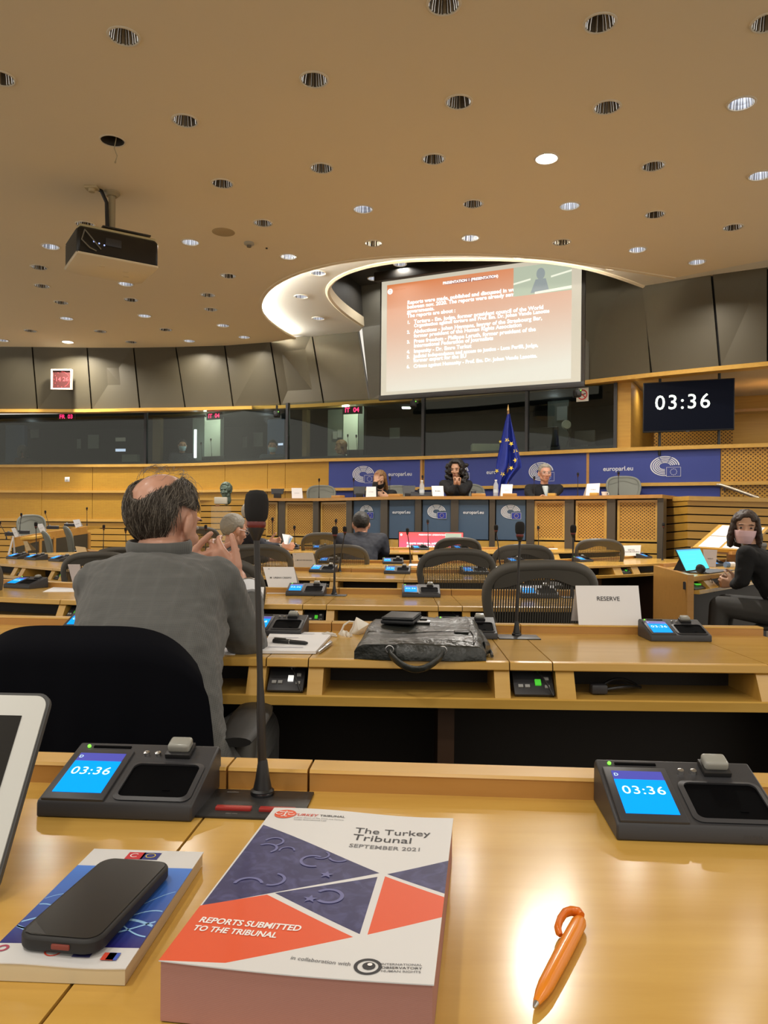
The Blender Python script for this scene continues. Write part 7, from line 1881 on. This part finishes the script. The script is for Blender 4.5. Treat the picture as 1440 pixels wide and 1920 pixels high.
s_ = SILL.s_px(762, 2.9, 1.2); P = U(762, 763, SILL.pos(s_, 1.2, 0).y); tag(WB().box(P, (.16, .05, .07), bev=.02).build('booth_bright_patch', mat('booth_white_glow', (1, 1, 1), .5, emit=(.95, 1, .9), es=4)), 'glaring small white patch inside the booth below the projection screen', 'light')  # small white box that glows inside the booth

# bust head
t, Yb = BUST
H = head_matrix(U(423.5, 921, Yb), -PI / 2 - .25, .05, 0, 1.0 * (28 * Yb / F) / .215)
M_BRZ = mat('green_bronze', (.10, .14, .11), .45, .4)
blob('head', head_shapes(H) + limb([H @ v3((0, -.02, -.06)), H @ v3((0, -.02, -.135))], [.055, .06]) + cloud(H, .074, .093, .088, .037, lambda el, az: (el > 32 or (abs(az) > 66 and el > -20)) and not (abs(az) < 30 and el < 42), .014), .005, M_BRZ, t, 1, [(.006, .02)])

# ================================================================== FOREGROUND: BOOKS, PHONE, PEN
# thick report
zt_ = TZ + .040
bl, br, tr_, tl_ = G(303, 1806, zt_), G(805, 1842, zt_), G(860, 1537, zt_), G(514, 1513, zt_)
ex = ((br - bl) + (tr_ - tl_)) / 2; ey = ((tl_ - bl) + (tr_ - br)) / 2; W_, L_ = ex.length, ey.length
c0 = (bl + br + tr_ + tl_) / 4
BKM = frame(c0 - ex / 2 - ey / 2 - v3((0, 0, .040)), ex, ey)
t = thing('report_book', 'very thick white, navy and red report titled The Turkey Tribunal, lying on the desk', 'book', M=BKM)
hz = lambda x, y: .0395 + .0012 * math.sin(PI * x / W_ * 2.0) * (y / L_) - .0018 * math.sin(PI * x / W_) * (1 - y / L_)
M_PAGES = mat('reddish_pages', (.40, .19, .15), .8); nt = NT(M_PAGES); tc = nt.n('ShaderNodeTexCoord'); wv_ = nt.n('ShaderNodeTexWave', wave_type='BANDS', bands_direction='Z', i_Scale=700.0, i_Distortion=1.0); nt.l(tc, 'Object', wv_, 'Vector'); nt.bump(wv_, 'Fac', .25, .0004)
n = 24; v = []; f = []
b = MB(); v = []; 
for i in range(n + 1):
    x = .001 + (W_ - .002) * i / n
    for y in (.001, L_ - .001): v += [(x, y, .001), (x, y, hz(x, y) - .0006)]
f = [[4 * i, 4 * i + 4, 4 * i + 5, 4 * i + 1] for i in range(n)] + [[4 * i + 2, 4 * i + 3, 4 * i + 7, 4 * i + 6] for i in range(n)] + [[0, 1, 3, 2], [4 * n, 4 * n + 2, 4 * n + 3, 4 * n + 1]]
b.add(v, f); b.build('page_block', M_PAGES, t, fix=False)
M_COVW = mat('cover_white', (.66, .655, .65), .35); M_COVN = mat('cover_navy', (.035, .035, .125), .4); M_COVR = mat('cover_red', (.72, .095, .03), .4)
nt = NT(M_COVN); tc = nt.n('ShaderNodeTexCoord'); no = nt.n('ShaderNodeTexNoise', i_Scale=55.0, i_Detail=5.0, i_Distortion=1.5); nt.l(tc, 'Object', no, 'Vector'); rp = ramp(nt, (.028, .028, .105), (.085, .085, .22), .45, .8); nt.l(no, 'Fac', rp, 'Fac'); nt.l(rp, 'Color', nt.b, 'Base Color')
def H4(src, dst):                          # plane map from picture points on the cover to cover coordinates
    A = []; B_ = []
    for (x, y), (u, v_) in zip(src, dst):
        A += [[x, y, 1, 0, 0, 0, -u * x, -u * y], [0, 0, 0, x, y, 1, -v_ * x, -v_ * y]]; B_ += [u, v_]
    h = np.linalg.solve(np.array(A, float), np.array(B_, float))
    return lambda x, y: ((h[0] * x + h[1] * y + h[2]) / (h[6] * x + h[7] * y + 1), (h[3] * x + h[4] * y + h[5]) / (h[6] * x + h[7] * y + 1))
cv = H4([(303, 1806), (805, 1842), (860, 1537), (514, 1513)], [(0, 0), (1, 0), (1, 1), (0, 1)])
def cvp(pts): return [cv(*p) for p in pts]
polyN1 = cvp([(493, 1548), (716, 1640), (382, 1705), (386, 1700)]); polyN2 = cvp([(518, 1680), (712, 1647), (676, 1752)]); polyN3 = cvp([(730, 1642), (847, 1619), (836, 1682)])
polyR1 = cvp([(303, 1806), (375, 1705), (503, 1683), (664, 1757), (428, 1806)]); polyR2 = cvp([(726, 1646), (834, 1688), (827, 1724), (690, 1753)])
polyN1 = cvp([(493, 1548), (716, 1640), (378, 1706)])
def inside(p, poly):
    c = False; n_ = len(poly)
    for i in range(n_):
        (x1, y1), (x2, y2) = poly[i], poly[(i + 1) % n_]
        if (y1 > p[1]) != (y2 > p[1]) and p[0] < (x2 - x1) * (p[1] - y1) / (y2 - y1) + x1: c = not c
    return c
def art(root, name, polys, mats, hfun, w_, l_, th=.0008, nx=16, ny=24):
    bm = bmesh.new()
    bmesh.ops.create_grid(bm, x_segments=nx, y_segments=ny, size=.5)
    for vtx in bm.verts: vtx.co.x += .5; vtx.co.y += .5
    for poly, _ in polys:
        for i in range(len(poly)):
            p, q = Vector((*poly[i], 0)), Vector((*poly[(i + 1) % len(poly)], 0)); d_ = q - p
            if d_.length < 1e-5: continue
            bmesh.ops.bisect_plane(bm, geom=list(bm.verts) + list(bm.edges) + list(bm.faces), plane_co=p, plane_no=(-d_.y, d_.x, 0), dist=1e-6)
    idx = []
    for fc in bm.faces:
        c = fc.calc_center_median(); k = 0
        for poly, mi in polys:
            if inside((c.x, c.y), poly): k = mi
        fc.material_index = k
    for vtx in bm.verts: vtx.co = Vector((vtx.co.x * w_, vtx.co.y * l_, hfun(vtx.co.x * w_, vtx.co.y * l_) + th))
    for fc in bm.faces:
        if fc.normal.z < 0: fc.normal_flip()
    me = bpy.data.meshes.new(name); bm.to_mesh(me); bm.free()
    for m_ in mats: me.materials.append(m_)
    o = bpy.data.objects.new(name, me); COL.objects.link(o); o.parent = root
    md = o.modifiers.new('s', 'SOLIDIFY'); md.thickness = .0008; md.offset = -1
    return o
cov = art(t, 'cover', [(polyN1, 1), (polyN2, 1), (polyN3, 1), (polyR1, 2), (polyR2, 2)], [M_COVW, M_COVN, M_COVR], hz, W_, L_)
M_TXT = mat('cover_ink', (.03, .03, .035), .5); M_TXTW = mat('cover_white_ink', (.85, .82, .8), .5); M_TXTR = mat('cover_red_ink', (.62, .06, .03), .5); M_TXTG = mat('cover_grey_ink', (.16, .16, .17), .5)
def ctext(root, name, txt, p0, p1, m_, cvf, hf, w_, l_, bold=.0, aspect=1., off=.0012, shear=0., size_k=1.):
    """text whose baseline middle runs between two picture points on the cover"""
    a_, c_ = Vector((*cvf(*p0), 0)), Vector((*cvf(*p1), 0)); a_ = Vector((a_.x * w_, a_.y * l_, 0)); c_ = Vector((c_.x * w_, c_.y * l_, 0))
    mb = MB(); mb.text(txt, 1, Matrix.Identity(4), 'LEFT', bold=bold, shear=shear)
    x0, x1 = min(p.x for p in mb.v), max(p.x for p in mb.v); k = (c_ - a_).length / (x1 - x0); d_ = (c_ - a_).normalized(); n_ = Vector((-d_.y, d_.x, 0))
    out = []
    for p in mb.v:
        q = a_ + d_ * (p.x - x0) * k + n_ * p.y * k * aspect; out.append(Vector((q.x, q.y, hf(q.x, q.y) + off)))
    mb.v = out
    return mb.build(name, m_, root, smooth=False, fix=False)
cx = lambda name, txt, p0, p1, m_, **kw: ctext(cov, name, txt, p0, p1, m_, cv, hz, W_, L_, **kw)
cx('title', 'The Turkey', (672, 1560), (815, 1567), M_TXT, bold=.002, aspect=1.15); cx('title', 'Tribunal', (667, 1573), (778, 1580), M_TXT, bold=.002, aspect=1.1)
cx('subtitle', 'SEPTEMBER 2021', (660, 1589), (793, 1597), M_TXTG, bold=.008, aspect=1.15)
cx('panel_title', 'REPORTS SUBMITTED', (377, 1732), (568, 1744), M_TXTW, bold=.028, aspect=1.35, shear=.12); cx('panel_title', 'TO THE TRIBUNAL', (366, 1747), (523, 1757), M_TXTW, bold=.028, aspect=1.35, shear=.12)
cx('logo_word', 'TURKEY', (553, 1530), (601, 1533), M_TXTR, bold=.012, aspect=1.2, shear=.2); cx('logo_word', 'TRIBUNAL', (604, 1533), (653, 1535), M_TXT, bold=.012, aspect=1.2)
cx('logo_line', 'Judicial Watch of The Truth and Torture', (553, 1536), (650, 1541), M_TXTG, aspect=1.3); cx('logo_line', 'Under International Law', (553, 1540), (617, 1543), M_TXTG, aspect=1.3)
cx('partner_line', 'in collaboration with', (550, 1795), (658, 1806), M_TXTG, bold=.004, aspect=1.2)
for s_, y_ in (('INTERNATIONAL', 1806), ('OBSERVATORY', 1812), ('HUMAN RIGHTS', 1818)): cx('partner_name', s_, (713, y_), (786 if s_[0] != 'H' else 783, y_ + 3), M_TXT if s_[0] == 'O' else M_TXTG, bold=.012, aspect=.9)
def disc(root, name, c_px, r_, m_, cvf, hf, w_, l_, r_in=0., off=.0012, arc=(0, 360)):
    c_ = cvf(*c_px); c_ = (c_[0] * w_, c_[1] * l_); mb = MB(); N_ = 36; vv = []; ff = []
    for i in range(N_ + 1):
        a_ = math.radians(arc[0] + (arc[1] - arc[0]) * i / N_)
        for q in (r_in, r_): 
            x, y = c_[0] + q * math.cos(a_), c_[1] + q * math.sin(a_); vv.append((x, y, hf(x, y) + off))
    for i in range(N_): ff.append([2 * i, 2 * i + 1, 2 * i + 3, 2 * i + 2])
    mb.add(vv, ff); return mb.build(name, m_, root, smooth=False, fix=False)
dk = lambda name, c, r, m_, **kw: disc(cov, name, c, r, m_, cv, hz, W_, L_, **kw)
dk('logo_disc', (536, 1528), .0105, M_COVR)
c_ = cv(536, 1528); c_ = (c_[0] * W_, c_[1] * L_); b = MB(Tm(c_[0], c_[1], hz(*c_) + .0015))
b.box((0, 0, 0), (.0012, .013, .0002)); b.box((0, .004, 0), (.013, .0011, .0002)); b.box((0, -.006, 0), (.006, .0011, .0002))
for q in (-1, 1): b.add(*band(.0034, .0034, .0024, .0024, 180, 360, q * .006, .0005))
b.build('logo_scales', M_TXTW, cov, smooth=False, fix=False)
dk('partner_eye', (689, 1810), .0090, M_TXT, r_in=.0068); dk('partner_pupil', (691, 1809), .0042, M_TXT, r_in=0.); dk('partner_glint', (693, 1807), .0016, M_TXTW, off=.0014)
M_FAINT = mat('cover_faint_print', (.15, .155, .33), .5)
for c, r, a0, a1 in (((515, 1583), .009, -60, 170), ((500, 1596), .010, -50, 140), ((590, 1620), .011, 60, 300), ((605, 1608), .008, -120, 60), ((512, 1655), .011, -100, 80), ((466, 1665), .012, 20, 180), ((540, 1600), .007, 0, 200), ((640, 1612), .009, 200, 330)):
    dk('crescent_print', c, r, M_FAINT, r_in=r * .78, arc=(a0, a1))
dk('crescent_print', (620, 1684), .0115, M_FAINT, r_in=.0085, arc=(-130, 150))
for p_px, r_ in (((585, 1690), .006), ((616, 1645), .006)):
    c_ = cv(*p_px); c_ = (c_[0] * W_, c_[1] * L_); b = MB(Tm(c_[0], c_[1], hz(*c_) + .0013)); b.poly(star((0, 0), r_)); b.build('star_print', M_FAINT, cov, fix=False)

# thinner booklet with the phone on it
zt_ = TZ + .013
bl, br, tr_, tl_ = G(-36, 1806, zt_), G(231, 1815, zt_), G(391, 1598, zt_), G(179, 1591, zt_)
ex = ((br - bl) + (tr_ - tl_)) / 2; ey = ((tl_ - bl) + (tr_ - br)) / 2; W2, L2 = ex.length, ey.length; c0 = (bl + br + tr_ + tl_) / 4
B2M = frame(c0 - ex / 2 - ey / 2 - v3((0, 0, .013)), ex, ey)
t2 = thing('booklet', 'white and electric blue booklet lying under the black phone', 'book', M=B2M)
b = MB(); b.box2((.001, .001, .0005), (W2 - .0008, L2 - .001, .0122)); b.build('page_block', mat('cream_pages', (.62, .52, .33), .8), t2, smooth=False)
cv2 = H4([(-36, 1806), (231, 1815), (391, 1598), (179, 1591)], [(0, 0), (1, 0), (1, 1), (0, 1)])
hz2 = lambda x, y: .0122 + .0008 * math.sin(PI * 2 * x / W2) * max(0, 1 - y / L2 * 3)
M_BLUEC = mat('cover_blue', (.02, .05, .45), .35); nt = NT(M_BLUEC); tc = nt.n('ShaderNodeTexCoord'); sx = nt.n('ShaderNodeSeparateXYZ'); nt.l(tc, 'Object', sx, 'Vector'); mm = nt.n('ShaderNodeMath', operation='DIVIDE'); mm.inputs[1].default_value = L2; nt.l(sx, 'Y', mm, 0)
rp = nt.n('ShaderNodeValToRGB'); nt.l(mm, 0, rp, 'Fac')
for k_, (pos, c) in enumerate(((.14, (.015, .012, .16)), (.28, (.03, .16, .62)), (.40, (.02, .012, .25)), (.62, (.015, .03, .45)), (.82, (.05, .20, .68)))):
    e = rp.color_ramp.elements[0] if k_ == 0 else rp.color_ramp.elements[1] if k_ == 4 else rp.color_ramp.elements.new(pos)
    e.position = pos; e.color = (*c, 1)
nt.l(rp, 'Color', nt.b, 'Base Color')
cov2 = art(t2, 'cover', [([(-.01, .135), (1.01, .135), (1.01, .815), (-.01, .815)], 1)], [M_COVW, M_BLUEC], hz2, W2, L2, nx=10, ny=12)
M_SWIRL = mat('swirl_light', (.30, .55, .85), .4)
b = MB()
for amp, ph, y_, r_ in ((.012, 0, .055, .0012), (.016, 1.2, .068, .0008), (.010, 2.6, .045, .0016), (.02, .6, .08, .0006), (.013, 4, .06, .0009)):
    pts = [(W2 * q, y_ + amp * math.sin(q * 7 + ph) + .012 * q * math.sin(ph * 3), hz2(W2 * q, .1) + .0009) for q in np.linspace(.01, .99, 40)]
    vv = []; ff = []
    for i, p in enumerate(pts): vv += [(p[0], p[1] - r_, p[2]), (p[0], p[1] + r_, p[2])]
    ff = [[2 * i, 2 * i + 2, 2 * i + 3, 2 * i + 1] for i in range(39)]; b.add(vv, ff)
b.build('swirl_print', M_SWIRL, cov2, smooth=False, fix=False)
d2 = lambda name, c, r, m_, **kw: disc(cov2, name, c, r, m_, cv2, hz2, W2, L2, **kw)
def crect(root, name, px, w_, h_, m_, off=.0012):
    c_ = cv2(*px); b = MB(Tm(c_[0] * W2, c_[1] * L2, .0134 - .0012 + off)); b.box((0, 0, 0), (w_, h_, .0002)); return b.build(name, m_, root, smooth=False, fix=False)
crect(cov2, 'red_flag_print', (259, 1606), .016, .014, mat('flag_red', (.55, .02, .03), .5)); crect(cov2, 'blue_flag_print', (288, 1607), .016, .014, mat('flag_navy', (.02, .03, .2), .5))
d2('crescent_print', (257, 1606), .004, M_TXTW, r_in=.003, off=.0016, arc=(40, 320)); d2('star_ring_print', (288, 1607), .0046, MATS['star_yellow'], r_in=.0038, off=.0016)
d2('round_mark', (7, 1781), .0045, mat('mark_red', (.4, .05, .1), .5), r_in=.0025); crect(cov2, 'blue_mark', (53, 1783), .006, .006, M_COVN); d2('ring_mark', (100, 1787), .006, M_TXTR, r_in=.0048); crect(cov2, 'navy_mark', (153, 1792), .013, .006, M_COVN); crect(cov2, 'two_colour_mark', (201, 1795), .009, .009, M_TXTR); crect(cov2, 'two_colour_mark', (209, 1795), .008, .009, mat('mark_blue', (.05, .1, .5), .5))
# phone
zp = TZ + .0265
pb, pr_, pt = G(49, 1747, zp), G(196, 1756, zp), G(186, 1610, zp)
q1, q2, q3, q4 = G(46, 1752, zp), G(197, 1765, zp), G(313, 1612, zp), G(180, 1603, zp)
ex = ((q2 - q1) + (q3 - q4)) / 2; ey = ((q4 - q1) + (q3 - q2)) / 2; c0 = (q1 + q2 + q3 + q4) / 4
Wp, Lp = ex.length, ey.length
PHM = frame(c0 - v3((0, 0, .012)), ex, ey)
t = thing('smartphone', 'black phone in a black case lying face up on the blue booklet', 'phone', M=PHM)
b = MB(); b.prism(rrect(-Wp / 2, -Lp / 2, Wp / 2, Lp / 2, .013), .0105, Tm(0, 0, .0004)); b.build('case', mat('phone_case', (.010, .009, .009), .6), t, bev=.0022)
b = MB(); b.prism(rrect(-Wp / 2 + .003, -Lp / 2 + .003, Wp / 2 - .003, Lp / 2 - .003, .010), .0006, Tm(0, 0, .0108)); b.build('screen', mat('phone_glass', (.008, .007, .006), .25, spec=.4), t)
b = MB(); b.box((.004, -Lp / 2 - .0002, .0055), (.014, .0022, .004), bev=.001); b.build('charging_port', mat('port_red', (.20, .035, .02), .5), t)
b = MB(); b.poly([(-Wp / 2 + .004, -Lp / 2 + .02, .01142), (-Wp / 2 + .005, -Lp / 2 + .005, .01142), (-Wp / 2 + .022, -Lp / 2 + .004, .01142)]); b.build('corner_film', mat('film_grey', (.03, .03, .03), .3), t, fix=False)
# orange pen
M_OR = mat('orange_plastic', (.78, .24, .015), .22, spec=.6); M_OR2 = mat('orange_clip', (.70, .16, .01), .25)
p0, p1 = G(1001, 1889, TZ + .005), G(1090, 1722, TZ + .006)
d = p1 - p0; L = d.length; d.normalize(); side = Vector((d.y, -d.x, 0))
t = thing('ballpoint_pen', 'glossy orange ballpoint pen lying on the bare desk at the right', 'pen', (p0 + p1) / 2)
b = WB(); b.tube([p0 + d * L * q for q in (.04, .06, .14, .22, .5, .8, .93, .965, .98)], [.0022, .0028, .0046, .0056, .0062, .0062, .0060, .0048, .002], 22); b.build('barrel', M_OR, t)
b = WB(); b.tube([p0 + d * L * q for q in (0, .012, .05)], [.0007, .0014, .0023], 14); b.build('tip', M_METAL, t)
cl = [p0 + d * L * q - side * o + v3((0, 0, h)) for q, o, h in ((.965, -.001, .004), (.992, .002, .005), (.985, .008, .005), (.94, .0115, .005), (.86, .0125, .004), (.78, .0115, .003), (.745, .0095, .002), (.73, .0075, .001))]
b = WB(); b.tube(cl, [(.0028, .0042)] * 6 + [(.0026, .0036), (.0018, .002)], 12); b.build('clip', M_OR2, t)
